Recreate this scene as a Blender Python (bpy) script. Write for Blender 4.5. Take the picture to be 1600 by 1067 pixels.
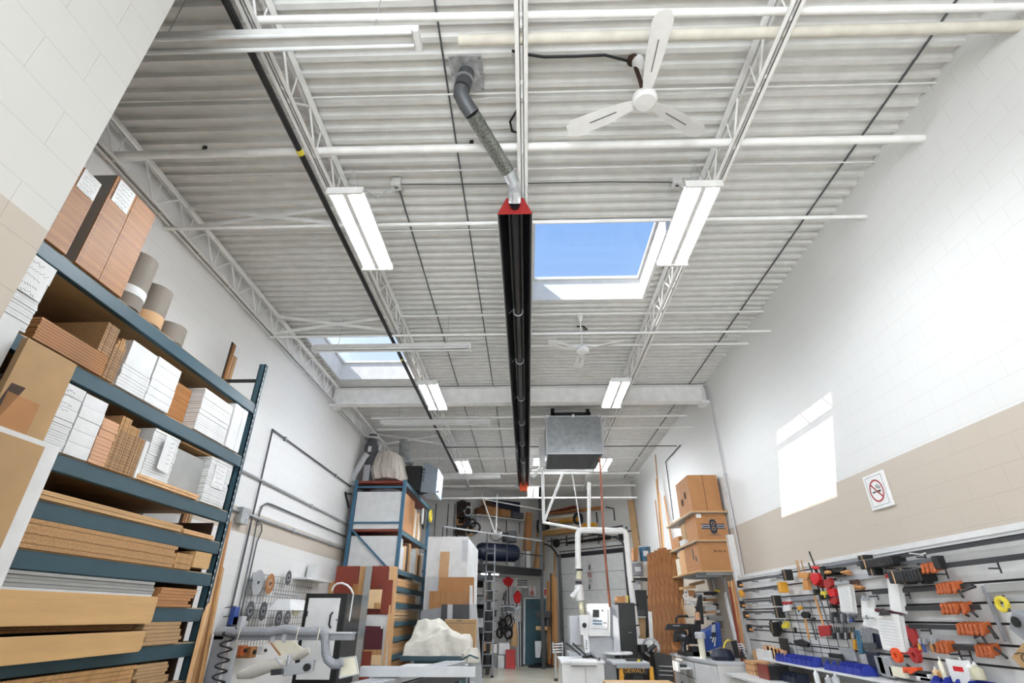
import bpy, math, random
from mathutils import Vector, Matrix
random.seed(7)
for o in list(bpy.data.objects): bpy.data.objects.remove(o)
SC = bpy.context.scene
COL = SC.collection

# ---------------------------------------------------------------- camera
FPX, PITCH, YAW, ROLL, EYE = 801.35, 0.490757, -0.0282, 0.0016, 1.55
_f = Vector((math.sin(YAW)*math.cos(PITCH), math.cos(YAW)*math.cos(PITCH), math.sin(PITCH)))
_r = Vector((math.cos(YAW), -math.sin(YAW), 0)); _u = _r.cross(_f)
RT = _r*math.cos(ROLL)+_u*math.sin(ROLL); UP = -_r*math.sin(ROLL)+_u*math.cos(ROLL); FW = _f
cam = bpy.data.objects.new('camera', bpy.data.cameras.new('camera')); COL.objects.link(cam)
cam.data.sensor_width = 36; cam.data.lens = FPX/1600*36; cam.data.clip_start = 0.05
m = Matrix((RT, UP, -FW)).transposed().to_4x4(); m.translation = Vector((0, 0, EYE)); cam.matrix_world = m
SC.camera = cam
SC.view_settings.view_transform = 'Standard'; SC.view_settings.look = 'None'
SC.view_settings.gamma = 1; SC.view_settings.use_curve_mapping = False
SC.view_settings.exposure = 0.4

# ---------------------------------------------------------------- sky, sun
W = bpy.data.worlds.new('sky'); SC.world = W; W.use_nodes = True
nt = W.node_tree; bg = nt.nodes['Background']
tc = nt.nodes.new('ShaderNodeTexCoord'); sx = nt.nodes.new('ShaderNodeSeparateXYZ'); cr_ = nt.nodes.new('ShaderNodeValToRGB')
nt.links.new(tc.outputs['Generated'], sx.inputs[0]); nt.links.new(sx.outputs['Z'], cr_.inputs[0])
cr_.color_ramp.elements[0].position = 0.0; cr_.color_ramp.elements[0].color = (.75, .88, 1, 1)
cr_.color_ramp.elements[1].position = 0.75; cr_.color_ramp.elements[1].color = (.235, .47, .95, 1)
nt.links.new(cr_.outputs[0], bg.inputs[0]); bg.inputs[1].default_value = .78
sun = bpy.data.objects.new('sun', bpy.data.lights.new('sun', 'SUN')); COL.objects.link(sun)
sun.data.energy = 7; sun.data.angle = 0.006; sun.data.color = (1, .95, .87)
sun.rotation_euler = Vector((1, .42, -.95)).to_track_quat('-Z', 'Y').to_euler(); sun.location = (0, 0, 12)
TUBE_POWER = 122
# added unseen fill light just inside the front wall, behind the camera
front_fill = bpy.data.objects.new('front_window_daylight', bpy.data.lights.new('front_window_daylight', 'AREA')); COL.objects.link(front_fill)
front_fill.data.shape = 'RECTANGLE'; front_fill.data.size = 3.3; front_fill.data.size_y = 4.3; front_fill.data.energy = 410; front_fill.data.color = (.93, .97, 1)
front_fill.location = (-.2, -3.9, 2.5); front_fill.rotation_euler = (math.radians(112), 0, 0)

# ---------------------------------------------------------------- pixel -> place helpers
def P(x, y, X=None, Y=None, Z=None, L=None):
    d = RT*(x-800)+UP*(533.5-y)+FW*FPX
    if X is not None: t = X/d.x
    elif Y is not None: t = Y/d.y
    elif Z is not None: t = (Z-EYE)/d.z
    else:                                   # L = vertical plane through two ground points
        (ax, ay), (bx, by) = L; nx, ny = by-ay, ax-bx
        t = (ax*nx+ay*ny)/(d.x*nx+d.y*ny)
    return Vector((d.x*t, d.y*t, EYE+d.z*t))
def cr(ox, oy, s): return lambda a, b: (ox+a/s, oy+b/s)

# ---------------------------------------------------------------- materials
def lin(h):
    h = h.lstrip('#'); c = [int(h[i:i+2], 16)/255 for i in (0, 2, 4)]
    return tuple(((v+.055)/1.055)**2.4 if v > .04045 else v/12.92 for v in c)+(1,)
MATS = {}
def mat(name, col, rough=.5, metal=0, var=.06, scale=6, bump=0, emit=0, alpha=1, kind=None, col2=None, stretch=(1, 1, 1)):
    m = bpy.data.materials.new(name); m.use_nodes = True; n = m.node_tree.nodes; l = m.node_tree.links
    b = n['Principled BSDF']; b.inputs['Roughness'].default_value = rough; b.inputs['Metallic'].default_value = metal
    c = lin(col); c2 = lin(col2) if col2 else tuple(v*(1-var*2.2) for v in c[:3])+(1,)
    t = n.new('ShaderNodeTexCoord'); mp = n.new('ShaderNodeMapping'); mp.inputs['Scale'].default_value = stretch
    l.new(t.outputs['Object'], mp.inputs[0])
    nz = n.new('ShaderNodeTexNoise'); nz.inputs['Scale'].default_value = scale; nz.inputs['Detail'].default_value = 5
    l.new(mp.outputs[0], nz.inputs['Vector'])
    rp = n.new('ShaderNodeValToRGB'); rp.color_ramp.elements[0].position = .3; rp.color_ramp.elements[1].position = .7
    rp.color_ramp.elements[0].color = c2; rp.color_ramp.elements[1].color = c
    l.new(nz.outputs['Fac'], rp.inputs[0]); l.new(rp.outputs[0], b.inputs['Base Color'])
    if bump:
        bp = n.new('ShaderNodeBump'); bp.inputs['Strength'].default_value = bump; bp.inputs['Distance'].default_value = .004
        l.new(nz.outputs['Fac'], bp.inputs['Height']); l.new(bp.outputs[0], b.inputs['Normal'])
    if emit:
        b.inputs['Emission Color'].default_value = c; b.inputs['Emission Strength'].default_value = emit
    MATS[name] = m; return m
def M(n): return MATS[n]
for a in [('white_paint', '#e2e1df', .55), ('white_metal', '#dddcda', .4), ('deck_paint', '#e0dfdc', .55), ('joist_paint', '#f0efed', .5),
          ('white_board', '#dadad9', .45), ('paper', '#e6e6e4', .8), ('ink', '#55565c', .8), ('black', '#0e0e0f', .5), ('dark_metal', '#2c2d30', .45),
          ('rubber', '#1b1b1c', .7), ('grey_plastic', '#8b8d92', .5), ('light_grey', '#b9bbbe', .5), ('grey_board', '#9a9a97', .6),
          ('teal_paint', '#29454f', .45), ('teal_light', '#44616c', .5), ('blue_steel', '#3a6680', .5), ('red_paint', '#a02322', .5), ('bright_red', '#c9141c', .45),
          ('orange_paint', '#e0521f', .5), ('orange_clamp', '#a34e1d', .5), ('blue_bin', '#2b3a9a', .45), ('blue_tool', '#1d3f86', .45), ('navy', '#101a30', .45),
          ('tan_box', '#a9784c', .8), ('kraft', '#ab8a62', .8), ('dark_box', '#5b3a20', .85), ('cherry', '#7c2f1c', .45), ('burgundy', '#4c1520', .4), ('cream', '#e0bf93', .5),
          ('yellow', '#d8c43c', .5), ('amber', '#d79a22', .45), ('door_teal', '#3f5f68', .5), ('roll_brown', '#71685d', .7), ('roll_tan', '#c39c72', .7),
          ('clear_plastic', '#cfcaae', .3), ('shadow_brown', '#3a2618', .8), ('handle_wood', '#c58a4c', .5), ('pipe_white', '#e9e9e6', .35), ('heater_black', '#17181c', .3)]:
    mat(a[0], a[1], a[2])
mat('steel', '#b2b5b8', .5, .45, var=.08); mat('galv', '#b4b7b8', .45, .45, var=.18, scale=9, bump=.2); mat('dark_steel', '#5c5e61', .5, .4); mat('furnace_steel', '#9fadb9', .4, .3, var=.05)
mat('foil', '#dcdde0', .35, .55, var=.25, scale=14, bump=1.0); mat('old_flex', '#8d8f88', .5, .6, var=.35, scale=60, bump=1.0)
mat('copper', '#8a5542', .45, .5)
mat('floor_paint', '#c6c0b0', .25, var=.1, scale=1.2)
mat('maple', '#c39c69', .45, var=.07, scale=3, stretch=(1, .5, 6)); mat('maple_v', '#cba064', .45, var=.08, scale=3, stretch=(6, 6, .6))
mat('melamine_wood', '#a06c3a', .55, var=.16, scale=3.5, stretch=(2, .6, 9)); mat('oak', '#a5723c', .5, var=.16, scale=4, stretch=(6, 6, .5))
mat('walnut_oak', '#ad7744', .5, var=.22, scale=4, stretch=(9, 9, .45), col2='#7d4d28')
mat('particle', '#b98f62', .85, var=.22, scale=90, bump=.3); mat('particle_dark', '#8a6038', .85, var=.22, scale=80)
mat('plywood', '#c09b6d', .7, var=.1, scale=5, stretch=(1, 1, 30)); mat('plank', '#b98d5a', .6, var=.16, scale=3, stretch=(8, 8, .5))
mat('cloth', '#cfcabe', .95, var=.08, scale=8, bump=.4); mat('plastic_bag', '#d3cbc0', .55, var=.06, scale=5)
mat('ivory', '#e8e2cc', .5); mat('pink_wood', '#c99a77', .5); mat('oak_light', '#d9ab7a', .5, var=.1, scale=3, stretch=(5, 5, .5))
mat('tube_glow', '#f1f7ff', .4, emit=TUBE_POWER, var=0); mat('door_grey', '#d3d3d1', .5); mat('added_dim_glow', '#f1f7ff', .4, emit=14, var=0); mat('tube_off', '#e4e6e6', .25); mat('reflector', '#e9ebee', .35)
def glassmat(name, col, mixf):
    m = bpy.data.materials.new(name); m.use_nodes = True; n = m.node_tree.nodes; l = m.node_tree.links; n.clear()
    o = n.new('ShaderNodeOutputMaterial'); a = n.new('ShaderNodeBsdfTransparent'); g = n.new('ShaderNodeBsdfGlossy'); x = n.new('ShaderNodeMixShader')
    a.inputs[0].default_value = col; g.inputs['Roughness'].default_value = .05; x.inputs[0].default_value = mixf
    l.new(a.outputs[0], x.inputs[1]); l.new(g.outputs[0], x.inputs[2]); l.new(x.outputs[0], o.inputs[0]); MATS[name] = m
glassmat('dome_glass', (.96, .98, 1, 1), .03)
glassmat('haze_glass', (.90, .93, .96, 1), .10)
m = bpy.data.materials.new('hazy_dome'); m.use_nodes = True; n = m.node_tree.nodes; l = m.node_tree.links; n.clear()
o = n.new('ShaderNodeOutputMaterial'); a = n.new('ShaderNodeBsdfTransparent'); g = n.new('ShaderNodeBsdfTranslucent'); x = n.new('ShaderNodeMixShader')
x.inputs[0].default_value = .22; l.new(a.outputs[0], x.inputs[1]); l.new(g.outputs[0], x.inputs[2]); l.new(x.outputs[0], o.inputs[0]); MATS['hazy_dome'] = m
# painted block wall: coursed blocks, paint colour by height (a painted band)
def blockwall(name, axis, bands):
    m = bpy.data.materials.new(name); m.use_nodes = True; n = m.node_tree.nodes; l = m.node_tree.links; b = n['Principled BSDF']
    b.inputs['Roughness'].default_value = .6
    t = n.new('ShaderNodeTexCoord'); s = n.new('ShaderNodeSeparateXYZ'); l.new(t.outputs['Object'], s.inputs[0])
    c = n.new('ShaderNodeCombineXYZ'); l.new(s.outputs[axis], c.inputs[0]); l.new(s.outputs['Z'], c.inputs[1])
    br = n.new('ShaderNodeTexBrick'); br.inputs['Scale'].default_value = 1; br.inputs['Brick Width'].default_value = .4064; br.inputs['Row Height'].default_value = .2032
    br.inputs['Mortar Size'].default_value = .003; br.inputs['Mortar Smooth'].default_value = .6; br.offset = .5
    l.new(c.outputs[0], br.inputs['Vector'])
    rp = n.new('ShaderNodeValToRGB'); rp.color_ramp.interpolation = 'CONSTANT'; e = rp.color_ramp.elements
    dv = n.new('ShaderNodeMath'); dv.operation = 'DIVIDE'; dv.inputs[1].default_value = 6.5; l.new(s.outputs['Z'], dv.inputs[0]); l.new(dv.outputs[0], rp.inputs[0])
    while len(e) < len(bands): e.new(.5)
    for k, (z, h) in enumerate(bands): e[k].position = z/6.5; e[k].color = lin(h)
    nz = n.new('ShaderNodeTexNoise'); nz.inputs['Scale'].default_value = 40; nz.inputs['Detail'].default_value = 6
    mx = n.new('ShaderNodeMix'); mx.data_type = 'RGBA'; mx.blend_type = 'MULTIPLY'
    lo = n.new('ShaderNodeMapRange'); lo.inputs['To Min'].default_value = 0; lo.inputs['To Max'].default_value = .28; l.new(br.outputs['Fac'], lo.inputs[0]); l.new(lo.outputs[0], mx.inputs[0])
    l.new(rp.outputs[0], mx.inputs[6]); mx.inputs[7].default_value = (.55, .52, .48, 1); l.new(mx.outputs[2], b.inputs['Base Color'])
    iv = n.new('ShaderNodeMath'); iv.operation = 'MULTIPLY_ADD'; iv.inputs[1].default_value = -1.5; l.new(br.outputs['Fac'], iv.inputs[0]); l.new(nz.outputs['Fac'], iv.inputs[2])
    bp = n.new('ShaderNodeBump'); bp.inputs['Strength'].default_value = .35; bp.inputs['Distance'].default_value = .003; l.new(iv.outputs[0], bp.inputs['Height']); l.new(bp.outputs[0], b.inputs['Normal'])
    MATS[name] = m
WHITE, BEIGE = '#e3e2e0', '#c2b7a9'
blockwall('block_right', 'Y', [(0, '#b7ac9e'), (3.0, '#d6d5d2')])
blockwall('block_left', 'Y', [(0, '#dad8d5'), (2.60, BEIGE), (2.92, WHITE)])
blockwall('block_part', 'Y', [(0, '#aaa093'), (2.93, '#b9b7b2')])  # wall paint darkened here, with the partition's shade put into the colour
blockwall('block_back', 'X', [(0, '#d2d0cc')])

# ---------------------------------------------------------------- geometry builder
class G:
    def __init__(s): s.v = []; s.f = []; s.sm = False
    def add(s, vs, fs):
        k = len(s.v); s.v += [Vector(p) for p in vs]; s.f += [tuple(i+k for i in f) for f in fs]; return s
    def hexa(s, a): return s.add(a, [(0, 3, 2, 1), (4, 5, 6, 7), (0, 1, 5, 4), (1, 2, 6, 5), (2, 3, 7, 6), (3, 0, 4, 7)])
    def box(s, x0, x1, y0, y1, z0, z1):
        x0, x1 = sorted((x0, x1)); y0, y1 = sorted((y0, y1)); z0, z1 = sorted((z0, z1))
        return s.hexa([(x0, y0, z0), (x1, y0, z0), (x1, y1, z0), (x0, y1, z0), (x0, y0, z1), (x1, y0, z1), (x1, y1, z1), (x0, y1, z1)])
    def slab(s, p4, vec):
        p4 = [Vector(p) for p in p4]; vec = Vector(vec); return s.hexa(p4+[p+vec for p in p4])
    def poly(s, pts, vec):
        pts = [Vector(p) for p in pts]; vec = Vector(vec); n = len(pts)
        return s.add(pts+[p+vec for p in pts], [tuple(range(n))[::-1], tuple(range(n, 2*n))]+[(i, (i+1) % n, n+(i+1) % n, n+i) for i in range(n)])
    def bar(s, a, b, w, h, up=(0, 0, 1)):
        a = Vector(a); b = Vector(b); d = (b-a).normalized(); up = Vector(up)
        if abs(d.dot(up)) > .98: up = Vector((0, 1, 0))
        sd = d.cross(up).normalized(); u = sd.cross(d).normalized()
        q = [(-w/2, -h/2), (w/2, -h/2), (w/2, h/2), (-w/2, h/2)]
        return s.hexa([a+sd*i+u*j for i, j in q]+[b+sd*i+u*j for i, j in q])
    def tube(s, pts, r, n=8, r1=None, cap=True):
        pts = [Vector(p) for p in pts]; N = len(pts); ks = len(s.v); vs = []; prev = None
        for i, p in enumerate(pts):
            d = (pts[min(i+1, N-1)]-pts[max(i-1, 0)]).normalized()
            if prev is None:
                up = Vector((0, 0, 1)) if abs(d.z) < .9 else Vector((1, 0, 0)); a = d.cross(up).normalized()
            else: a = (prev-d*prev.dot(d)).normalized()
            prev = a; b = d.cross(a)
            rr = r if not isinstance(r, (list, tuple)) else r[i]
            if r1 is not None: rr = r+(r1-r)*i/(N-1)
            vs += [p+(a*math.cos(t)+b*math.sin(t))*rr for t in [2*math.pi*k/n for k in range(n)]]
        fs = [(i*n+k, i*n+(k+1) % n, (i+1)*n+(k+1) % n, (i+1)*n+k) for i in range(N-1) for k in range(n)]
        if cap: fs += [tuple(range(n))[::-1], tuple((N-1)*n+k for k in range(n))]
        return s.add(vs, fs)
    def lathe(s, prof, c, axis=(0, 0, 1), n=16):
        ax = Vector(axis).normalized(); c = Vector(c); up = Vector((1, 0, 0)) if abs(ax.x) < .9 else Vector((0, 1, 0))
        a = ax.cross(up).normalized(); b = ax.cross(a); vs = []
        for r, h in prof: vs += [c+ax*h+(a*math.cos(t)+b*math.sin(t))*max(r, 1e-4) for t in [2*math.pi*k/n for k in range(n)]]
        N = len(prof)
        return s.add(vs, [(i*n+k, i*n+(k+1) % n, (i+1)*n+(k+1) % n, (i+1)*n+k) for i in range(N-1) for k in range(n)]+[tuple(range(n))[::-1], tuple((N-1)*n+k for k in range(n))])
    def disc(s, c, r, t, axis, n=20): return s.lathe([(r, 0), (r, t)], c, axis, n)
    def ring(s, c, r, w, t, axis, n=28):
        ax = Vector(axis).normalized(); c = Vector(c); up = Vector((0, 0, 1)) if abs(ax.z) < .9 else Vector((0, 1, 0)); a = ax.cross(up).normalized(); b = ax.cross(a)
        vs = []
        for k in range(n):
            q = a*math.cos(2*math.pi*k/n)+b*math.sin(2*math.pi*k/n); vs += [c+q*(r-w/2), c+q*(r+w/2), c+q*(r+w/2)+ax*t, c+q*(r-w/2)+ax*t]
        return s.add(vs, [(4*k+j, 4*((k+1) % n)+j, 4*((k+1) % n)+(j+1) % 4, 4*k+(j+1) % 4) for k in range(n) for j in range(4)])
    def smooth(s): s.sm = True; return s
def mkmesh(name, g, mt, org, sm=False, bev=0):
    me = bpy.data.meshes.new(name); me.from_pydata([tuple(v-org) for v in g.v], [], g.f); me.validate(); me.update()
    me.materials.append(M(mt))
    if sm or g.sm:
        for p in me.polygons: p.use_smooth = True
    o = bpy.data.objects.new(name, me); COL.objects.link(o)
    if g.sm:
        md = o.modifiers.new('s', 'EDGE_SPLIT'); md.split_angle = .7
    if bev:
        b = o.modifiers.new('b', 'BEVEL'); b.width = bev; b.segments = 2; b.limit_method = 'ANGLE'
    return o
def props(o, label, cat, group=None):
    o['label'] = label; o['category'] = cat
    if group: o['group'] = group
def base(gs):
    vs = [v for g in gs for v in g.v]
    return Vector(((min(v.x for v in vs)+max(v.x for v in vs))/2, (min(v.y for v in vs)+max(v.y for v in vs))/2, min(v.z for v in vs)))
def solo(name, g, mt, label, cat, group=None, bev=0):
    org = base([g]); o = mkmesh(name, g, mt, org, bev=bev); o.location = org; props(o, label, cat, group); return o
def struct(name, g, mt, parent=None):
    org = Vector((0, 0, 0)); o = mkmesh(name, g, mt, org)
    if parent: o.parent = parent
    else: o['kind'] = 'structure'
    return o
class T:
    def __init__(s, name, label, cat, group=None): s.a = (name, label, cat, group); s.p = []
    def part(s, name, mt, up=None, label=None, bev=0, stuff=False):
        g = G(); s.p.append([name, mt, g, up, label, bev, stuff, None]); return g
    def done(s, org=None):
        org = Vector(org) if org else base([q[2] for q in s.p if q[2].v])
        if len(s.p) == 1:
            q = s.p[0]; o = mkmesh(s.a[0], q[2], q[1], org, bev=q[5]); o.location = org; props(o, *s.a[1:]); return o
        r = bpy.data.objects.new(s.a[0], None); r.empty_display_size = .1; COL.objects.link(r); r.location = org; props(r, *s.a[1:]); mp = {}
        for q in s.p:
            if not q[2].v: continue
            o = mkmesh(q[0], q[2], q[1], org, bev=q[5]); o.parent = mp.get(id(q[3]), r); mp[id(q[2])] = o
            if q[4]: o['label'] = q[4]
            if q[6]: o['kind'] = 'stuff'
        return r
def attach(o, parent):
    """turn a finished object (or a thing's parts) into parts of another thing"""
    ms = [o] if o.type == 'MESH' else list(o.children)
    off = Vector(o.location)
    for m_ in ms:
        m_.parent = parent; m_.location = (off if m_ is o else off+m_.location)-parent.location
        for k_ in ('label', 'category', 'group'):
            if k_ in m_: del m_[k_]
    if o.type != 'MESH': bpy.data.objects.remove(o)
def dup(o, loc=None, delta=None, rz=None, label=None, scale=None):
    def cp(a, par):
        c = a.copy(); COL.objects.link(c); c.parent = par
        for ch in [k for k in bpy.data.objects if k.parent == a]: cp(ch, c)
        return c
    kids = o.children
    c = o.copy(); COL.objects.link(c)
    for ch in list(kids):
        d = ch.copy(); COL.objects.link(d); d.parent = c
        for gc in list(ch.children):
            e = gc.copy(); COL.objects.link(e); e.parent = d
    if loc is not None: c.location = loc
    if delta is not None: c.location = o.location+Vector(delta)
    if rz is not None: c.rotation_euler.z = rz
    if scale is not None: c.scale = scale
    if label: c['label'] = label
    return c
def textpart(body, size, loc, rot, mt, parent, name='lettering', align='CENTER', ext=.0008):
    cu = bpy.data.curves.new(name, 'FONT'); cu.body = body; cu.size = size; cu.extrude = ext; cu.align_x = align; cu.align_y = 'CENTER'
    o = bpy.data.objects.new(name, cu); COL.objects.link(o); cu.materials.append(M(mt)); o.rotation_euler = rot
    par = parent; off = Vector((0, 0, 0))
    while par is not None: off += par.location; par = par.parent
    bpy.context.view_layer.update(); me = bpy.data.meshes.new_from_object(o); me.name = name; o2 = bpy.data.objects.new(name, me); COL.objects.link(o2)
    o2.rotation_euler = rot; o2.parent = parent; o2.location = Vector(loc)-off; bpy.data.objects.remove(o); return o2
def scribble(g, o, u, v, w, h, rows, t=.0012, n=None, seed=1):
    """handwritten lines on a plane: o corner, u right, v down, n outward"""
    rd = random.Random(seed); o = Vector(o); u = Vector(u); v = Vector(v); n = Vector(n)
    for r in range(rows):
        x = w*rd.uniform(.06, .2); y = h*(r+.6)/rows
        while x < w*rd.uniform(.72, .95):
            L = w*rd.uniform(.03, .09); p = o+u*x+v*(y+rd.uniform(-.1, .1)*h/rows); q = p+u*L+v*(rd.uniform(-.35, .35)*h/rows)
            g.bar(p+n*t, q+n*t, h/rows*.05, t*2, up=n); x += L+w*rd.uniform(.01, .03)
ORD = ['first', 'second', 'third', 'fourth', 'fifth', 'sixth', 'seventh', 'eighth', 'ninth', 'tenth', 'eleventh', 'twelfth', 'thirteenth', 'fourteenth', 'fifteenth', 'sixteenth', 'seventeenth', 'eighteenth', 'nineteenth', 'twentieth']+['twenty-'+q for q in ('first', 'second', 'third', 'fourth', 'fifth', 'sixth', 'seventh', 'eighth', 'ninth')]+['thirtieth']
def fit(l, a, b):
    return l+', '+a if len((l+' '+a).split()) <= 16 else l+', '+b
ZD, ZT, ZB = 5.97, 5.92, 5.55
XL, XW = -4.2, 3.87

# ---------------------------------------------------------------- room shell
BK = [(-4.2, 20.6), (-2.1, 20.6), (.6, 22.9), (3.87, 19.5)]
struct('floor', G().box(-4.4, 4.1, -4.2, 24, -.12, 0), 'floor_paint')
struct('wall_left', G().box(XL-.2, XL, -4.2, 20.8, 0, 6.05), 'block_left')
struct('wall_right', G().box(XW, XW+.2, -4.2, 20.8, 0, 6.05), 'block_right')
def wallseg(name, a, b, z0=0, z1=6.05):
    a = Vector((*a, 0)); b = Vector((*b, 0)); d = (b-a).normalized(); n = Vector((-d.y, d.x, 0))
    g = G().slab([a+Vector((0, 0, z0)), b+Vector((0, 0, z0)), b+n*.2+Vector((0, 0, z0)), a+n*.2+Vector((0, 0, z0))], (0, 0, z1-z0)); return struct(name, g, 'block_back')
wallseg('wall_back', BK[0], BK[1]); wallseg('wall_back_left', BK[1], BK[2]); wallseg('wall_back_right', BK[2], BK[3])
# front wall behind the camera with a window added for the fill light
g = G()
for x0, x1, z0, z1 in [(-4.2, 3.87, 0, .3), (-4.2, 3.87, 4.7, 6.05), (-4.2, -1.9, .3, 4.7), (1.5, 3.87, .3, 4.7)]: g.box(x0, x1, -4.2, -4.0, z0, z1)
struct('wall_front', g, 'block_back')
g = G().box(-1.9, -1.82, -4.17, -4.07, .3, 4.7).box(1.42, 1.5, -4.17, -4.07, .3, 4.7).box(-1.9, 1.5, -4.17, -4.07, .3, .38).box(-1.9, 1.5, -4.17, -4.07, 4.62, 4.7)
for k in range(1, 3): g.box(-1.9+k*1.133-.025, -1.9+k*1.133+.025, -4.16, -4.08, .3, 4.7)
w = struct('added_window_1', g, 'dark_metal'); struct('added_window_pane', G().box(-1.9, 1.5, -4.13, -4.12, .3, 4.7), 'dome_glass', w)
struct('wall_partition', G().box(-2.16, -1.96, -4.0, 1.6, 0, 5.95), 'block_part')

# roof deck: ribbed steel, ribs along X, two skylight openings
SKY = [(.13, 1.86, 5.07, 6.88), (-3.93, -2.30, 8.02, 9.88)]
def deck():
    g = G(); y = -4.2; p = .1524; prof = [(0, 0), (.048, 0), (.060, .048), (.140, .048), (.1524, 0)]
    while y < 23:
        for (a, za), (b, zb) in zip(prof, prof[1:]):
            ya, yb = y+a, y+b; cuts = [XL]
            segs = [(XL-.1, XW+.1)]
            for x0, x1, y0, y1 in SKY:
                if yb > y0+.01 and ya < y1-.01:
                    ns = []
                    for s0, s1 in segs:
                        if s0 < x0 and s1 > x1: ns += [(s0, x0), (x1, s1)]
                        else: ns.append((s0, s1))
                    segs = ns
            for s0, s1 in segs:
                g.add([(s0, ya, ZD+za), (s1, ya, ZD+za), (s1, yb, ZD+zb), (s0, yb, ZD+zb)], [(0, 3, 2, 1)])
        y += p
    return g
struct('ceiling', deck(), 'deck_paint')
# insulation and roofing above the deck
def roofslab():
    g = G(); z0, z1 = 6.025, 6.12; SK = [(a-.045, b+.045, c-.045, d+.045) for a, b, c, d in SKY]; xs = sorted({-4.4, 4.1, SK[0][0], SK[0][1], SK[1][0], SK[1][1]}); ys = sorted({-4.2, 24, SK[0][2], SK[0][3], SK[1][2], SK[1][3]})
    for a, b in zip(xs, xs[1:]):
        for c, d in zip(ys, ys[1:]):
            if not any(a >= s[0]-1e-6 and b <= s[1]+1e-6 and c >= s[2]-1e-6 and d <= s[3]+1e-6 for s in SK): g.box(a, b, c, d, z0, z1)
    return g
struct('ceiling_roofing', roofslab(), 'light_grey')
for k, (x0, x1, y0, y1) in enumerate(SKY):
    t = T('skylight', ['large clear skylight well right of the black heater tube showing blue sky', 'hazy skylight well by the left wall behind the strip light'][k], 'skylight')
    w = t.part('curb', 'white_board'); h = 6.34
    for a in ((x0-.04, x0, y0-.04, y1+.04), (x1, x1+.04, y0-.04, y1+.04), (x0, x1, y0-.04, y0), (x0, x1, y1, y1+.04)): w.box(a[0], a[1], a[2], a[3], ZD-.005, h)
    f = t.part('frame', 'white_metal')
    for a in ((x0-.05, x0+.035, y0-.05, y1+.05), (x1-.035, x1+.05, y0-.05, y1+.05), (x0+.035, x1-.035, y0-.05, y0+.035), (x0+.035, x1-.035, y1-.035, y1+.05)): f.box(a[0], a[1], a[2], a[3], h, h+.05)
    gl = t.part('dome', ['dome_glass', 'hazy_dome'][k])
    nx, ny = 8, 8; vs = []
    for i in range(nx+1):
        for j in range(ny+1):
            u, v = i/nx, j/ny; vs.append((x0+(x1-x0)*u, y0+(y1-y0)*v, h+.05+.16*(1-(2*u-1)**4)*(1-(2*v-1)**4)))
    gl.add(vs, [(i*(ny+1)+j, (i+1)*(ny+1)+j, (i+1)*(ny+1)+j+1, i*(ny+1)+j+1) for i in range(nx) for j in range(ny)])
    t.done()

# ---------------------------------------------------------------- big beam and joists
BY = 10.36
t = T('roof_beam', 'deep white steel beam crossing the whole room under the deck', 'beam')
t.part('beam_section', 'joist_paint').box(XL, XW, BY-.11, BY+.11, 5.56, 5.575).box(XL, XW, BY-.11, BY+.11, 5.915, 5.93).box(XL, XW, BY-.008, BY+.008, 5.57, 5.92)
g = t.part('end_plate', 'joist_paint')
for x in (-4.14, -2.06, 0, 2.05, 3.8): g.box(x-.008, x+.008, BY-.1, BY+.1, 5.57, 5.92)
t.part('bearing_plate', 'joist_paint').box(XL, XL+.16, BY-.14, BY+.14, 5.50, 5.56)
t.part('bearing_plate', 'joist_paint').box(XW-.16, XW, BY-.14, BY+.14, 5.50, 5.56)
t.done()
def joist(X, y0, y1, label, xo=0):
    t = T('roof_joist', label, 'joist', 'open web roof joists')
    a = t.part('top_chord', 'joist_paint'); b = t.part('bottom_chord', 'joist_paint')
    for s in (-1, 1):
        for gg, z, zz in ((a, ZT, 1), (b, ZB, -1)):
            gg.box(X+s*.012, X+s*.052, y0, y1, z, z+.006); gg.box(X+s*.012, X+s*.018, y0, y1, z-(.034 if zz > 0 else 0), z+(.034 if zz < 0 else 0))
    w = t.part('web', 'joist_paint'); L = .61; n = int((y1-y0-.3)/L); y = y0+.15
    for k in range(n):
        w.tube([(X, y, ZT-.01), (X, y+L/2, ZB+.01)], .011, 8); w.tube([(X, y+L/2, ZB+.01), (X, y+L, ZT-.01)], .011, 8); w.tube([(X, y+L/2, ZB+.01), (X, y+L/2, ZT)], .008, 6); y += L
    g = t.part('chord_spacer', 'joist_paint')
    y = y0+.4
    while y < y1: g.box(X-.012, X+.012, y, y+.03, ZB+.002, ZB+.010); y += .75
    return t.done()
for X, nm in ((-4.09, 'against the left wall'), (-2.06, 'over the left row of lights'), (.0, 'over the black heater tube'), (2.05, 'over the right row of lights')):
    joist(X, -3.6, 10.24, 'white open web joist %s, in front of the big beam' % nm)
    joist(X, 10.48, 18.8, 'white open web joist %s, behind the big beam' % nm)

# ---------------------------------------------------------------- cross pipes, rods, conduits
def xpipe(px, py, z, r, x0, x1, label, name='cross_pipe', cat='pipe', mt='joist_paint', group='white pipes crossing below the deck', sock=None):
    y = P(px, py, Z=z).y; g = G().tube([(x0, y, z), (x1, y, z)], r, 10).smooth()
    return solo(name, g, mt, label, cat, group)
CC = cr(1000, 0, 2.667)
xpipe(850, 144, 5.945, .008, XL, XW, 'thin white rod under the deck, nearest one in front of the first lights', 'bridging_rod', 'rod', group='thin bridging rods')
xpipe(850, 263, 5.945, .008, XL, XW, 'thin white rod under the deck, just in front of the first pair of lights', 'bridging_rod', 'rod', group='thin bridging rods')
xpipe(667, 360, 5.945, .008, XL, .0, 'thin white rod under the deck behind the first left light', 'bridging_rod', 'rod', group='thin bridging rods')
xpipe(1225, 221, 5.62, .040, XL, XW, 'thick white sprinkler pipe crossing between fan and first lights')
xpipe(850, 347, 5.53, .022, XL, XW, 'white cross pipe behind the first pair of lights, in front of the skylight')
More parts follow.
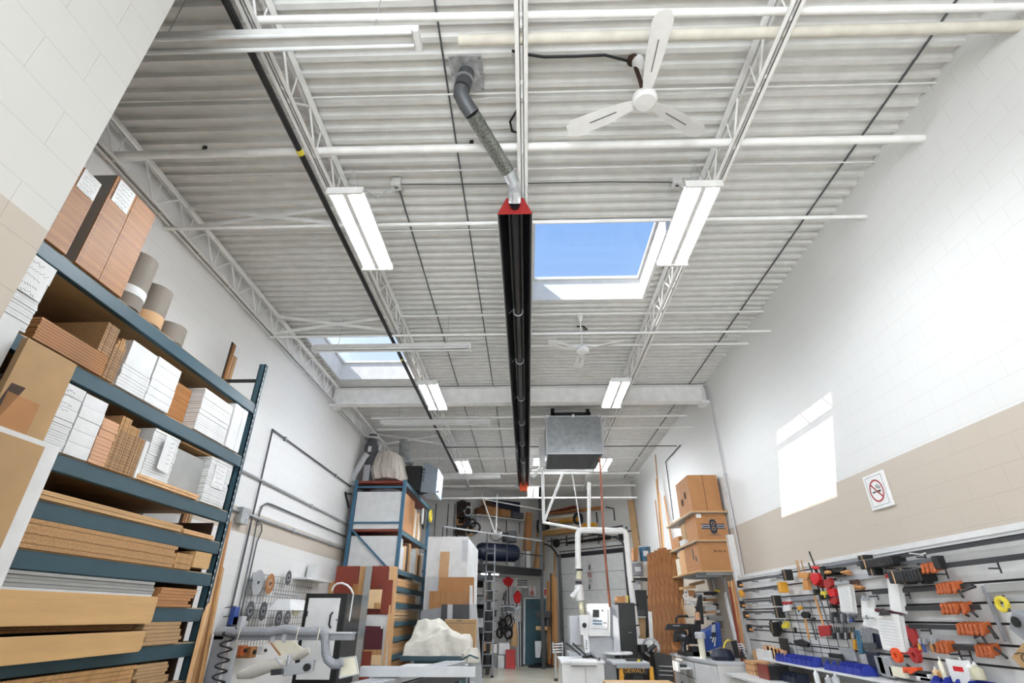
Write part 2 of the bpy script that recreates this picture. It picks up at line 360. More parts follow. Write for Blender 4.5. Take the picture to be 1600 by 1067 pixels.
xpipe(850, 491, 5.90, .016, -2.06, XW, 'white cross pipe just behind the large skylight')
xpipe(850, 521.5, 5.50, .018, -4.1, XW, 'white cross pipe directly above the far ceiling fan')
xpipe(1067, 538, 5.71, .022, -.5, XW, 'white cross pipe passing behind the far ceiling fan')
xpipe(983, 650, 5.50, .022, -3.5, 3.6, 'white cross pipe just behind the big beam, above the silver unit heater')
xpipe(983, 668, 5.42, .02, -3.5, XW, 'white cross pipe level with the silver heater grille')
xpipe(983, 697, 5.40, .012, -2.1, XW, 'dark conduit crossing behind the silver heater to the right wall', mt='dark_metal')
xpipe(983, 715, 5.60, .018, -3.4, 3.3, 'white cross pipe behind the right far light')
xpipe(983, 739, 5.55, .026, -3.4, 3.6, 'white cross pipe above the hanging pipe frame')
xpipe(983, 758, 5.65, .035, -3.4, XW, 'thick white cross pipe near the far end of the joists')
xpipe(900, 777.5, 4.95, .028, -3.0, 3.6, 'lowest white cross pipe in front of the mezzanine')
# near pipes above the camera
def xpipe2(pa, pb, z, r, label, mt='pipe_white', xa=None, xb=None):
    a = P(*pa, Z=z); b = P(*pb, Z=z); d = (b-a)
    if xa is not None: a = a+d*((xa-a.x)/d.x)
    if xb is not None: b = a+d*((xb-a.x)/d.x)
    return solo('cross_pipe', G().tube([a, b], r, 12).smooth(), mt, label, 'pipe', 'white pipes crossing below the deck')
xpipe2((420, 31), (1600, 11), 5.62, .030, 'smooth white pipe crossing overhead at the top of the view', mt='joist_paint', xa=-2.15, xb=XW)
xpipe2((652, 65), (1600, 41), 5.60, .045, 'wrapped lumpy white pipe crossing overhead behind the near fan', mt='cloth', xa=-.5, xb=XW)
for (x, y) in ((420, 31),): pass
# unlit fluorescent strips
def strip(a, b, label, r=.016, dbl=True):
    a = Vector(a); b = Vector(b); t = T('strip_light', label, 'strip light', 'unlit fluorescent strip lights')
    t.part('housing', 'white_metal', bev=.004).bar(a+Vector((0, 0, .05)), b+Vector((0, 0, .05)), .12, .06)
    for s in (-.05, .05): t.part('fluorescent_tube', 'tube_off').tube([a+Vector((.03, s, 0)), b+Vector((-.03, s, 0))], r, 10).smooth()
    for q in (a, b): t.part('lamp_socket', 'white_metal').box(q.x-.02, q.x+.02, q.y-.075, q.y+.075, q.z-.03, q.z+.05)
    for q in (.15, .85):
        c = a.lerp(b, q); t.part('hanger', 'steel').tube([c+Vector((0, 0, .08)), (c.x, c.y, 5.95)], .004, 5)
    return t.done()
y = P(500, 65, Z=5.33).y
strip((P(186, 78, Z=5.33).x, y, 5.33), (P(652, 60, Z=5.33).x, y, 5.33), 'near unlit twin tube strip light across the top left of the ceiling')
y = P(610, 546, Z=5.35).y
strip((P(490, 546, Z=5.35).x, y, 5.35), (P(735, 545, Z=5.35).x, y, 5.35), 'unlit strip light hanging across the hazy left skylight')
y = P(680, 662, Z=5.35).y
strip((P(596, 662, Z=5.35).x, y, 5.35), (P(765, 662, Z=5.35).x, y, 5.35), 'unlit strip light hanging just behind the big beam')
y = P(740, 747, Z=5.2).y
strip((P(685, 747, Z=5.2).x, y, 5.2), (P(781, 747, Z=5.2).x, y, 5.2), 'far unlit strip light behind the grey hanging furnace')
# long conduits under the deck
def ypath(pts, r, mt, label, name='conduit'):
    return solo(name, G().tube(pts, r, 8).smooth(), mt, label, 'conduit', 'conduits running under the deck')
ypath([(3.53, -2, 5.955), (3.53, 18.8, 5.955)], .011, 'dark_steel', 'thin dark conduit along the right side of the deck')
ypath([(-.70, .5, 5.955), (-.70, 18, 5.955)], .009, 'dark_steel', 'thin grey conduit along the deck beside the flue plate')
ypath([(-1.45, 4.3, 5.955), (-1.47, 18, 5.955)], .010, 'dark_steel', 'thin grey conduit starting at the white ceiling box behind the first left light')
BP = ypath([(-2.15, -.5, 5.50), (-2.15, 15.9, 5.50)], .030, 'black', 'black gas pipe running along the left joist')
g = G()
for yy in (3.42, 7.95): g.tube([(-2.15, yy, 5.5), (-2.15, yy+.06, 5.5)], .032, 10)
solo('yellow_tape', g, 'yellow', 'yellow tape bands around the black pipe by the left joist', 'tape')
# wires across deck and ceiling boxes
def wire(pts, r, label, mt='black'):
    return solo('cable', G().tube(pts, r, 6).smooth(), mt, label, 'cable')
BX = P(620, 288, Z=5.93); BR = P(1057, 285, Z=5.93)
wire([BX, P(700, 288, Z=5.94), P(800, 287, Z=5.94), P(950, 284, Z=5.94), BR], .006, 'thin dark cable across the deck between the two white boxes')
wire([P(800, 79, Z=5.94), P(815, 84, Z=5.94), P(850, 89, Z=5.94), P(900, 88, Z=5.94), P(945, 86, Z=5.94), P(985, 96, Z=5.94)], .014, 'thick black cable leading to the near ceiling fan')
wire([P(808, 172, Z=5.9), P(797, 190, Z=5.9), P(800, 205, Z=5.9), P(812, 208, Z=5.9), P(823, 210, Z=5.9), P(823, 200, Z=5.9)], .012, 'black cable loop beside the centre joist near the flue')
for p, l in ((BX, 'behind the left first light'), (BR, 'left of the first right light')):
    t = T('junction_box', 'small white ceiling outlet box %s' % l, 'box', 'white ceiling boxes'); t.part('box_body', 'white_metal', bev=.004).box(p.x-.05, p.x+.05, p.y-.05, p.y+.05, p.z-.05, p.z+.06)
    t.part('socket', 'ink').box(p.x-.02, p.x+.02, p.y-.015, p.y+.015, p.z-.053, p.z-.05); t.done()
# stub brackets on deck
for (x, y) in ((320, 231), (737, 222)):
    p = P(x, y, Z=5.95); solo('beam_clamp', G().box(p.x-.02, p.x+.02, p.y-.01, p.y+.01, 5.87, 5.97).box(p.x-.03, p.x+.01, p.y-.02, p.y+.02, 5.87, 5.89), 'black', 'small black clamp on the deck %s' % ('near the left wall' if x < 500 else 'left of the flue pipe'), 'clamp')
# cross bracing between joists
def brace(Y0, Y1, xa, xb, z0, z1, label):
    t = T('cross_brace', label, 'brace', 'flat steel cross braces')
    t.part('brace_arm', 'joist_paint').bar((xa, Y0, z0), (xb, Y0+.02, z1), .05, .006, up=(0, 1, 0)); t.part('brace_arm', 'joist_paint').bar((xa, Y0, z1), (xb, Y0-.02, z0), .05, .006, up=(0, 1, 0)); t.done()
for (yy, l) in ((P(400, 353, Z=5.6).y, 'nearest cross brace at the left wall behind the first light'), (P(560, 525, Z=5.58).y-.12, 'cross brace in front of the hazy skylight'), (P(640, 697, Z=5.56).y, 'far cross brace above the grey flue')):
    brace(yy, yy, -4.07, -2.08, 5.58, 5.90, l)

# ---------------------------------------------------------------- lit fixtures
def fixture(cx, y0, y1, z, label):
    t = T('ceiling_light', label, 'light', 'lit fluorescent ceiling lights')
    h = t.part('housing', 'white_metal')
    h.box(cx-.17, cx+.17, y0, y1, z+.055, z+.062); h.box(cx-.025, cx+.025, y0, y1, z-.005, z+.055)
    for s in (-1, 1):
        h.box(cx+s*.166, cx+s*.17, y0, y1, z+.035, z+.055)
    for q in (y0, y1): t.part('end_plate', 'white_metal').box(cx-.175, cx+.175, q-.012, q+.012, z-.012, z+.065)
    for x in (-.125, -.065, .065, .125): t.part('fluorescent_tube', 'tube_glow').tube([(cx+x, y0+.03, z+.02), (cx+x, y1-.03, z+.02)], .0125, 8)
    for q in (y0+.12, y1-.12): t.part('hanging_wire', 'steel').tube([(cx-.1, q, z+.06), (cx, q, min(ZB+.02, 5.95)), (cx+.1, q, z+.06)], .003, 5)
    return t.done()
for a in [(-1.70, 3.60, 4.82, 5.10, 'nearest lit light on the left, under the left joist'), (1.70, 3.60, 4.82, 5.10, 'nearest lit light on the right, beside the large skylight'),
          (-1.68, 8.02, 9.24, 5.03, 'second lit light on the left, in front of the big beam'), (1.62, 7.98, 9.20, 5.03, 'second lit light on the right, in front of the big beam'),
          (-1.66, 12.85, 14.07, 5.0, 'third lit light on the left, beside the grey hanging furnace'), (1.98, 12.5, 13.72, 4.95, 'third lit light on the right, behind the silver unit heater'),
          (1.15, 14.0, 15.2, 5.6, 'lit light hidden behind the silver unit heater'), (.95, 15.35, 16.55, 5.76, 'rear added light hidden behind the silver unit heater'), (.20, 15.4, 16.62, 4.85, 'far lit light beside the orange end of the heater tube'),(.36,12.6,13.3,5.0,'short lit light between heater tube and silver unit heater')]: fixture(*a)  # the two hidden behind the unit heater are added to brighten the back
for a in [(1.70, -1.2, .02, 5.1, 'added unseen light behind the viewer on the right'), (1.7, -3.4, -2.18, 5.1, 'rearmost added unseen light by the front wall')]: fixture(*a)  # both added out of view to brighten the room
for (p, q, l) in ((BX, (-1.64, 3.72, 5.15), 'left'), (BR, (1.64, 3.72, 5.15), 'right')):
    p = Vector(p); q = Vector(q); mid = p.lerp(q, .5)+Vector((0, 0, -.1))
    wire([p, mid, q+Vector((-.02, .0, .18)), q], .006, 'light grey lamp cord drooping to the nearest %s light' % l, 'light_grey')

# ---------------------------------------------------------------- radiant tube heater
t = T('tube_heater', 'long black radiant tube heater hanging along the middle of the room', 'heater')
hx, hy0, hy1 = -.083, 3.90, 16.2
prof = [(-.17, 5.08), (-.155, 5.09), (-.085, 5.27), (.085, 5.27), (.155, 5.09), (.17, 5.08), (.17, 5.07), (.15, 5.07), (.075, 5.25), (-.075, 5.25), (-.15, 5.07), (-.17, 5.07)]
g = t.part('reflector_hood', 'heater_black'); n = len(prof)
g.add([(hx+a, y, z) for y in (hy0, hy1) for a, z in prof], [(i, (i+1) % n, n+(i+1) % n, n+i) for i in range(n)])
g = t.part('end_cap', 'red_paint', label='red end cap'); g.poly([(hx-.175, hy0-.01, 5.065), (hx+.175, hy0-.01, 5.065), (hx+.085, hy0-.01, 5.275), (hx-.085, hy0-.01, 5.275)], (0, .008, 0))
g = t.part('heat_tube', 'heater_black'); g.tube([(hx, hy0-.05, 5.16), (hx, hy1, 5.16)], .05, 14).smooth()
g = t.part('edge_trim', 'light_grey')
for s in (-1, 1): g.box(hx+s*.172-.004, hx+s*.172+.004, hy0, hy1, 5.06, 5.075)
for yy in (5.9, 7.4, 9.0, 10.4, 11.9, 13.4, 14.9):
    t.part('hanger_clip', 'light_grey').ring((hx, yy, 5.16), .062, .01, .02, (0, 1, 0), 16)
    t.part('suspension_wire', 'steel').tube([(hx-.15, yy, 5.1), (hx, yy, 5.27), (0, yy, 5.55)], .003, 5)
t.part('burner_box', 'orange_paint', label='orange burner box', bev=.006).box(hx-.13, hx+.17, hy1, hy1+.35, 5.02, 5.26)
t.part('burner_fitting', 'light_grey').lathe([(.06, 0), (.07, .03), (.03, .1)], (hx-.2, hy1+.1, 5.15), (0, -1, 0))
t.done()
t = T('flue_pipe', 'bent metal flue rising from the red heater end to the deck plate', 'flue')
a0 = Vector((hx, 3.85, 5.17)); k1 = P(803, 283, Y=3.78); k2 = P(722, 160, Z=5.52); k3 = P(729, 110, Z=5.9)
t.part('lower_duct', 'foil').tube([a0, a0+Vector((0, -.06, .05)), P(805, 300, Y=3.80), P(803, 287, Y=3.77)], .062, 16).smooth()
t.part('lower_elbow', 'galv').tube([P(803, 287, Y=3.77), P(800, 280, Y=3.74), P(793, 268, Y=3.68)], .064, 16).smooth()
e0 = P(793, 268, Y=3.68); e1 = P(738, 178, Y=3.10)
t.part('flex_section', 'old_flex', label='mottled dark middle section').tube([e0.lerp(e1, q/8) for q in range(9)], [.066+.003*(q % 2) for q in range(9)], 16).smooth()
t.part('upper_elbow', 'dark_steel').tube([e1, P(728, 163, Y=3.04), P(720, 148, Y=3.0), P(722, 138, Y=2.98)], .07, 16).smooth()
t.part('upper_duct', 'dark_steel').tube([P(722, 138, Y=2.98), P(727, 122, Y=2.98), P(731, 100, Y=2.98)], .074, 16).smooth()
t.part('flue_collar', 'galv').lathe([(.085, 0), (.085, .03)], P(725, 128, Y=2.98), (0, 0, 1), 20)
t.done()
a, b = P(700, 88, Z=5.95), P(757, 141, Z=5.95)
t = T('flue_plate', 'shiny square metal plate on the deck around the flue pipe', 'plate'); t.part('plate', 'foil').box(a.x, b.x, a.y, b.y, 5.945, 5.955)
g = t.part('screw', 'dark_steel')
for x in (a.x+.02, b.x-.02):
    for y in (a.y+.02, (a.y+b.y)/2, b.y-.02): g.disc((x, y, 5.94), .006, .006, (0, 0, 1), 8)
t.done()

# ---------------------------------------------------------------- ceiling fans
def fan(c, tips, label, ztop=5.95, w=.075, mt='white_paint'):
    c = Vector(c); t = T('ceiling_fan', label, 'fan', 'white three bladed ceiling fans')
    t.part('motor_housing', mt).lathe([(.02, -.035), (.085, -.03), (.105, -.01), (.105, .03), (.07, .06), (.03, .09)], c, (0, 0, 1), 28).smooth()
    t.part('down_rod', mt).tube([c+Vector((0, 0, .08)), (c.x, c.y, ztop-.06)], .012, 10).smooth()
    t.part('canopy', mt).lathe([(.02, -.14), (.05, -.1), (.055, 0)], (c.x, c.y, ztop), (0, 0, 1), 20).smooth()
    for tp in tips:
        tp = Vector(tp); d = (tp-c); L = math.hypot(d.x, d.y); d.z = 0; d.normalize(); sd = Vector((-d.y, d.x, 0)); dz = tp.z-c.z
        def q(s, o, lift=0): return c+d*s+sd*o+Vector((0, 0, dz*s/L+o*.18+lift))
        pts = [(.10, .04), (.2, .055), (.55*L, .075), (L-.08, .085), (L-.01, .05), (L, .0), (L-.01, -.05), (L-.08, -.085), (.55*L, -.075), (.2, -.055), (.10, -.04)]
        b = t.part('blade', mt); b.poly([q(s, o) for s, o in pts], (0, 0, .006))
        gg = t.part('blade_slot', 'dark_steel', up=b); gg.slab([q(.25, -.004, -.003), q(.7*L, -.004, -.003), q(.7*L, .004, -.003), q(.25, .004, -.003)], (0, 0, .002))
    return t.done()
fan((1.04, 2.90, 5.40), [P(1040, 14, Z=5.44), P(887, 206, Z=5.44), P(1097, 210, Z=5.44)], 'near white ceiling fan with slotted blades')
p = P(990, 96, Z=5.93); wp = P(910, 548, Z=5.3)
solo('fan_wiring', G().lathe([(.05, 0), (.06, -.03), (.03, -.05)], (p.x, p.y, 5.97), (0, 0, 1)).tube([p, (1.03, 2.9, 5.7), (1.04, 2.9, 5.55)], .02, 8).smooth(), 'shadow_brown', 'messy dark wiring box at the top of the near fan rod', 'wiring')
fan(P(910, 548, Y=7.3), [P(856, 534, Y=7.2), P(975, 533, Y=7.2), (P(910, 548, Y=7.3).x-.02, 7.95, P(910, 548, Y=7.3).z)], 'far white ceiling fan beside the large skylight')
p = P(912, 510, Z=5.93); solo('fan_wiring', G().tube([p+Vector((-.12, 0, 0)), p, p+Vector((.04, .02, -.03)), p+Vector((.06, 0, -.06)), p+Vector((0, 0, -.07)), p], .012, 6).smooth(), 'black', 'dark wire tangle on the deck above the far fan', 'wiring')

# ---------------------------------------------------------------- silver unit heater
t = T('unit_heater', 'silver box unit heater with grille hanging right of the black tube', 'heater')
A = P(853, 650, Y=10.95); B = P(938, 648, Y=10.95); C = P(940, 708, Y=10.95)
x0, x1, zt, zb = A.x, B.x, A.z, C.z
t.part('casing', 'galv', bev=.01).box(x0, x1, 10.96, 12.3, zb, zt)
g = t.part('grille_frame', 'light_grey')
g.box(x0-.01, x1+.01, 10.93, 10.96, zb-.02, zb+.01).box(x0-.01, x1+.01, 10.93, 10.96, zt-.03, zt).box(x0-.01, x0+.015, 10.93, 10.96, zb, zt).box(x1-.015, x1+.01, 10.93, 10.96, zb, zt)
g = t.part('grille', 'steel'); nn = 34
for k in range(nn+1): x = x0+(x1-x0)*k/nn; g.box(x-.002, x+.002, 10.935, 10.945, zb, zt)
for k in range(23): z = zb+(zt-zb)*k/22; g.box(x0, x1, 10.937, 10.943, z-.002, z+.002)
g = t.part('bottom_grille', 'dark_steel')
for k in range(28): y = 11.0+1.25*k/27; g.box(x0+.03, x1-.03, y, y+.02, zb-.012, zb-.002)
for k in range(12): x = x0+.05+(x1-x0-.1)*k/11; g.box(x-.003, x+.003, 11.0, 12.27, zb-.016, zb-.004)
for x in (x0+.03, (x0+x1)/2, x1-.03): t.part('mount_lug', 'white_metal').box(x-.025, x+.025, 10.92, 10.98, zt-.04, zt+.03)
t.part('support_channel', 'black').box(x0+.12, x1-.2, 11.05, 11.15, zt+.06, zt+.12)
t.part('support_channel', 'black').box(x0+.12, x0+.2, 11.05, 11.15, zt, zt+.22).box(x1-.3, x1-.22, 11.05, 11.15, zt, zt+.2)
t.done()

# grey furnace hanging near rack top
KK = cr(500, 660, 5.336)
t = T('hanging_furnace', 'grey sheet metal furnace hanging behind the blue rack', 'furnace')
a = P(*KK(835, 575), Y=13.2); b = P(*KK(990, 400), Y=13.2); c = P(*KK(975, 605), Y=13.2); d = P(*KK(850, 330), Y=13.2)
t.part('cabinet', 'furnace_steel').slab([a, (c.x, 13.0, c.z), (c.x+.02, 13.0, b.z), (a.x+.03, 13.2, d.z)], (0, .9, 0))
for k in range(4): t.part('front_louvre', 'ink').box(a.x+.04, a.x+.09, 13.17, 13.19, a.z+.25+k*.09, a.z+.31+k*.09)
t.part('blower', 'black').box(a.x-.5, a.x-.02, 13.2, 13.9, a.z+.05, d.z-.1)
for x in (a.x+.05, c.x-.05): t.part('hanger_rod', 'steel').tube([(x, 13.5, d.z-.15), (x, 13.5, 5.95)], .006, 6)
t.part('shelf_bracket', 'black').bar((a.x, 13.3, a.z-.03), (c.x+.05, 13.1, a.z-.03), .04, .03)
t.done()
t = T('duct_elbow', 'galvanised round duct with elbow above the blue rack', 'duct')
t.part('vertical_duct', 'galv').tube([P(*KK(705, 150), Y=13.5), P(*KK(705, 250), Y=13.5)], .15, 18).smooth()
t.part('elbow', 'galv').tube([P(*KK(705, 250), Y=13.5), P(*KK(715, 300), Y=13.45), P(*KK(735, 350), Y=13.4)], .155, 18).smooth(); t.done()

# ================================================================ LEFT STORAGE RACK
RX0, RX1, RY0, RY1 = -4.12, -3.10, 1.80, 5.46
LEV = [3.69, 3.08, 2.50, 2.20, 1.91, 1.61, 1.33, 1.03, .45]
t = T('storage_rack', 'tall dark teal steel storage rack loaded with boards along the left wall', 'rack')
for y in (RY0, RY1):
    for x in (RX1-.075, RX0):
        g = t.part('upright', 'teal_paint'); g.box(x, x+.075, y, y+.012, 0, 4.20).box(x, x+.01, y, y+.06, 0, 4.20).box(x+.065, x+.075, y, y+.06, 0, 4.20)
    for z in (3.98, 3.33, 2.75, 2.05, 1.3, .6): t.part('end_brace', 'black').box(RX0+.05, RX1-.05, y+.02, y+.045, z, z+.035)
g = t.part('post_slots', 'white_metal')
for k in range(60): g.box(RX1-.001, RX1+.001, RY1+.012, RY1+.024, .3+k*.065, .325+k*.065)
for z in LEV:
    for x in (RX1-.05, RX0): t.part('beam', 'teal_paint', bev=.006).box(x, x+.05, RY0+.02, RY1, z-.115, z-.006)
    t.part('shelf_deck', 'plywood').box(RX0+.02, RX1-.008, RY0+.02, RY1-.01, z-.018, z)
t.done()
FX = -3.085
def flatstack(name, y0, y1, z0, z1, th, mt, label, cat, group, x0=FX, dep=.62, gap=.0025, jit=.006, yj=.004, bev=0, seed=1):
    """boards lying flat on one another, every board an object"""
    rd = random.Random(seed); n = max(1, int((z1-z0)/(th+gap))); th = (z1-z0)/n-gap
    first = None
    for k in range(n):
        z = z0+k*(th+gap)+.001; c = (x0-dep/2, (y0+y1)/2, z)
        if first is None:
            g = G().box(x0-dep, x0, y0, y1, z, z+th); first = solo(name, g, mt, label, cat, group if n > 1 else None, bev=bev); first.location.x += rd.uniform(-jit, 0)
            if n > 1: first['label'] = fit(label, 'lowest one', 'lowest')
        else:
            o = first.copy(); COL.objects.link(o); o.location = (c[0]+rd.uniform(-jit, 0), c[1]+rd.uniform(-yj, yj), z); o['label'] = fit(label, ORD[k]+' from the bottom', ORD[k]+' up') if k < n-1 else fit(label, 'topmost one', 'topmost')
    return first
def upstack(name, y0, y1, z0, z1, th, mt, label, cat, group, x0=FX, dep=.62, gap=.002, zs=None, seed=1):
    """boards standing side by side along Y"""
    rd = random.Random(seed); n = max(1, int((y1-y0)/(th+gap))); th = (y1-y0)/n-gap; first = None
    for k in range(n):
        y = y0+k*(th+gap); zt = zs(k/(n-1) if n > 1 else 0) if zs else z1
        if first is None: first = solo(name, G().box(x0-dep, x0, y, y+th, z0, zt), mt, label, cat, group if n > 1 else None); h0 = zt-z0; first['label'] = fit(label, 'nearest one', 'nearest') if n > 1 else label
        else:
            o = first.copy(); COL.objects.link(o); o.location = (x0-dep/2+rd.uniform(-.006, 0), y+th/2, z0); o.scale.z = (zt-z0)/h0; o['label'] = fit(label, ORD[k]+' from the near end', ORD[k]+' back') if k < n-1 else fit(label, 'farthest one', 'farthest')
    return first
def note(y0, y1, z0, z1, x, label, seed=3, rows=6, curl=.0):
    t = T('note', label, 'note'); t.part('sheet', 'paper').box(x, x+.0015, y0, y1, z0, z1)
    scribble(t.part('handwriting', 'ink'), (x+.0015, y0, z1), (0, 1, 0), (0, 0, -1), y1-y0, z1-z0, rows, n=(1, 0, 0), t=.0005, seed=seed); return t.done()
# top shelf: standing wood grain panels with peg holes
def pegpanel(y0, y1, z0, z1, label, x0=FX, dep=.62):
    t = T('shelf_board', label, 'board', 'wood grain panels on the top shelf'); b = t.part('panel', 'melamine_wood'); b.box(x0-dep, x0, y0, y1, z0, z1)
    h = t.part('peg_holes', 'ink', stuff=True)
    for yy in (y0+.022, y1-.022):
        z = z0+.03
        while z < z1-.01: h.box(x0, x0+.0008, yy-.003, yy+.003, z-.003, z+.003); z += .032
    s = t.part('side_face', 'grey_board', label='grey side face'); s.box(x0-dep, x0-.01, y0-.0015, y0, z0, z1); return t.done()
pegpanel(2.50, 2.69, 3.692, 4.33, 'wood grain panel with peg holes on the top shelf, nearest the wall end')
pegpanel(2.77, 2.985, 3.692, 4.51, 'wood grain panel with peg holes and grey side, middle of the top shelf panels')
pegpanel(2.990, 3.22, 3.692, 4.51, 'wood grain panel with peg holes beside the brown rolls on the top shelf')
flatstack('melamine_board', 2.32, 2.48, 3.692, 4.30, .03, 'melamine_wood', 'wood grain board at near end of the top shelf', 'board', 'wood grain boards at the near end of the top shelf')
note(2.53, 2.685, 4.16, 4.325, FX+.003, 'handwritten white note on the nearest wood grain panel on the top shelf', 3)
note(2.80, 2.965, 4.29, 4.50, FX+.003, 'handwritten white note on the middle wood grain panel on the top shelf', 5)
# rolls
for (yc, r, z1, band, mt, l) in [(3.39, .145, 4.18, (3.80, 3.87), 'white_board', 'tallest brown upright roll with a white band on the top shelf'), (3.675, .135, 4.06, (3.70, 3.80), 'roll_tan', 'brown upright roll with tan lower band, middle of three on the top shelf'), (3.98, .14, 3.86, None, None, 'shortest brown roll on the top shelf, farthest of the three')]:
    t = T('edging_roll', l, 'roll', 'brown upright rolls on the top shelf'); t.part('roll_body', 'roll_brown').lathe([(r, 0), (r, z1-3.692), (r*.3, z1-3.692), (r*.3, z1-3.72)], (FX-.15, yc, 3.692), n=32).smooth()
    if band: t.part('band', mt, label='white band' if mt == 'white_board' else 'tan band').lathe([(r+.002, band[0]-3.692), (r+.003, band[0]-3.69), (r+.003, band[1]-3.692), (r+.001, band[1]-3.69)], (FX-.15, yc, 3.692), n=32).smooth()
    t.done()
t = T('plank_bundle', 'tall bundle of narrow planks with white label behind the far rack post', 'planks')
pt, pb_ = P(371, 537, X=-3.95), P(352, 588, X=-3.95)
for k, m_ in enumerate(('shadow_brown', 'tan_box', 'pink_wood', 'kraft')): t.part('plank', m_).box(-4.0+.012*k, -3.99+.012*k, pb_.y+.03*k, pb_.y+.03+.03*k+.03, 0, pt.z-.012*k)
t.part('paper_label', 'paper', label='white label').box(-3.952, -3.946, pb_.y+.045, pb_.y+.155, pt.z-.18, pt.z-.03); t.done()
flatstack('plank', 3.2, 5.0, 3.692, 3.705, .012, 'plywood', 'thin plywood strip lying on the top shelf behind the rolls', 'plank', None, x0=FX-.35, dep=.2)
# second shelf
WB = 'white edged shelf boards'
flatstack('white_board', 2.20, 2.685, 3.082, 3.30, .016, 'white_board', 'white board edge under the large note on the second shelf', 'board', WB+' under the near note', seed=2)
flatstack('white_board', 2.30, 2.685, 3.302, 3.56, .085, 'white_board', 'thick white pack behind the large note on the second shelf', 'board', WB+' behind the near note')
note(2.42, 2.665, 3.30, 3.54, FX+.004, 'large handwritten white note on the near white boards of the second shelf', 8, rows=5)
flatstack('melamine_board', 2.74, 3.33, 3.082, 3.235, .016, 'melamine_wood', 'brown wood grain board in the long low bundle on the second shelf', 'board', 'brown boards in the low bundle on the second shelf', dep=.10, jit=.0)
h1 = upstack('drilled_board', 3.34, 3.455, 3.082, 3.47, .016, 'particle', 'drilled board edge beside the low brown bundle, second shelf', 'board', 'drilled board edges on the second shelf', dep=.5, zs=lambda q: 3.36+.07*math.sin(q*3))
h2 = upstack('drilled_board', 3.21, 3.335, 3.24, 3.47, .016, 'particle', 'drilled board edge above the low brown bundle, second shelf', 'board', 'upper drilled board edges on the second shelf', dep=.5)
def holes(y0, y1, z0, z1, ny, x, label, par):
    g = G(); z = z0
    while z < z1:
        for k in range(ny):
            y = y0+(y1-y0)*(k+.5)/ny; g.box(x, x+.0008, y-.004, y+.004, z-.0055, z+.0055)
        z += .022
    o = solo('peg_holes', g, 'ink', label, 'holes'); o['kind'] = 'stuff'; attach(o, par); return o
holes(3.34, 3.455, 3.10, 3.34, 6, FX+.001, 'dark peg holes', h1); holes(3.21, 3.335, 3.26, 3.46, 6, FX+.001, 'dark peg holes', h2)
flatstack('white_board', 3.48, 3.795, 3.082, 3.26, .020, 'white_board', 'white board in the lower left stack on the second shelf', 'board', WB+' lower left stack, second shelf', seed=4)
flatstack('white_board', 3.49, 3.785, 3.262, 3.47, .2, 'white_board', 'thick white pack on top of the left white stack on the second shelf', 'board', None)
flatstack('white_board', 3.80, 4.11, 3.082, 3.48, .055, 'white_board', 'white board in the right hand white stack on the second shelf', 'board', WB+' right stack, second shelf', seed=5)
flatstack('melamine_board', 4.21, 4.50, 3.082, 3.45, .016, 'melamine_wood', 'brown board in the stack on the second shelf beside the white boards', 'board', 'brown boards beside the far white stack, second shelf', x0=FX-.12, dep=.5, seed=6)
flatstack('white_board', 4.51, 5.03, 3.082, 3.49, .019, 'white_board', 'white edged board in the far stack on the second shelf', 'board', WB+' far stack, second shelf', seed=7)
upstack('upright_sheet', 5.06, 5.33, 3.082, 3.545, .085, 'white_board', 'upright white panel against the far post on the second shelf', 'panel', 'upright white panels on the second shelf', dep=.5)
# third shelf
flatstack('white_board', 2.95, 3.27, 2.502, 2.70, .013, 'white_board', 'thin white board in the near stack on the third shelf', 'board', WB+' near stack, third shelf', seed=8)
wpk = flatstack('white_board', 2.95, 3.27, 2.702, 2.935, .075, 'white_board', 'thick white pack in the near stack on the third shelf', 'board', 'thick white packs near end, third shelf', seed=9)
flatstack('white_board', 3.28, 3.49, 2.502, 2.93, .07, 'white_board', 'thick white pack beside the dark gap on the third shelf', 'board', 'thick white packs beside the gap, third shelf', seed=10)
g = G(); scribble(g, (FX+.004, 3.0, 2.92), (0, 1, 0), (0, 0, -1), .2, .18, 4, n=(1, 0, 0), t=.0005, seed=12)
attach(solo('handwriting', g, 'ink', 'pen writing', 'writing'), wpk)
flatstack('grey_edge_board', 3.50, 3.66, 2.502, 2.83, .024, 'pink_wood', 'pinkish board beside the drilled boards on the third shelf', 'board', 'pinkish boards on the third shelf', seed=11)
h3 = upstack('drilled_board', 3.66, 3.97, 2.502, 2.9, .016, 'particle', 'tan board edge with rows of holes, middle of the third shelf', 'board', 'tan drilled board edges in the middle of the third shelf', dep=.5, zs=lambda q: 2.90 if q < .35 else (2.86 if q < .7 else 2.80))
holes(3.665, 3.965, 2.52, 2.79, 11, FX+.001, 'dark peg holes', h3)
upstack('upright_sheet', 3.975, 4.03, 2.502, 2.80, .018, 'white_board', 'low upright white panel beside the drilled boards on the third shelf', 'panel', 'low upright white panels on the third shelf', dep=.5)
flatstack('white_board', 4.035, 4.38, 2.502, 2.93, .018, 'white_board', 'white board edge in the stack with the curled note on the third shelf', 'board', WB+' behind the curled note, third shelf', seed=13)
t = T('note', 'curled white note hanging on the white stack of the third shelf', 'note'); g = t.part('sheet', 'paper'); pts = []
for k in range(7):
    q = k/6; pts.append((FX+.006+.03*(1-q)**2, 4.14+.19*q))
for (a, b), (c, d) in zip(pts, pts[1:]): g.slab([(a, b, 2.62), (c, d, 2.62), (c, d, 2.90), (a, b, 2.90)], (.0012, 0, 0))
scribble(t.part('handwriting', 'grey_plastic'), (FX+.012, 4.22, 2.88), (0, 1, 0), (0, 0, -1), .10, .2, 6, n=(1, 0, 0), t=.0005, seed=20); t.done()
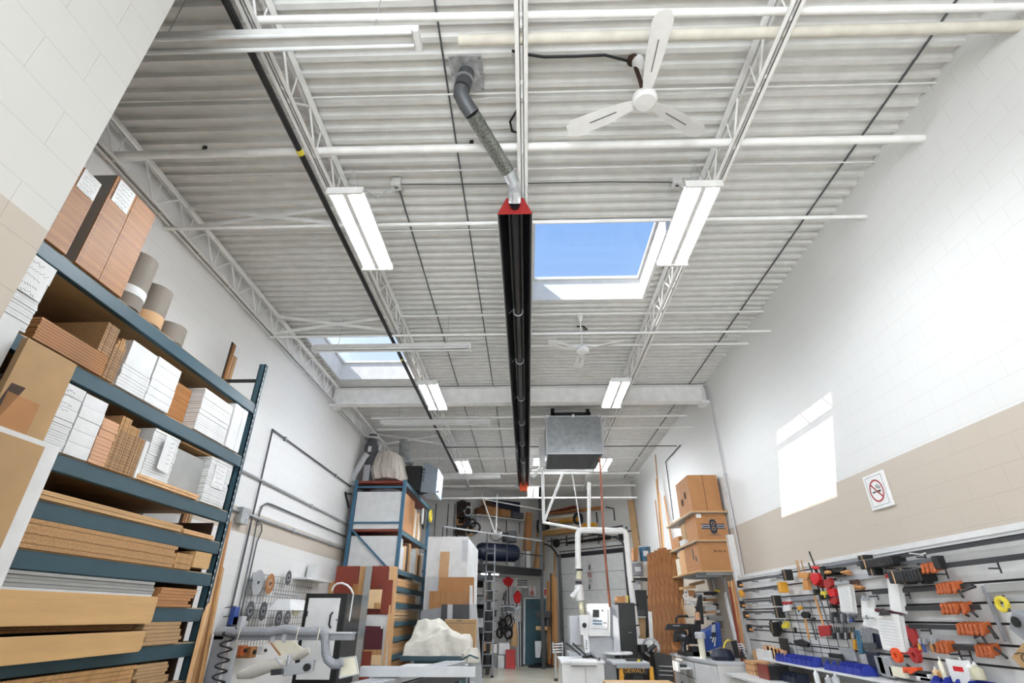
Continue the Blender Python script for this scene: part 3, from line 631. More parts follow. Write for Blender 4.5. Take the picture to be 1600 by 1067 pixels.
flatstack('thin_strip', 4.0, 4.86, 2.502, 2.545, .018, 'oak_light', 'pale strip lying along the front edge of the third shelf', 'strip', 'pale strips on the third shelf', x0=FX+.004, dep=.06)
solo('grey_sheet', G().box(FX-.62, FX-.06, 4.42, 4.90, 2.547, 2.88), 'grey_board', 'large grey panel face beside the last white stack on the third shelf', 'panel')
flatstack('white_board', 4.91, 5.30, 2.502, 2.93, .018, 'white_board', 'white board edge in the farthest stack on the third shelf', 'board', WB+' farthest stack, third shelf', seed=14)
note(5.0, 5.2, 2.66, 2.90, FX+.004, 'faint white note on the farthest stack of the third shelf', 21)
flatstack('box_edge', 4.5, 5.2, 2.94, 2.955, .012, 'plank', 'thin wooden strip on top of the farthest white stack', 'strip', None, x0=FX-.05, dep=.3)
# fourth: thin long boards
flatstack('long_board', 2.4, 4.75, 2.202, 2.262, .012, 'plywood', 'long thin plywood board lying on the fourth shelf', 'board', 'long thin boards on the fourth shelf', yj=.05, jit=.02, seed=15)
flatstack('short_board', 4.80, 5.30, 2.202, 2.24, .016, 'oak_light', 'short pale board at the far end of the fourth shelf', 'board', 'short pale boards, fourth shelf', yj=.06, seed=16)
for k in range(4): solo('white_carton', G().box(FX-.75, FX-.45, 4.55+k*.19, 4.70+k*.19, 2.202, 2.36), ['pink_wood', 'white_board', 'kraft', 'white_board'][k], ['pinkish', 'first white', 'brown', 'second white'][k]+' small box at the back of the fourth shelf, far end', 'box', None)
# fifth: thick particle boards
flatstack('particle_board', 2.3, 4.78, 1.912, 2.085, .027, 'particle', 'long particle board in the thick stack on the fifth shelf', 'board', 'long particle boards on the fifth shelf', yj=.02, jit=.012, gap=.0015, seed=17)
flatstack('particle_board', 4.80, 5.04, 1.912, 2.04, .03, 'plank', 'short tan board at the far end of the fifth shelf', 'board', 'short tan boards, fifth shelf', yj=.03, seed=18)
flatstack('tan_block', 5.07, 5.34, 1.94, 2.08, .14, 'maple', 'squarish tan block by the far post on the fifth shelf', 'block', None)
# sixth
flatstack('grey_strip', 2.9, 4.63, 1.70, 1.79, .02, 'grey_board', 'grey strip above the white boards on the sixth shelf', 'strip', 'grey strips on the sixth shelf', yj=.05, jit=.02, seed=19)
flatstack('white_strip', 2.4, 4.62, 1.612, 1.70, .042, 'white_board', 'long white board behind the upper maple plank', 'board', 'long white boards on the sixth shelf', yj=.02)
flatstack('brown_block', 4.68, 5.2, 1.612, 1.76, .022, 'tan_box', 'brown board at the far end of the sixth shelf', 'board', 'brown boards far end, sixth shelf', yj=.05, seed=22)
def maple(y0, y1, za, zb, dz, label, xo):
    t = T('maple_plank', label, 'plank', 'wide maple planks sticking out of the rack'); g = t.part('plank_face', 'maple', bev=.003)
    g.poly([(xo, y0, za+dz), (xo, y1-.02, za), (xo, y1, za+.02), (xo, y1, zb-.02), (xo, y1-.015, zb), (xo, y0, zb+dz*.4)], (-.022, 0, 0)); t.done()
maple(2.0, 4.58, 1.49, 1.68, 0, 'upper wide maple plank lying across the front of the rack', -3.0)
maple(2.0, 4.55, 1.30, 1.44, -.02, 'lower wide maple plank lying across the front of the rack', -3.0)
flatstack('dark_board', 2.4, 4.5, 1.45, 1.50, .014, 'particle_dark', 'dark board edge above the lower maple plank', 'board', 'dark boards above the lower maple plank', yj=.02)
flatstack('tan_board', 4.66, 5.15, 1.332, 1.50, .022, 'kraft', 'tan board at the far end of the seventh shelf', 'board', 'tan boards far end, seventh shelf', yj=.04, seed=23)
flatstack('tan_board', 2.2, 4.68, 1.032, 1.205, .025, 'plank', 'long tan board on the eighth shelf below the maple planks', 'board', 'long tan boards on the eighth shelf', yj=.02, seed=24)
flatstack('brown_board', 4.72, 5.12, 1.032, 1.20, .02, 'kraft', 'short brown board at the far end of the eighth shelf', 'board', 'short brown boards, eighth shelf', yj=.04, seed=25)
solo('shade_sheet', G().box(-4.06, -4.03, 1.9, 5.42, .46, 2.38), 'shadow_brown', 'added dark sheet for the shade inside the lower levels of the left rack', 'sheet')  # dark sheets put behind the boards in place of shade in the gaps
solo('shade_sheet', G().box(-4.06, -4.03, 1.9, 5.0, 2.51, 3.55), 'shadow_brown', 'added dark sheet for the shade inside the upper levels of the left rack', 'sheet')
solo('end_shade_sheet', G().box(-4.02, -3.2, 5.40, 5.42, .46, 2.38), 'shadow_brown', 'added dark sheet for the shade at the far end of the lower levels of the left rack', 'sheet')  # added to cover the wall and darken the shaded gaps at this end
# sheets standing against the rack front
solo('white_sheet', G().box(-3.05, -3.03, 1.75, 2.60, 0, 3.10), 'white_board', 'tall white sheet standing at the near end of the rack under the note', 'sheet')
t = T('tan_sheet', 'tall tan cardboard sheet standing against the rack with a dark slot', 'sheet'); t.part('sheet_face', 'kraft', bev=.002).box(-3.0, -2.96, 2.61, 2.985, 0, 3.01)
t.part('hand_slot', 'shadow_brown').poly([(-2.9595, 2.612, 2.58), (-2.9595, 2.64, 2.73), (-2.9595, 2.73, 2.735), (-2.9595, 2.66, 2.52), (-2.9595, 2.612, 2.42)], (.001, 0, 0)); t.part('tape_patch', 'tan_box').box(-2.9595, -2.9585, 2.64, 2.86, 2.2, 2.68); t.done()
solo('upright_sheet', G().box(-2.95, -2.93, 2.3, 3.085, 0, 2.48), 'white_board', 'white melamine panel standing between the two tan sheets', 'panel')
solo('tan_sheet', G().box(-2.90, -2.86, 2.0, 2.91, 0, 2.43), 'kraft', 'shorter tan sheet standing in front of the white panel, nearest the camera', 'sheet')
# long mouldings leaning at the far rack post
MO = [(f3a, f3b) for f3a, f3b in []]
f3 = cr(0, 750, 3.367)
tops = [(1210, 218), (1195, 225), (1180, 300), (1170, 460)]; bots = [(1035, 1067), (1010, 1067), (990, 1067), (1055, 1067)]
for k, (a, b) in enumerate(zip(tops, bots)):
    A = P(*f3(*a), X=-3.35+.04*k); B = P(*f3(*b), X=-3.0+.02*k); d = (B-A); B = A+d*(A.z/(A.z-B.z))
    solo('moulding', G().bar(A, B, .045, .022, up=(1, 0, 0)), ['tan_box', 'plank', 'oak_light', 'plank'][k], ['dark tan', 'golden', 'pale', 'short golden'][k]+' moulding strip leaning beside the far post of the left rack', 'moulding', None)

# ================================================================ LEFT WALL CONDUITS
Q5 = cr(350, 640, 4.848); XC = XL+.03
def wp(f, pts, X=XC): return [P(*f(*p), X=X) for p in pts]
def wallpipe(pts, r, mt, label, clips=()):
    t = T('conduit', label, 'conduit', 'grey conduits on the left wall'); t.part('conduit_run', mt).tube(pts, r, 8).smooth()
    for q in clips:
        i = min(int(q), len(pts)-2); p = pts[i].lerp(pts[i+1], q-i); t.part('clip', 'steel').box(XL, p.x+.02, p.y-.02, p.y+.02, p.z-.035, p.z+.035)
    return t.done()
a = wp(Q5, [(155, 1067), (368, 150), (960, 580)]); a[0].z = 1.2; a[0].y = a[1].y; a[2].z = a[1].z; wallpipe(a, .016, 'dark_steel', 'vertical conduit that turns and runs high along the left wall', (1.12, 1.75))
z = 3.42; wallpipe([Vector((XC, 4.5, z)), Vector((XC, 12.6, z))], .020, 'steel', 'straight horizontal conduit crossing the left wall at mid height', (.3, .7))
z = 2.88; wallpipe([Vector((XC, 5.0, z)), Vector((XC, 12.6, z))], .022, 'steel', 'lower horizontal conduit through the grey junction box', (.6, .85))
a = wp(Q5, [(255, 850), (270, 780), (290, 730), (325, 710), (360, 718), (920, 955)]); a[-1].z = a[-2].z; wallpipe(a, .014, 'dark_steel', 'curved conduit looping up from the lower conduit on the left wall')
a = wp(Q5, [(250, 850), (285, 870), (285, 920), (250, 1000), (235, 1067)]); b = a[-1].copy(); b.z = 1.5; wallpipe(a+[b], .011, 'dark_steel', 'thin curved conduit dropping from the lower conduit')
a = wp(Q5, [(250, 850), (210, 1067)]); b = a[-1].copy(); b.z = 1.4; a.append(b); wallpipe(a, .010, 'dark_steel', 'thin straight conduit dropping beside the saw blades')
p = P(*Q5(130, 800), X=XC); t = T('junction_box', 'grey metal junction box on the left wall beside the rack', 'box'); t.part('box_body', 'galv', bev=.004).box(XL, XL+.1, p.y-.11, p.y+.11, p.z-.12, p.z+.1); t.part('cover_screw', 'steel').disc((XL+.1, p.y+.05, p.z-.05), .012, .006, (1, 0, 0)); t.done()
solo('bracket', G().bar(P(*Q5(920, 625), X=XC), P(*Q5(945, 740), X=XC), .03, .03, up=(1, 0, 0)).bar(P(*Q5(925, 637), X=XC), P(*Q5(965, 637), X=XC), .03, .03, up=(1, 0, 0)), 'black', 'small black bracket on the left wall beside the blue rack', 'bracket')

# wall grid with saw blades
g1 = cr(340, 860, 5.155)
t = T('wire_grid', 'black wire grid panel on the left wall holding saw blades', 'grid'); XG = XL+.06
A = P(*g1(285, 180), X=XG); Bq = P(*g1(700, 240), X=XG); zt = A.z; y0 = A.y; y1 = P(*g1(770, 260), X=XG).y
g = t.part('grid_wires', 'dark_steel')
k = 0
while y0+k*.1 < y1: g.tube([(XG, y0+k*.1, 1.15), (XG, y0+k*.1, zt)], .0035, 5); k += 1
k = 0
while zt-k*.1 > 1.15: g.tube([(XG+.006, y0, zt-k*.1), (XG+.006, y1, zt-k*.1)], .0035, 5); k += 1
for q in (y0+.05, y1-.05): t.part('standoff', 'dark_steel').tube([(XL, q, zt-.1), (XG, q, zt-.1)], .006, 6)
t.done()
for (cx, cy, w, mt, l) in [(325, 258, 55, 'steel', 'large silver saw blade, top left on the wire grid'), (422, 268, 44, 'walnut_oak', 'rusty brown saw blade on the wire grid'), (570, 220, 31, 'dark_steel', 'small dark saw blade below the white wall shelf'),
                           (258, 487, 42, 'dark_steel', 'grey saw blade lower left on the wire grid'), (365, 488, 40, 'dark_steel', 'grey saw blade lower middle on the wire grid'), (490, 550, 38, 'dark_steel', 'grey saw blade behind the hose, left of pair'), (560, 542, 34, 'dark_steel', 'grey saw blade behind the hose, right of pair')]:
    c = P(*g1(cx, cy), X=XG+.04); e = P(*g1(cx, cy-(w*1.95)), X=XG+.04); r = abs(e.z-c.z)
    t = T('circular_saw_disc', l, 'saw blade', 'round saw blades on the wire grid'); b = t.part('disc', mt); n = 40; vs = []
    for k in range(n*2):
        a_ = math.pi*k/n; rr = r if k % 2 else r*.955; vs.append((c.x, c.y+rr*math.cos(a_), c.z+rr*math.sin(a_)))
    b.poly(vs, (.004, 0, 0)); t.part('arbor', 'black').disc((c.x+.004, c.y, c.z), r*.13, .004, (1, 0, 0)); t.part('printed_ring', 'light_grey').ring((c.x+.0045, c.y, c.z), r*.38, .012, .001, (1, 0, 0)); t.part('hook', 'black').tube([(XG, c.y, c.z+.01), (XG+.07, c.y, c.z), (XG+.07, c.y, c.z+.02)], .004, 5); t.done()
a = P(*g1(610, 205), X=XL); b = P(*g1(800, 245), X=XL)
t = T('wall_shelf', 'small white shelf on the left wall above the wire grid', 'shelf'); t.part('board', 'white_board').box(XL, XL+.28, a.y, b.y+.1, a.z-.05, a.z-.02); t.part('bracket', 'white_metal').box(XL, XL+.03, a.y+.1, a.y+.13, a.z-.25, a.z-.05).box(XL, XL+.03, b.y-.1, b.y-.07, a.z-.25, a.z-.05); t.done()
p = P(*g1(770, 175), X=XL+.12); solo('white_box', G().box(p.x-.08, p.x+.08, p.y-.1, p.y+.1, a.z-.02, p.z+.12), 'white_board', 'small white box on the left wall shelf', 'box')
a = P(*g1(480, 480), X=-3.75); b = P(*g1(660, 400), X=-3.75); t = T('lamp_shade', 'white shaded lamp in front of the wire grid', 'lamp')
t.part('shade', 'white_metal').hexa([(-3.9, a.y, a.z), (-3.55, a.y, a.z), (-3.55, b.y, a.z), (-3.9, b.y, a.z), (-3.82, a.y+.1, b.z), (-3.63, a.y+.1, b.z), (-3.63, b.y-.1, b.z), (-3.82, b.y-.1, b.z)])
t.part('bulb', 'ivory').lathe([(.03, 0), (.06, .05), (.05, .1)], (-3.72, b.y-.15, a.z-.08), n=14).smooth(); t.part('arm', 'steel').tube([(XL, b.y, b.z+.1), (-3.72, b.y-.1, b.z+.05), (-3.72, b.y-.2, b.z)], .012, 8); t.done()
# white cabinet door with black frame
a = P(*g1(640, 640), X=-3.5); a = P(*g1(645, 640), Y=6.9); b = P(*g1(1035, 345), Y=6.9); c = P(*g1(705, 345), Y=6.9)
t = T('machine_cabinet', 'white machine door in black frame behind the grey gantry', 'cabinet'); x0, x1, zt = c.x, b.x, c.z
t.part('frame', 'black').box(x0, x1, 6.95, 7.6, 0, zt); t.part('door_panel', 'white_board', bev=.004).box(x0+.05, x1-.07, 6.925, 6.95, .9, zt-.05); t.part('lower_panel', 'white_board').box(x0+.05, x1-.07, 6.925, 6.95, .1, .82)
for s in (zt-.22, 1.1): t.part('hinge', 'black').tube([(x0+.06, 6.915, s-.03), (x0+.06, 6.915, s+.03)], .01, 8)
p = P(*g1(912, 560), Y=6.9); t.part('handle', 'black').tube([(p.x, 6.925, p.z+.08), (p.x-.01, 6.89, p.z+.05), (p.x-.01, 6.89, p.z-.05), (p.x, 6.925, p.z-.08)], .011, 8).smooth()
p = P(*g1(953, 560), Y=6.9); t.part('keyhole', 'ink').disc((p.x, 6.926, p.z), .01, .004, (0, -1, 0), 10)
t.part('side_window', 'haze_glass').box(x1+.01, x1+.25, 7.0, 7.01, 1.3, zt-.02); t.part('side_rod', 'white_metal').tube([P(*g1(1095, 345), Y=7.0), P(*g1(1060, 570), Y=7.0)], .008, 6); t.done()
t = T('arch_rod', 'thin white arched rod above the machine cabinet', 'rod'); t.part('arch', 'white_metal').tube([P(*g1(*q), Y=7.05) for q in ((920, 325), (935, 290), (960, 268), (1000, 262), (1045, 280), (1075, 310), (1090, 345))], .012, 8).smooth(); t.done()
# grey gantry of the panel saw with grey hose
YG = 5.6
t = T('saw_gantry', 'grey steel overarm frame of the sliding table saw', 'frame')
a = P(*g1(-20, 695), Y=YG); b = P(*g1(1085, 695), Y=YG); zc = P(*g1(500, 668), Y=YG).z; zb = P(*g1(500, 722), Y=YG).z
t.part('top_arm', 'grey_plastic', bev=.004).box(P(336, 985, Y=YG).x, b.x, YG, YG+.09, zb, zc); t.part('arm_lip', 'light_grey').box(P(336, 985, Y=YG).x, b.x, YG-.03, YG+.12, zc, zc+.012)
a = P(336, 985, Y=YG); t.part('post', 'grey_plastic', bev=.004).box(a.x, a.x+.10, YG, YG+.09, 0, zc)
t.part('inner_post', 'light_grey').box(a.x+.16, a.x+.22, YG+.02, YG+.08, .2, zb)
for k in (450, 540): q = P(*g1(k, 690), Y=YG); t.part('arm_bracket', 'light_grey').box(q.x-.02, q.x+.02, YG-.01, YG, zb-.02, zc)
t.done()
t = T('suction_hose', 'ribbed grey hose lying along the saw gantry and drooping down', 'hose'); hp = [P(*g1(*q), Y=YG-.05) for q in ((-10, 650), (120, 652), (250, 655), (420, 656), (480, 645), (540, 632), (600, 640), (680, 655), (760, 655), (830, 650), (860, 670), (868, 740), (870, 820), (885, 875), (930, 915), (970, 915), (1010, 890))]
fine = []
for p_, q_ in zip(hp, hp[1:]):
    for k in range(8): fine.append(p_.lerp(q_, k/8))
t.part('hose_body', 'grey_plastic').tube(fine, [.038+.002*(k % 2) for k in range(len(fine))], 12)
for q in ((190, 660), (655, 660), (825, 660)):
    c = P(*g1(*q), Y=YG-.05); t.part('tie', 'ivory').tube([c+Vector((.01, -.045, .045)), c+Vector((0, -.045, -.06)), c+Vector((-.015, .0, -.13))], .004, 5)
t.done()
t = T('coiled_hose', 'black coiled hose hanging inside the gantry post', 'hose'); cc = P(*g1(62, 800), Y=5.5); pts = []
for k in range(90): a_ = k*.55; pts.append((cc.x+.055*math.cos(a_), cc.y+.055*math.sin(a_), cc.z+.18-k*.0075))
t.part('coil', 'black').tube(pts, .008, 6).smooth(); t.done()
# saw table, outfeed and fence
t = T('sliding_table_saw', 'long grey sliding table saw in front of the left wall', 'table saw')
sa = cr(340, 940, 3.81)
ta = [P(*sa(*q), Z=.93) for q in ((80, 455), (230, 428), (720, 430), (740, 480))]
zt = .93
t.part('table_top', 'dark_steel', bev=.004).box(-2.95, -1.9, 4.6, 6.0, .88, .93)
t.part('machine_base', 'grey_plastic').box(-2.85, -2.1, 4.8, 5.55, .0, .88)
a = P(*sa(760, 475), Z=.97); b = P(*sa(1060, 395), Z=.97)
for k in range(4): t.part('slide_rail', 'steel', bev=.003).bar((-2.0+.075*k, 4.2, .955), (-1.15+.075*k, 8.6, .955), .06, .05)
t.part('slide_beam', 'dark_metal').bar((-1.76, 4.2, .85), (-.92, 8.6, .85), .1, .14)
t.part('cross_fence', 'light_grey', bev=.004).box(-1.75, -.55, 6.25, 6.34, .99, 1.08)
for k in (0, 1): t.part('support_leg', 'grey_plastic').box(-1.35+.6*k, -1.28+.6*k, 6.9+.9*k, 6.97+.9*k, 0, .8)
t.done()
t = T('blade_guard', 'milky clear guard plate on the saw table beside the hose end', 'guard'); pp = [P(*sa(*q), Y=5.75) for q in ((725, 455), (740, 335), (820, 325), (838, 430))]
t.part('guard_plate', 'ivory').poly(pp, (0, .03, 0)); t.part('guard_rim', 'light_grey').tube(pp+[pp[0]], .008, 6); t.done()
t = T('rip_fence', 'grey fence block with black knobs on the saw table', 'fence'); t.part('fence_plate', 'steel', bev=.003).slab([P(*sa(*q), Y=5.4) for q in ((385, 445), (560, 420), (575, 345), (390, 380))], (0, .05, 0))
t.part('knob', 'black').disc(P(*sa(535, 390), Y=5.37), .03, .03, (0, -1, 0)); t.part('clamp_block', 'dark_metal', bev=.003).slab([P(*sa(*q), Y=5.35) for q in ((315, 440), (380, 435), (380, 400), (315, 405))], (0, .1, 0)); t.part('spindle', 'steel').tube([P(*sa(420, 375), Y=5.4), P(*sa(430, 320), Y=5.4)], .02, 10).smooth(); t.part('lever', 'steel').tube([P(*sa(345, 330), Y=5.4), P(*sa(375, 375), Y=5.4)], .008, 6); t.done()
t = T('dust_bag', 'pale cloth dust bag lying across the saw behind the gantry', 'bag'); t.part('bag', 'cloth').tube([P(*sa(*q), Y=6.1) for q in ((120, 440), (200, 420), (300, 385), (360, 370), (400, 365))], [.03, .06, .06, .05, .035], 12).smooth()
t.part('spout', 'cloth').tube([P(*sa(*q), Y=6.0) for q in ((450, 335), (500, 310), (545, 290))], [.03, .045, .03], 12).smooth(); t.done()
for k, (ps, mt, l) in enumerate([(((135, 440), (370, 360), (375, 345), (140, 425)), 'kraft', 'long tan offcut lying behind the saw table'), (((305, 232), (375, 318), (520, 290), (440, 228)), 'ivory', 'pale hinged panel tilted above the saw table'), (((300, 232), (367, 322), (375, 318), (308, 230)), 'tan_box', 'tan strip edging the tilted panel above the saw')]):
    solo('offcut', G().slab([P(*sa(*q), Y=6.15-.03*k) for q in ps], (0, .02, 0)), mt, l, 'panel')
for (x, y, mt, l) in [(100, 75, 'blue_tool', 'blue handled brush hanging at the left wall'), (90, 130, 'dark_metal', 'dark tool hanging below the blue brush'), (140, 130, 'light_grey', 'grey tool beside the blue brush')]:
    p = P(*sa(x, y), X=-4.05); t = T('hand_tool', l, 'tool'); t.part('tool_body', mt, bev=.006).box(p.x-.03, p.x+.03, p.y-.07, p.y+.07, p.z-.13, p.z+.09); t.part('hook', 'black').tube([(XL, p.y, p.z+.08), (p.x, p.y, p.z+.1)], .006, 5); t.done()
for (x, y, r, mt, l) in [(215, 300, .07, 'walnut_oak', 'brown jig block on the grid under the gantry'), (280, 290, .05, 'white_metal', 'white switch block under the gantry'), (160, 290, .06, 'orange_clamp', 'orange strap roll on the wall under the gantry')]:
    p = P(*sa(x, y), X=-3.95); t = T('jig', l, 'jig'); t.part('jig_body', mt, bev=.008).box(XL+.05, p.x, p.y-r*1.4, p.y+r*1.4, p.z-r, p.z+r); t.part('knob', 'black').disc((p.x, p.y, p.z), r*.4, .03, (1, 0, 0)); t.done()

# ================================================================ BLUE RACK IN THE MIDDLE LEFT
QX0, QX1, QY0, QY1 = -4.07, -2.84, 12.20, 15.65
LV2 = [4.37, 3.28, 2.46, 2.12, 1.80, 1.45, 1.16, .83, .4]
t = T('storage_rack', 'blue steel storage rack with white sheets on its end, beyond the saw', 'rack')
for y in (QY0, QY1-.07):
    for x in (QX0, QX1-.08): t.part('upright', 'blue_steel', bev=.004).box(x, x+.08, y, y+.07, 0, 4.39)
for z in (4.22, 3.42): t.part('end_brace', 'blue_steel').box(QX0+.08, QX1-.08, QY0-.01, QY0+.03, z-.02, z+.02)
t.part('end_brace', 'blue_steel').bar((QX0+.06, QY0-.01, 3.30), (QX1-.1, QY0-.01, 2.35), .04, .03, up=(0, 1, 0))
for z in LV2:
    for x in (QX1-.05, QX0): t.part('beam', 'teal_light', bev=.004).box(x, x+.05, QY0+.05, QY1, z-.11, z-.01)
    t.part('shelf_deck', 'cherry' if z > 3 else 'plywood').box(QX0+.02, QX1-.02, QY0+.02, QY1, z-.022 if z < 3 else z-.05, z)
t.done()
for k, (za, zb, l) in enumerate([(3.43, 4.12, 'top white sheet in the end of the blue rack'), (3.29, 3.40, 'narrow white sheet above the brown shelf edge of the blue rack'), (2.2, 3.14, 'large lower white sheet in the end of the blue rack')]):
    solo('white_sheet', G().box(QX0+.09, QX1-.09, QY0+.04, QY0+.06, za, zb), 'white_board', l, 'sheet')
kk = K2 = cr(500, 660, 5.336); mm = cr(500, 840, 4.7)
def side(name, y0, y1, z0, z1, mt, label, cat, group=None, dep=.5, x=QX1-.03): return solo(name, G().box(x-dep, x, y0, y1, z0, z1), mt, label, cat, group)
side('cardboard_pack', 12.32, 13.5, 3.29, 4.12, 'tan_box', 'tall brown cardboard pack on the second level of the blue rack', 'pack')
for k in range(6): side('standing_board', 13.55+.17*k, 13.70+.17*k, 3.29, 3.98-.03*(k % 3), ['oak_light', 'white_board', 'plank', 'kraft', 'white_board', 'oak_light'][k], ['pale wooden', 'first white', 'golden', 'brown', 'second white', 'far pale'][k]+' board standing on the second level of the blue rack', 'board', None)
for k in range(12): side('standing_board', 12.35+.24*k, 12.35+.24*k+(.2 if k else .22), 2.47, 3.10-.05*((k*7) % 4), ['white_board', 'white_board', 'oak_light', 'shadow_brown', 'plank', 'white_board'][k % 6], 'narrow board standing on edge on the third level of the blue rack', 'board', 'boards standing on the third level of the blue rack')['label'] = 'board standing on the third level of the blue rack, '+ORD[k]+' from near end'
for (z0, z1, mt, nm, e) in [(2.13, 2.28, 'oak_light', 'fourth', 14.9), (1.81, 1.97, 'oak_light', 'fifth', 14.6), (1.46, 1.66, 'cream', 'sixth', 15.0), (1.17, 1.36, 'plank', 'seventh', 14.7), (.84, 1.03, 'oak_light', 'eighth', 14.5), (.41, .7, 'plank', 'ninth', 14.5)]:
    flatstack('flat_board', 12.35, e, z0, z1, .03, mt, 'wooden board lying on the %s level of the blue rack' % nm, 'board', 'flat boards on the %s level of the blue rack' % nm, x0=QX1-.01, dep=.5, yj=.1, jit=.03, seed=int(z0*100))
p = P(*kk(860, 790), X=QX1+.03); t = T('spring_clamp', 'black and white clamp hanging on the top beam of the blue rack', 'clamp'); t.part('clamp_body', 'black').poly([p+Vector((0, -.12, .2)), p+Vector((0, .1, .22)), p+Vector((0, .05, -.3)), p+Vector((0, -.1, -.2))], (.03, 0, 0)); t.part('pad', 'white_metal').box(p.x, p.x+.035, p.y-.2, p.y-.12, p.z-.2, p.z+.2); t.done()
p = P(*kk(915, 780), X=QX1+.06); t = T('rope_coil', 'yellow rope coil hanging at the far corner of the blue rack', 'rope')
g = t.part('coil', 'yellow')
for k in range(5): g.tube([(p.x+.01*k, p.y+.14*math.cos(a_*.7+k), p.z+.16*math.sin(a_*.7+k)) for a_ in range(10)], .014, 6)
t.done()
# vacuum / bagged machine on top
t = T('covered_machine', 'lumpy machine under a pale plastic sheet on top of the blue rack', 'covered machine')
def drape(rings, mt, g, n=28, wob=.0, seed=1, sq=1.0):
    """closed draped shape from stacked rings (cx, cy, z, rx, ry)"""
    rd = random.Random(seed); ph = [rd.uniform(0, 6.28) for _ in range(6)]; vs = []
    for i, (cx, cy, z, rx, ry) in enumerate(rings):
        for k in range(n):
            a_ = 2*math.pi*k/n; f = 1+wob*(1-.5*i/len(rings))*(math.sin(5*a_+ph[0])+.7*math.sin(9*a_+ph[1])+.5*math.sin(13*a_+ph[2]+i*.4))
            ca, sa_ = math.cos(a_), math.sin(a_); e = 1/max(abs(ca), abs(sa_))**(.5*sq)
            vs.append((cx+rx*ca*f*e, cy+ry*sa_*f*e, z))
    N = len(rings); g.add(vs, [(i*n+k, i*n+(k+1) % n, (i+1)*n+(k+1) % n, (i+1)*n+k) for i in range(N-1) for k in range(n)]+[tuple(range(n))[::-1], tuple((N-1)*n+k for k in range(n))])
g = t.part('plastic_sheet', 'plastic_bag')
def kx(x, y): return P(*kk(x, y), Y=12.9)
rows = [((440, 700), 490), ((425, 712), 440), ((420, 700), 400), ((440, 690), 350), ((455, 675), 300), ((468, 655), 262), ((500, 615), 240), ((540, 600), 230)]
nn = 56; vs = []; rd = random.Random(5)
for i, ((xa_, xb_), yy) in enumerate(rows):
    A_, B_ = kx(xa_, yy), kx(xb_, yy); cx, rx = (A_.x+B_.x)/2, (B_.x-A_.x)/2; ry = rx*1.3 if i < 6 else rx*.9
    for k in range(nn):
        a_ = 2*math.pi*k/nn; f_ = 1+.05*math.sin(4*a_+1)+.04*math.sin(11*a_+i*.35)+.03*math.sin(17*a_-i*.5)+.02*math.sin(29*a_+i)
        ca, sa_ = math.cos(a_), math.sin(a_); e = (abs(ca)**4+abs(sa_)**4)**-.25; vs.append((cx+rx*ca*e*(f_ if abs(ca) < .9 else 1), 13.1+min(ry, .75)*sa_*e*f_, max(4.375, A_.z+.02*math.sin(3*a_))))
N = len(rows); g.add(vs, [(i*nn+k, i*nn+(k+1) % nn, (i+1)*nn+(k+1) % nn, (i+1)*nn+k) for i in range(N-1) for k in range(nn)]+[tuple(range(nn))[::-1], tuple((N-1)*nn+k for k in range(nn))])
t.done()
p = P(*kk(385, 460), Y=12.7)
t = T('dust_extractor', 'dark purple grey dust extractor with white label on top of the blue rack', 'dust extractor'); px = max(p.x, -3.95)
t.part('extractor_body', 'ink').lathe([(.13, 0), (.14, .1), (.11, .6), (.16, .75), (.17, 1.0), (.12, 1.1), (.1, 1.3)], (px, 12.75, 4.375), n=20).smooth()
t.part('label_plate', 'light_grey').box(px-.07, px+.08, 12.58, 12.63, 4.42, 4.85); t.part('label_plate', 'paper').box(px-.03, px+.05, 12.57, 12.62, 5.18, 5.32)
t.part('top_ring', 'white_metal').lathe([(.2, 0), (.2, .03)], (px, 12.75, 5.55), n=20)
t.part('filter_hose', 'light_grey').tube([P(*kk(*q), Y=12.4) for q in ((395, 260), (370, 290), (320, 380), (280, 440), (270, 490))], .075, 14).smooth(); t.done()
t = T('plastic_film', 'crumpled grey plastic film under the top shelf of the blue rack', 'film'); g = t.part('film', 'grey_plastic'); drape([(-3.4, 12.6, 4.13, .35, .2), (-3.4, 12.6, 4.22, .3, .16), (-3.35, 12.6, 4.27, .12, .06)], '', g, wob=.15, seed=9); t.done()

# ---------------- panels leaning on the blue rack
def lean(name, pix, Y, mt, label, cat='panel', th=.018, f=mm, group=None):
    a, b, c, d = [P(*f(*q), Y=Y) for q in pix]
    if any(k in label for k in ('large cherry', 'second cherry', 'long tan strip leaning', 'shorter golden', 'long grey', 'pale wooden strip', 'white panel', 'tan panel at', 'thin pale edge', 'brown sample')): a = a+(a-d)*(a.z/(d.z-a.z)); b = b+(b-c)*(b.z/(c.z-b.z))
    return solo(name, G().slab([a, b, c, d], (0, th, 0)), mt, label, cat, group)
lean('tan_sample', [(45, 620), (85, 620), (110, 320), (65, 320)], 11.75, 'plank', 'tan panel at the left of the leaning door samples')
lean('cherry_door_sample', [(60, 700), (240, 700), (295, 208), (125, 208)], 11.70, 'cherry', 'large cherry red door panel leaning at the left, behind the white arch')
lean('tan_strip', [(235, 760), (285, 740), (340, 210), (298, 210)], 11.62, 'plank', 'long tan strip leaning beside the cherry panel')
lean('tan_strip', [(225, 780), (262, 760), (278, 340), (242, 340)], 11.58, 'oak', 'shorter golden strip leaning in front of the long tan strip')
lean('grey_strip', [(260, 850), (310, 830), (385, 208), (338, 208)], 11.55, 'grey_board', 'long grey strip leaning against the samples')
lean('cherry_door_sample', [(350, 560), (490, 560), (508, 208), (385, 208)], 11.70, 'cherry', 'second cherry red panel leaning right of the grey strip')
lean('tan_strip', [(480, 940), (520, 940), (572, 212), (512, 208)], 11.66, 'oak_light', 'pale wooden strip leaning at the right end of the samples')
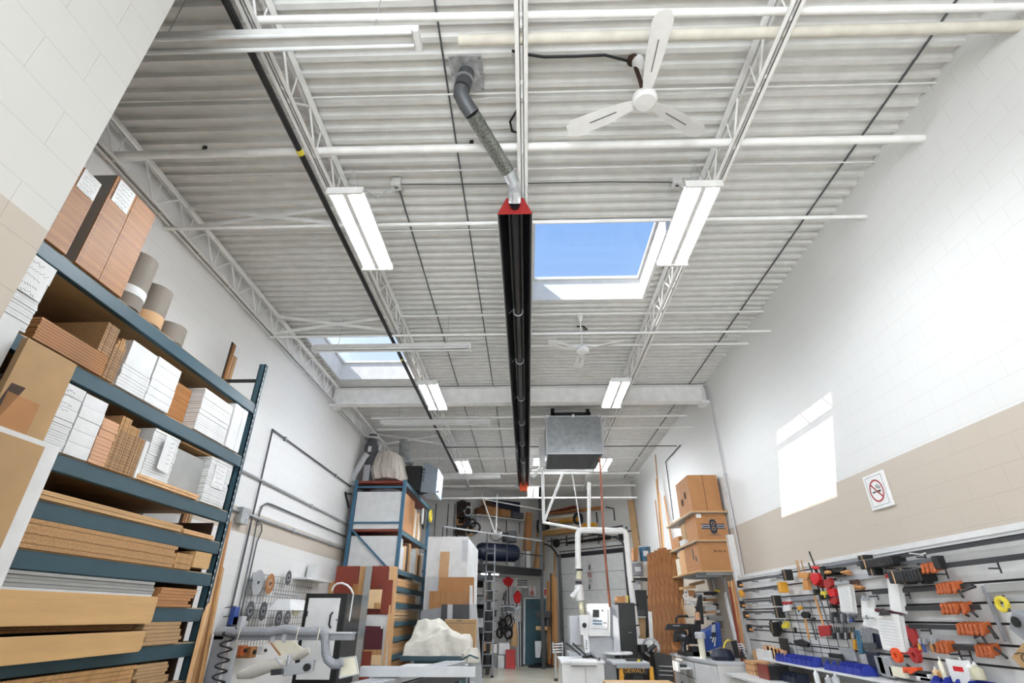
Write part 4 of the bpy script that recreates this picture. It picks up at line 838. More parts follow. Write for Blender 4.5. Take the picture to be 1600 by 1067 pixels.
lean('cherry_door_sample', [(440, 560), (518, 560), (535, 310), (468, 310)], 11.60, 'cherry', 'narrow cherry red sample right of the cream square')
lean('cream_sample', [(345, 520), (442, 524), (458, 380), (358, 380)], 11.56, 'cream', 'cream square sample among the leaning panels')
lean('tan_sample', [(395, 520), (440, 520), (442, 478), (398, 478)], 11.52, 'plank', 'small tan sample in the corner of the cream square')
lean('white_sample', [(270, 960), (490, 960), (505, 565), (338, 565)], 11.64, 'white_board', 'white panel leaning behind the burgundy sample')
lean('burgundy_sample', [(318, 822), (452, 822), (465, 652), (335, 648)], 11.56, 'burgundy', 'dark burgundy sample with a white corner tag')
lean('white_tag', [(445, 668), (462, 668), (463, 650), (447, 650)], 11.53, 'paper', 'small white tag on the burgundy sample corner', 'tag', .004)
lean('brown_sample', [(300, 935), (370, 935), (380, 835), (315, 835)], 11.52, 'cherry', 'red brown sample at the bottom of the leaning panels')
lean('cream_sample', [(372, 935), (450, 935), (450, 862), (378, 862)], 11.50, 'cream', 'small cream sample at the bottom of the leaning panels')
lean('tan_strip', [(310, 862), (450, 862), (450, 822), (312, 822)], 11.54, 'plank', 'horizontal tan strip under the burgundy sample')
lean('wood_edge', [(455, 945), (475, 945), (520, 495), (508, 495)], 11.48, 'oak_light', 'thin pale edge strip at the right of the burgundy sample')
# ---------------- white sheet stack and panels beyond the bench
t = T('sheet_stack', 'tall stack of white sheets standing between the blue rack and the ladder', 'sheet stack')
g = t.part('front_sheet', 'white_board'); g.box(-2.46, -1.45, 13.5, 13.52, 0, 3.28)
for k in range(6): t.part('sheet', 'white_board').box(-2.46, -1.47+.005*k, 13.53+k*.45, 13.53+k*.45+.43, 0, 3.27-.004*k)
t.part('grey_patch', 'light_grey').box(-1.60, -1.46, 13.49, 13.5, 2.72, 3.2)
t.done()
for (pix, Y, mt, l) in [([(780, 380), (865, 380), (875, 285), (782, 285)], 13.36, 'light_grey', 'light grey panel left of the taupe strip'),
    ([(870, 290), (940, 290), (952, 102), (885, 102)], 13.40, 'roll_tan', 'tall taupe strip standing on the white sheets'),
    ([(870, 400), (1130, 395), (1132, 290), (875, 290)], 13.30, 'tan_box', 'wide brown panel on the white sheets'),
    ([(795, 560), (1100, 560), (1100, 392), (805, 392)], 13.24, 'oak', 'wide golden brown panel below the brown panel'),
    ([(1095, 600), (1125, 600), (1120, 350), (1100, 350)], 13.20, 'white_board', 'narrow white strip right of the golden brown panel'),
    ([(735, 620), (890, 620), (890, 510), (740, 535)], 13.16, 'grey_plastic', 'blue grey panel left of the black panel'),
    ([(888, 620), (935, 620), (940, 490), (892, 490)], 13.12, 'dark_metal', 'narrow black panel above the tan box'),
    ([(933, 620), (976, 620), (977, 490), (937, 490)], 13.10, 'light_grey', 'narrow pale grey panel between two black panels'),
    ([(973, 592), (1096, 592), (1096, 490), (975, 490)], 13.08, 'dark_metal', 'square black panel above the tan box'),
    ([(1096, 620), (1160, 620), (1150, 490), (1098, 490)], 13.14, 'light_grey', 'pale grey panel right of the square black panel')]:
    a, b, c, d = [P(*mm(*q), Y=Y) for q in pix]; a = a+(a-d)*(a.z/(d.z-a.z)); b = b+(b-c)*(b.z/(c.z-b.z))
    solo('leaning_sheet', G().slab([a, b, c, d], (0, .02, 0)), mt, l, 'panel')
t = T('tan_case', 'tan case with a dark slot standing behind the draped machine', 'case'); a, b, c, d = [P(*mm(*q), Y=12.6) for q in ((915, 800), (1140, 800), (1145, 600), (915, 598))]; a.z = b.z = .9
t.part('case_body', 'kraft', bev=.01).slab([a, b, c, d], (0, .25, 0)); p = P(*mm(1025, 604), Y=12.58); t.part('slot', 'ink').box(p.x-.06, p.x+.06, 12.585, 12.60, p.z-.02, p.z-.005); t.part('lid_line', 'ink').box(a.x+.01, b.x-.01, 12.595, 12.60, d.z-.08, d.z-.074); t.done()
solo('low_cabinet', G().box(-2.45, -1.3, 12.55, 13.05, 0, .9), 'grey_board', 'low cabinet under the tan case behind the bench', 'cabinet')
# ---------------- teal bench with draped machine
t = T('work_bench', 'teal steel bench with white top under the draped machine', 'bench')
t.part('bench_top', 'white_board', bev=.004).hexa([(-2.05, 8.5, .82), (-1.05, 8.5, .82), (-.98, 9.9, .82), (-2.0, 9.9, .82), (-2.05, 8.5, .85), (-1.05, 8.5, .85), (-.98, 9.9, .85), (-2.0, 9.9, .85)])
t.part('front_rail', 'teal_light').box(-2.0, -1.05, 8.52, 8.58, .70, .82)
for (x, y) in ((-2.0, 8.55), (-1.12, 8.55), (-1.08, 9.8), (-1.95, 9.8)): t.part('leg', 'teal_light').box(x, x+.07, y, y+.07, 0, .82)
t.part('lower_shelf', 'kraft').box(-2.0, -1.05, 8.6, 9.8, .3, .33)
t.done()
t = T('machine_table', 'dark teal machine table right under the pale cloth', 'table'); t.part('table_top', 'teal_paint').box(-2.22, -.97, 10.3, 11.3, .86, .93); t.part('pedestal', 'teal_paint').box(-2.0, -1.2, 10.5, 11.1, 0, .86); t.done()
c0 = P(*mm(810, 860), Y=10.8); 
def X8(px): return P(500+px/4.7, 1000, Y=10.6).x
t = T('draped_machine', 'machine hidden under a crumpled off white cloth on the teal bench', 'covered machine'); g = t.part('cloth', 'cloth'); rd = random.Random(3)
sil = [(608, 905), (615, 850), (640, 755), (680, 735), (690, 680), (712, 612), (770, 600), (860, 600), (905, 625), (950, 670), (985, 690), (1040, 712), (1095, 715), (1112, 760), (1130, 870)]
frt = [(608, 905), (615, 860), (640, 765), (700, 745), (780, 735), (840, 700), (880, 680), (950, 680), (985, 700), (1040, 720), (1095, 730), (1115, 790), (1130, 890)]
def prof(pts, Y):
    w_ = [P(*mm(*q), Y=Y) for q in pts]; return [(p_.x, p_.z) for p_ in w_]
def at(pr_, x):
    for (xa_, za_), (xb_, zb_) in zip(pr_, pr_[1:]):
        if xa_ <= x <= xb_: return za_+(zb_-za_)*(x-xa_)/max(xb_-xa_, 1e-5)
    return pr_[0][1] if x < pr_[0][0] else pr_[-1][1]
xa, xb = X8(610), X8(1130)
pb, pf_ = prof(sil, 10.95), prof(frt, 10.45); nx, ny = 90, 30; vs = []
for i in range(nx+1):
    for j in range(ny+1):
        u, v = i/nx, j/ny; x = xa+(xb-xa)*u; zf_, zb_ = at(pf_, x), at(pb, x); y = 10.36+.9*v
        q = min(1, max(0, (v-.25)/.4)); top = zf_*(1-q)+zb_*q
        if v < .12: y = 10.36+.3*v; top = .93+(zf_-.93)*(v/.12)
        if v > .88: top = .93+(top-.93)*((1-v)/.12)**.6
        wr = .020*math.sin(11*x+14*y+6*top)+.010*math.sin(17*x-21*y-9*top+1)+.006*math.sin(29*x+13*top)
        vs.append((x+.01*math.sin(23*top), y-.8*wr-.02*math.sin(12*x+4*top), max(.925, top+wr*.7*(1 if .12 < v < .88 else .3))))
g.add(vs, [(i*(ny+1)+j, (i+1)*(ny+1)+j, (i+1)*(ny+1)+j+1, i*(ny+1)+j+1) for i in range(nx) for j in range(ny)])
for p_ in (): pass
t.done()
t = T('cloth_bundle', 'bundle of crumpled grey and white rags at the right end of the teal bench', 'cloth'); g = t.part('rags', 'cloth'); c = P(*mm(1110, 880), Y=10.2)
drape([(c.x, 10.2, .86, .13, .2), (c.x, 10.2, .98, .14, .18), (c.x+.02, 10.2, 1.06, .08, .1)], '', g, wob=.12, seed=5); g.smooth(); t.part('strap', 'teal_paint').tube([(c.x-.14, 10.0, .9), (c.x, 9.96, .97), (c.x+.14, 10.0, .92)], .015, 6); t.done()
t = T('pallet_crate', 'crate of crossed reddish strips under the front of the bench', 'crate'); a = P(*mm(680, 1045), Y=8.2); b = P(*mm(960, 1045), Y=8.2)
g = t.part('crossed_strips', 'cherry')
for k in range(9): x = a.x+(b.x-a.x)*k/9; g.bar((x, 8.2, .45), (x+.12, 8.2, .68), .02, .02)
t.part('crate_frame', 'oak_light').box(a.x-.02, a.x+.02, 8.16, 8.2, .1, .72).box(b.x-.02, b.x+.02, 8.16, 8.2, .1, .72).box(a.x, b.x, 8.16, 8.2, .69, .72).box(a.x, b.x, 8.22, 8.3, .1, .6); t.done()

# ================================================================ MEZZANINE AND BACK
FL, FR = (-1.51, 17.7), (.57, 20.05)
ML = (FL, FR); mdir = Vector((FR[0]-FL[0], FR[1]-FL[1], 0)).normalized(); mn = Vector((-mdir.y, mdir.x, 0))
q7 = cr(720, 760, 5.333); w6 = cr(660, 760, 7.273)
E0 = Vector((FL[0], FL[1], 0))-mdir*1.6; E1 = Vector((FR[0], FR[1], 0))
t = T('mezzanine', 'black steel storage mezzanine across the back left corner', 'mezzanine')
zf = 3.0
t.part('front_beam', 'black').slab([E0+Vector((0, 0, zf-.2)), E1+Vector((0, 0, zf-.2)), E1+Vector((0, 0, zf-.2))+mn*.1, E0+Vector((0, 0, zf-.2))+mn*.1], (0, 0, .2))
t.part('beam_flange', 'dark_steel').slab([E0+Vector((0, 0, zf))-mn*.03, E1+Vector((0, 0, zf))-mn*.03, E1+Vector((0, 0, zf))+mn*.1, E0+Vector((0, 0, zf))+mn*.1], (0, 0, .02))
t.part('platform_floor', 'dark_metal').poly([E0+mn*.1+Vector((0, 0, zf-.06)), E1+mn*.1+Vector((0, 0, zf-.06)), (.58, 22.7, zf-.06), (-2.1, 20.4, zf-.06), (-3.9, 20.4, zf-.06)], (0, 0, .05))
for q in (0, 1): p = E1+mdir*(-.05-1.0*q*2.6)+mn*.05; t.part('post', 'black').box(p.x-.06, p.x+.06, p.y-.06, p.y+.06, 0, 5.9 if q == 0 else zf-.2)
for z, r in ((3.96, .025), (3.45, .018)): t.part('hand_rail', 'light_grey' if z > 3.9 else 'dark_metal').tube([E0+Vector((0, 0, z)), E1+Vector((0, 0, z))], r, 8)
for k in range(6): p = E0.lerp(E1, k/5); t.part('rail_post', 'dark_metal').tube([p+Vector((0, 0, zf)), p+Vector((0, 0, 3.96))], .02, 6)
t.done()
t = T('hanging_rods', 'white V shaped hanger rods above the mezzanine rail', 'rods')
for a, b in (((752, 772), (774, 834)), ((777, 772), (775, 834)), ((757, 780), (848, 797))): t.part('rod', 'white_metal').tube([P(*a, L=ML), P(*b, L=ML)], .022, 6)
t.done()
# stairs/ladder
t = T('extension_ladder', 'grey extension ladder leaning against the black mezzanine', 'ladder')
A0 = P(761, 851, Y=18.1); A1 = P(773.5, 851, Y=18.2); B0 = P(753, 1048, Y=17.2); B1 = P(769, 1048, Y=17.3); B0.z = B1.z = 0
for a, b in ((A0, B0), (A1, B1)): t.part('side_rail', 'dark_steel').bar(a, b, .045, .08)
for k in range(1, 13): t.part('rung', 'dark_steel').tube([A0.lerp(B0, k/13), A1.lerp(B1, k/13)], .022, 8)
for a, b in ((A0, B0), (A1, B1)): t.part('foot', 'rubber').box(b.x-.04, b.x+.04, b.y-.05, b.y+.05, 0, .05)
t.done()
t = T('air_compressor', 'dark blue air compressor tank standing on the mezzanine', 'compressor'); c = P(*w6(870, 800), Y=19.2); zt = zf
cx, cy = c.x, 19.3
t.part('tank', 'navy').lathe([(.12, -.85), (.24, -.8), (.29, -.68), (.29, .58), (.24, .7), (.12, .75)], (cx, cy, zf+.5), (1, .55, 0), 24).smooth()
for s in (-.6, .6): t.part('foot', 'black').box(cx+s-.05, cx+s+.05, cy+s*.55-.15, cy+s*.55+.15, zf, zf+.25)
t.part('motor', 'dark_metal').lathe([(.05, 0), (.17, .02), (.17, .4), (.1, .45)], (cx+.1, cy, zf+1.0), (1, .3, 0), 16).smooth(); t.part('pump_head', 'black', bev=.02).box(cx+.3, cx+.6, cy-.12, cy+.18, zf+.82, zf+1.2)
t.part('air_filter', 'white_metal').lathe([(.05, 0), (.07, .05), (.07, .2)], (cx+.05, cy-.2, zf+.95), n=12); t.part('belt_guard', 'black').ring((cx-.1, cy-.25, zf+1.05), .2, .03, .03, (0, 1, 0), 20); t.done()
LS = ((-2.1, 20.3), (.6, 22.6))          # left slanted back wall plane
def onL(f, pix, L, th, mt, name, label, cat, nrm=Vector((.648, -.762, 0)), group=None):
    return solo(name, G().slab([P(*f(*q), L=L) for q in pix], nrm*th), mt, label, cat, group)
# dark pegboard with coils
t = T('hose_board', 'brown board hung with dark coils and fittings on the back wall', 'board'); BY_ = 20.45
t.part('backing', 'shadow_brown').slab([P(*w6(*q), Y=BY_) for q in ((385, 550), (540, 560), (545, 180), (390, 170))], (0, .05, 0))
for (x, y, r, m_) in [(455, 215, .16, 'black'), (520, 285, .16, 'light_grey'), (440, 330, .13, 'shadow_brown'), (500, 390, .14, 'navy'), (430, 400, .12, 'tan_box'), (440, 520, .22, 'black'), (540, 510, .14, 'kraft'), (560, 420, .15, 'dark_metal'), (600, 470, .18, 'black')]:
    p = P(*w6(x, y), Y=BY_-.06); t.part('coil', m_).ring(p, r, .07, .06, (0, -1, 0), 18)
t.done()
onL(w6, [(600, 385), (640, 385), (620, 240), (590, 250)], LS, .1, 'light_grey', 'grey_cylinder', 'grey panel beside the hose board on the back wall', 'panel')
# shelf with boxes
t = T('wall_shelf', 'white wall shelf with brackets above the compressor', 'shelf'); L2 = ((-2.1+.26, 20.3-.3), (.6+.26, 22.6-.3))
g = t.part('shelf_board', 'white_board'); g.slab([P(*w6(630, 312), L=L2), P(*w6(1200, 385), L=L2), P(*w6(1200, 395), L=L2), P(*w6(630, 322), L=L2)], (-.26, .3, 0))
for x, y in ((955, 385), (1105, 405)): t.part('bracket', 'dark_metal').tube([P(*w6(x, y), L=LS), P(*w6(x, y+130), L=LS)], .02, 6)
t.done()
for (pix, mt, l) in [([(640, 310), (720, 315), (715, 215), (640, 240)], 'dark_box', 'dark brown carton at the left end of the wall shelf'), ([(722, 315), (870, 335), (870, 230), (720, 150)], 'tan_box', 'large brown carton on the wall shelf'), ([(885, 335), (1005, 350), (1005, 265), (885, 245)], 'tan_box', 'small brown carton with red mark on the wall shelf'),
                     ([(1030, 350), (1150, 372), (1150, 300), (1030, 285)], 'ink', 'dark box with a white frame on the wall shelf'), ([(720, 215), (1110, 300), (1110, 180), (725, 140)], 'navy', 'dark bulky boxes above the shelf cartons')]:
    onL(w6, pix, L2, -.3, mt, 'carton', l, 'box')
for (pix, mt, l) in [([(1165, 720), (1235, 735), (1250, 300), (1200, 290)], 'tan_box', 'tall brown plank beside the white mezzanine wall'), ([(1285, 945), (1370, 955), (1375, 640), (1320, 620)], 'plank', 'tan board by the black mezzanine post'),
                     ([(1110, 935), (1170, 940), (1160, 820), (1115, 815)], 'grey_board', 'grey box beside the compressor'), ([(1175, 940), (1225, 940), (1225, 735), (1172, 735)], 'white_metal', 'narrow white box beside the compressor')]:
    onL(w6, pix, ((-2.1+.4, 20.3-.5), (.6+.4, 22.6-.5)), -.15, mt, 'stored_item', l, 'box')
# vertical seams on back left wall: pipes
for x in (150, 290, 365): 
    p = P(*w6(x, 300), Y=20.56); solo('wall_seam', G().box(p.x-.012, p.x+.012, 20.56, 20.6, 2.5, 5.4), 'dark_metal', 'dark vertical conduit on the white back wall, %s of three' % {150: 'left', 290: 'middle', 365: 'right'}[x], 'conduit')
# under the mezzanine
u5 = cr(740, 880, 5.707); DL = ((-.09-.02, 21.45), (.60, 22.1)); UL = ((-2.4, 18.9), (.3, 21.35))
a, b, c, d = [P(*u5(*q), L=DL) for q in ((450, 900), (640, 915), (640, 310), (455, 310))]
door = struct('door_1', G().slab([a, b, c, d], (-.03, .04, 0)), 'door_teal')
fr = G()
for p_, q_ in ((a, d), (d, c)): fr.bar(p_, q_, .07, .06)
struct('door_frame', fr, 'light_grey', door)
p = P(*u5(497, 388), L=DL); g = G().box(p.x-.06, p.x+.04, p.y-.05, p.y-.02, p.z-.03, p.z+.03); struct('door_handle', g, 'ink', door)
p = P(*u5(535, 380), L=DL); struct('door_hook', G().tube([p+Vector((-.04, -.04, .05)), p+Vector((-.03, -.04, -.03)), p+Vector((.02, -.04, -.04)), p+Vector((.04, -.04, .05))], .008, 6), 'ink', door)
# wall behind tools under mezzanine
UW = [P(*u5(60, 900), L=UL), P(*u5(455, 905), L=UL)]
g = G(); a = Vector((-2.4, 18.9, 0))+mn*.35; b = Vector((.0, 21.1, 0))+mn*.35; g.slab([a, b, b+mn*.05, a+mn*.05], (0, 0, 2.75)); solo('tool_wall', g, 'white_board', 'white pegboard wall below the mezzanine behind the shovels', 'panel')
def ut(x, y): return P(*u5(x, y), L=UL)
t = T('sign', 'red and white notice above the teal door', 'sign'); t.part('board', 'paper').slab([P(*u5(*q), L=DL)-mn*.05 for q in ((485, 290), (545, 290), (545, 205), (487, 205))], -mn*.01)
g = t.part('red_print', 'bright_red'); g.ring(P(*u5(510, 228), L=DL)-mn*.065, .07, .02, .004, -mn, 16)
for y in (255, 268, 280): p0, p1 = P(*u5(495, y), L=DL)-mn*.065, P(*u5(527, y), L=DL)-mn*.065; g.bar(p0, p1, .004, .03)
t.done()
t = T('sign', 'narrow red and white notice beside the teal door', 'sign'); t.part('board', 'paper').slab([P(*u5(*q), L=DL)-mn*.05 for q in ((612, 305), (640, 305), (640, 222), (612, 222))], -mn*.01); t.part('red_print', 'bright_red').slab([P(*u5(*q), L=DL)-mn*.065 for q in ((620, 285), (634, 285), (634, 230), (620, 230))], -mn*.003); t.done()
def hang_tool(name, label, head, handle, hm, sm='dark_metal', r=.02):
    t = T(name, label, 'tool'); t.part('handle', sm).tube([ut(*q) for q in handle], r, 8); t.part('head', hm, bev=.01).poly([ut(*q) for q in head], -mn*.07); return t.done()
hang_tool('snow_shovel', 'red snow shovel head up under the mezzanine, left of the two shovels', [(255, 150), (300, 118), (345, 150), (330, 190), (310, 210), (275, 190)], [(310, 200), (315, 370)], 'bright_red')
hang_tool('shovel', 'red pointed shovel beside the wooden handle', [(355, 280), (385, 240), (415, 275), (405, 345), (385, 362), (360, 340)], [(385, 345), (385, 420)], 'bright_red')
for k, (h, m_) in enumerate([([(278, 370), (290, 240)], 'black'), ([(340, 370), (348, 200)], 'light_grey'), ([(262, 330), (275, 260)], 'black'), ([(368, 200), (372, 250)], 'light_grey')]):
    solo('tool_shaft', G().tube([ut(*q) for q in h], .022, 6), m_, ['black handle left of the red shovel', 'grey handle right of the red shovel', 'short black handle by the pegboard', 'short grey handle under the vent'][k], 'handle')
t = T('heater_vent', 'white louvred vent box under the mezzanine', 'vent'); t.part('vent_box', 'white_metal').slab([ut(*q) for q in ((370, 210), (485, 218), (485, 140), (375, 130))], mn*.2)
g = t.part('louvres', 'ink')
for y in (150, 170, 190): g.slab([ut(*q) for q in ((388, y+9), (478, y+10), (478, y), (390, y-1))], -mn*.01)
t.done()
t = T('light_strip', 'white strip given an added glow under the mezzanine edge', 'lamp'); t.part('tube', 'added_dim_glow').tube([ut(70, 92), ut(220, 98)], .03, 8).smooth(); t.part('housing', 'white_metal').bar(ut(65, 85), ut(225, 91), .1, .05); t.done()  # the strip's glow is added to brighten the space below the mezzanine
rd = random.Random(11)
solo('dark_cabinet', G().slab([ut(45, 990)+mn*.30, ut(222, 1000)+mn*.30, ut(222, 105)+mn*.30, ut(45, 95)+mn*.30], mn*.03), 'black', 'black shelf cabinet back behind the ladder under the mezzanine', 'cabinet')
MIX = ['black', 'white_metal', 'dark_metal', 'light_grey', 'kraft', 'navy', 'bright_red', 'grey_plastic', 'black', 'white_board']
spots = [(70, 250, 'white_board'), (75, 330, 'light_grey'), (150, 200, 'ivory'), (145, 260, 'ivory'), (145, 310, 'pink_wood'), (150, 380, 'white_board'), (130, 470, 'black'), (150, 560, 'dark_metal'), (75, 450, 'black'), (70, 530, 'light_grey'), (200, 450, 'dark_metal'), (205, 370, 'light_grey'), (75, 600, 'dark_metal'), (140, 740, 'kraft'), (195, 760, 'white_metal'), (150, 640, 'black')]
for k, (x, y, m_) in enumerate(spots):
    p = ut(x, y)+mn*.12; s = rd.uniform(.09, .17); t = T('stored_can', 'small %s container %s the ladder under the mezzanine' % ({'white_board': 'white', 'light_grey': 'pale grey', 'ivory': 'cream', 'pink_wood': 'pinkish', 'black': 'black', 'dark_metal': 'dark', 'kraft': 'tan', 'white_metal': 'off-white'}[m_], 'behind' if x > 100 else 'left of'), 'container', 'containers behind the ladder'); t.a = (t.a[0], t.a[1]+', '+ORD[sorted(q[1] for q in spots if (q[0] > 100) == (x > 100)).index(y)]+' from the top', t.a[2], t.a[3])
    t.part('body', m_).box(p.x-s, p.x+s, p.y-.1, p.y+.1, p.z-s*.9, p.z+s*.9); t.part('lid', 'dark_metal').box(p.x-s*.8, p.x+s*.8, p.y-.08, p.y+.08, p.z+s*.9, p.z+s*1.1); t.done()
for k, y in enumerate((150, 240, 320, 415, 510, 600)):
    solo('shelf_plank', G().slab([ut(60, y+8), ut(220, y+10), ut(220, y+4), ut(60, y+2)], mn*.3), 'dark_steel', 'thin metal shelf behind the ladder, %s from the top' % ['first', 'second', 'third', 'fourth', 'fifth', 'sixth'][k], 'shelf')
t = T('cord_tangle', 'tangle of black cords and hoses hanging on the pegboard', 'cords'); g = t.part('cords', 'black', stuff=True)
for k in range(22):
    x0, y0 = rd.uniform(225, 340), rd.uniform(470, 560); pts = [ut(x0+rd.uniform(-25, 25), y0+j*rd.uniform(14, 30))-mn*.05*rd.random() for j in range(6)]; g.tube(pts, rd.uniform(.010, .02), 5)
for (x, y, r) in ((300, 510, .16), (250, 540, .14), (300, 620, .18), (225, 620, .14)): g.ring(ut(x, y)-mn*.03, r, .05, .05, -mn, 16)
t.done()
for k, (x, y) in enumerate([(255, 405), (285, 400), (315, 400), (345, 405), (260, 455), (300, 450), (330, 455), (380, 420), (410, 410)]):
    p = ut(x, y); t = T('clamp', 'small %s clamp on the pegboard above the cords' % ('grey' if k < 7 else 'blue grey'), 'clamp', 'small clamps on the pegboard' if k < 7 else 'blue grey clamps by the shovel'); t.a = (t.a[0], t.a[1]+', '+('%s of the upper row' % ORD[k] if k < 4 else '%s of the lower row' % ORD[k-4] if k < 7 else ('left one' if k == 7 else 'right one')), t.a[2], t.a[3]); t.part('jaw', 'dark_metal' if k < 7 else 'grey_plastic').box(p.x-.05, p.x+.05, p.y-.05, p.y, p.z-.12, p.z+.12); t.part('bar', 'steel').box(p.x-.08, p.x+.08, p.y-.06, p.y-.05, p.z+.05, p.z+.08); t.done()
t = T('mop', 'yellowish mop hanging head down right of the cords', 'mop'); t.part('mop_head', 'kraft').tube([ut(370, 530), ut(365, 620), ut(360, 740)], [.06, .12, .14], 10); t.part('handle', 'light_grey').tube([ut(372, 520), ut(380, 440)], .02, 6); t.done()
for k, (x, m_, l) in enumerate([(395, 'light_grey', 'pale pole leaning right of the mop'), (405, 'navy', 'dark pole leaning right of the mop'), (425, 'dark_metal', 'dark tool leaning by the door frame')]):
    solo('pole', G().tube([ut(x, 520), Vector((ut(x+5, 890).x, ut(x+5, 890).y, 0))], .022, 6), m_, l, 'pole')
FLZ = lambda x, y: P(*u5(x, y), Z=0)
def floorbox(name, x0, x1, ytop, ybot, mt, label, cat='box', lid=None, d=.35):
    a = P(*u5(x0, ybot), Z=0); b = P(*u5(x1, ybot), Y=a.y); zt = P(*u5(x0, ytop), Y=a.y).z; t = T(name, label, cat); t.part('body', mt, bev=.01).box(a.x, b.x, a.y, a.y+d, 0, zt)
    if lid: t.part('lid', lid).box(a.x-.01, b.x+.01, a.y-.01, a.y+d+.01, zt, zt+.03)
    return t.done()
floorbox('bucket_box', 215, 275, 820, 935, 'white_board', 'white container with grey lid on the floor by the ladder', lid='grey_plastic')
p = ut(250, 760); floorbox('white_case', 218, 280, 712, 820, 'white_board', 'white case stacked above the white container', d=.3) if False else None
a = P(*u5(218, 935), Z=0); solo('white_case', G().box(a.x+.02, a.x+.38, a.y+.02, a.y+.33, P(*u5(218, 815), Y=a.y).z, P(*u5(218, 712), Y=a.y).z), 'white_board', 'white case on top of the white container by the ladder', 'case')
floorbox('red_bag', 285, 372, 770, 940, 'red_paint', 'dark red sack on the floor beside the white container', 'bag')
# drill press
t = T('drill_press', 'black drill press with wooden table in front of the teal door', 'drill press')
b0 = P(*u5(600, 925), Z=0); Yd = b0.y; 
def dp(x, y): return P(*u5(x, y), Y=Yd)
t.part('base', 'black').lathe([(.45, 0), (.45, .04), (.2, .12)], (b0.x, Yd, 0), n=24); t.part('column', 'dark_metal').tube([(dp(628, 900).x, Yd, .1), dp(628, 440)], .05, 12).smooth()
t.part('head', 'black', bev=.02).slab([dp(*q)-Vector((0, .25, 0)) for q in ((560, 490), (685, 490), (690, 425), (548, 425))], (0, .5, 0)); t.part('motor', 'dark_metal').tube([dp(660, 470), dp(660, 560)], .12, 14).smooth()
t.part('quill', 'steel').tube([dp(610, 490), dp(612, 545)], .05, 10); t.part('table', 'kraft', bev=.01).slab([dp(*q)-Vector((0, .3, 0)) for q in ((552, 595), (655, 595), (655, 560), (555, 560))], (0, .5, 0)); t.part('table_arm', 'black').slab([dp(*q) for q in ((590, 625), (650, 625), (655, 597), (585, 597))], (0, .1, 0))
t.part('switch_box', 'dark_metal').slab([dp(*q) for q in ((590, 830), (650, 830), (650, 770), (590, 770))], (0, .2, 0)); t.done()
t = T('floor_machine', 'white and red machine column on the floor right of the drill press', 'machine'); b1 = P(*u5(685, 912), Z=0)
def fm(x, y): return P(*u5(x, y), Y=b1.y)
t.part('column', 'white_metal').slab([fm(668, 810), fm(700, 810), fm(692, 640), fm(662, 640)], (0, .15, 0)); t.part('red_base', 'bright_red').slab([fm(655, 912), fm(712, 912), fm(704, 846), fm(668, 846)], (0, .2, 0)); t.part('white_base', 'white_metal').slab([fm(668, 846), fm(703, 846), fm(703, 810), fm(668, 810)], (0, .15, 0)); t.done()
t = T('grey_stand', 'pale cabinet stand left of the drill press base', 'stand'); t.part('stand_body', 'light_grey').slab([dp(*q)-Vector((0, .35, 0)) for q in ((550, 835), (590, 835), (608, 690), (545, 690))], (0, .1, 0)); t.done()
t = T('tool_rest', 'chrome folding stand on the floor in front of the red machine', 'stand'); b2 = P(*u5(735, 1050), Z=0)
def tr(x, y): return P(*u5(x, y), Y=b2.y)
t.part('leg', 'steel').tube([tr(735, 1050), tr(728, 780)], .03, 8); t.part('foot', 'black').box(b2.x-.05, b2.x+.05, b2.y-.05, b2.y+.05, 0, .06)
for y in (722, 745, 770, 795): t.part('crossbar', 'steel').tube([tr(700, y), tr(800, y-4)], .018, 6)
t.part('upright', 'steel').tube([tr(705, 700), tr(712, 800)], .02, 6).tube([tr(790, 700), tr(795, 860)], .02, 6); t.done()
# tall planks between door and garage door
PLN = ((.55, 20.9), (1.1, 20.6))
for k, (x0, x1, yt, m_, l) in enumerate([(690, 702, 90, 'shadow_brown', 'dark narrow board'), (702, 722, 100, 'oak', 'reddish oak board'), (722, 738, 60, 'plank', 'golden board'), (740, 752, 130, 'tan_box', 'tan board'), (660, 684, 160, 'oak', 'brown board nearest the door')]):
    a, b = P(*u5(x0, 690), L=PLN), P(*u5(x1, 690), L=PLN); c, d = P(*u5(x1-8, yt), L=PLN), P(*u5(x0-8, yt), L=PLN); a = a+(a-d)*(a.z/(d.z-a.z)); b = b+(b-c)*(b.z/(c.z-b.z))
    solo('standing_plank', G().slab([a, b, c, d], (0, .03, 0)), m_, l+' standing between the teal door and the roller door track', 'plank')
solo('white_tube', G().tube([P(*u5(610, 430), L=PLN), P(*u5(618, 200), L=PLN)], .03, 8), 'white_metal', 'white tube standing between the teal door and the planks', 'tube')

# ================================================================ GARAGE DOOR (right slanted wall)
RL = ((.6, 22.82), (3.87, 19.42)); rn = Vector((-.72, -.693, 0)); w9 = cr(840, 780, 8.894)
RLd = ((.6, 22.72), (3.87, 19.32))
def rg(x, y, L=RLd): return P(*w9(x, y), L=L)
tl, tr_ = rg(300, 815), rg(1205, 735); 
g = G(); zt = (tl.z+tr_.z)/2
bl, br = Vector((tl.x, tl.y, 0)), Vector((tr_.x, tr_.y, 0)); nsec = 6
for k in range(nsec):
    z0 = zt*k/nsec+.006; z1 = zt*(k+1)/nsec-.006
    g.slab([bl+Vector((0, 0, z0)), br+Vector((0, 0, z0)), br+Vector((0, 0, z1)), bl+Vector((0, 0, z1))], -rn*.05)
gd = struct('door_2', g, 'door_grey')
g = G().slab([bl-rn*.02, br-rn*.02, br-rn*.02+Vector((0, 0, zt)), bl-rn*.02+Vector((0, 0, zt))], -rn*.02); struct('door_joint', g, 'dark_steel', gd)
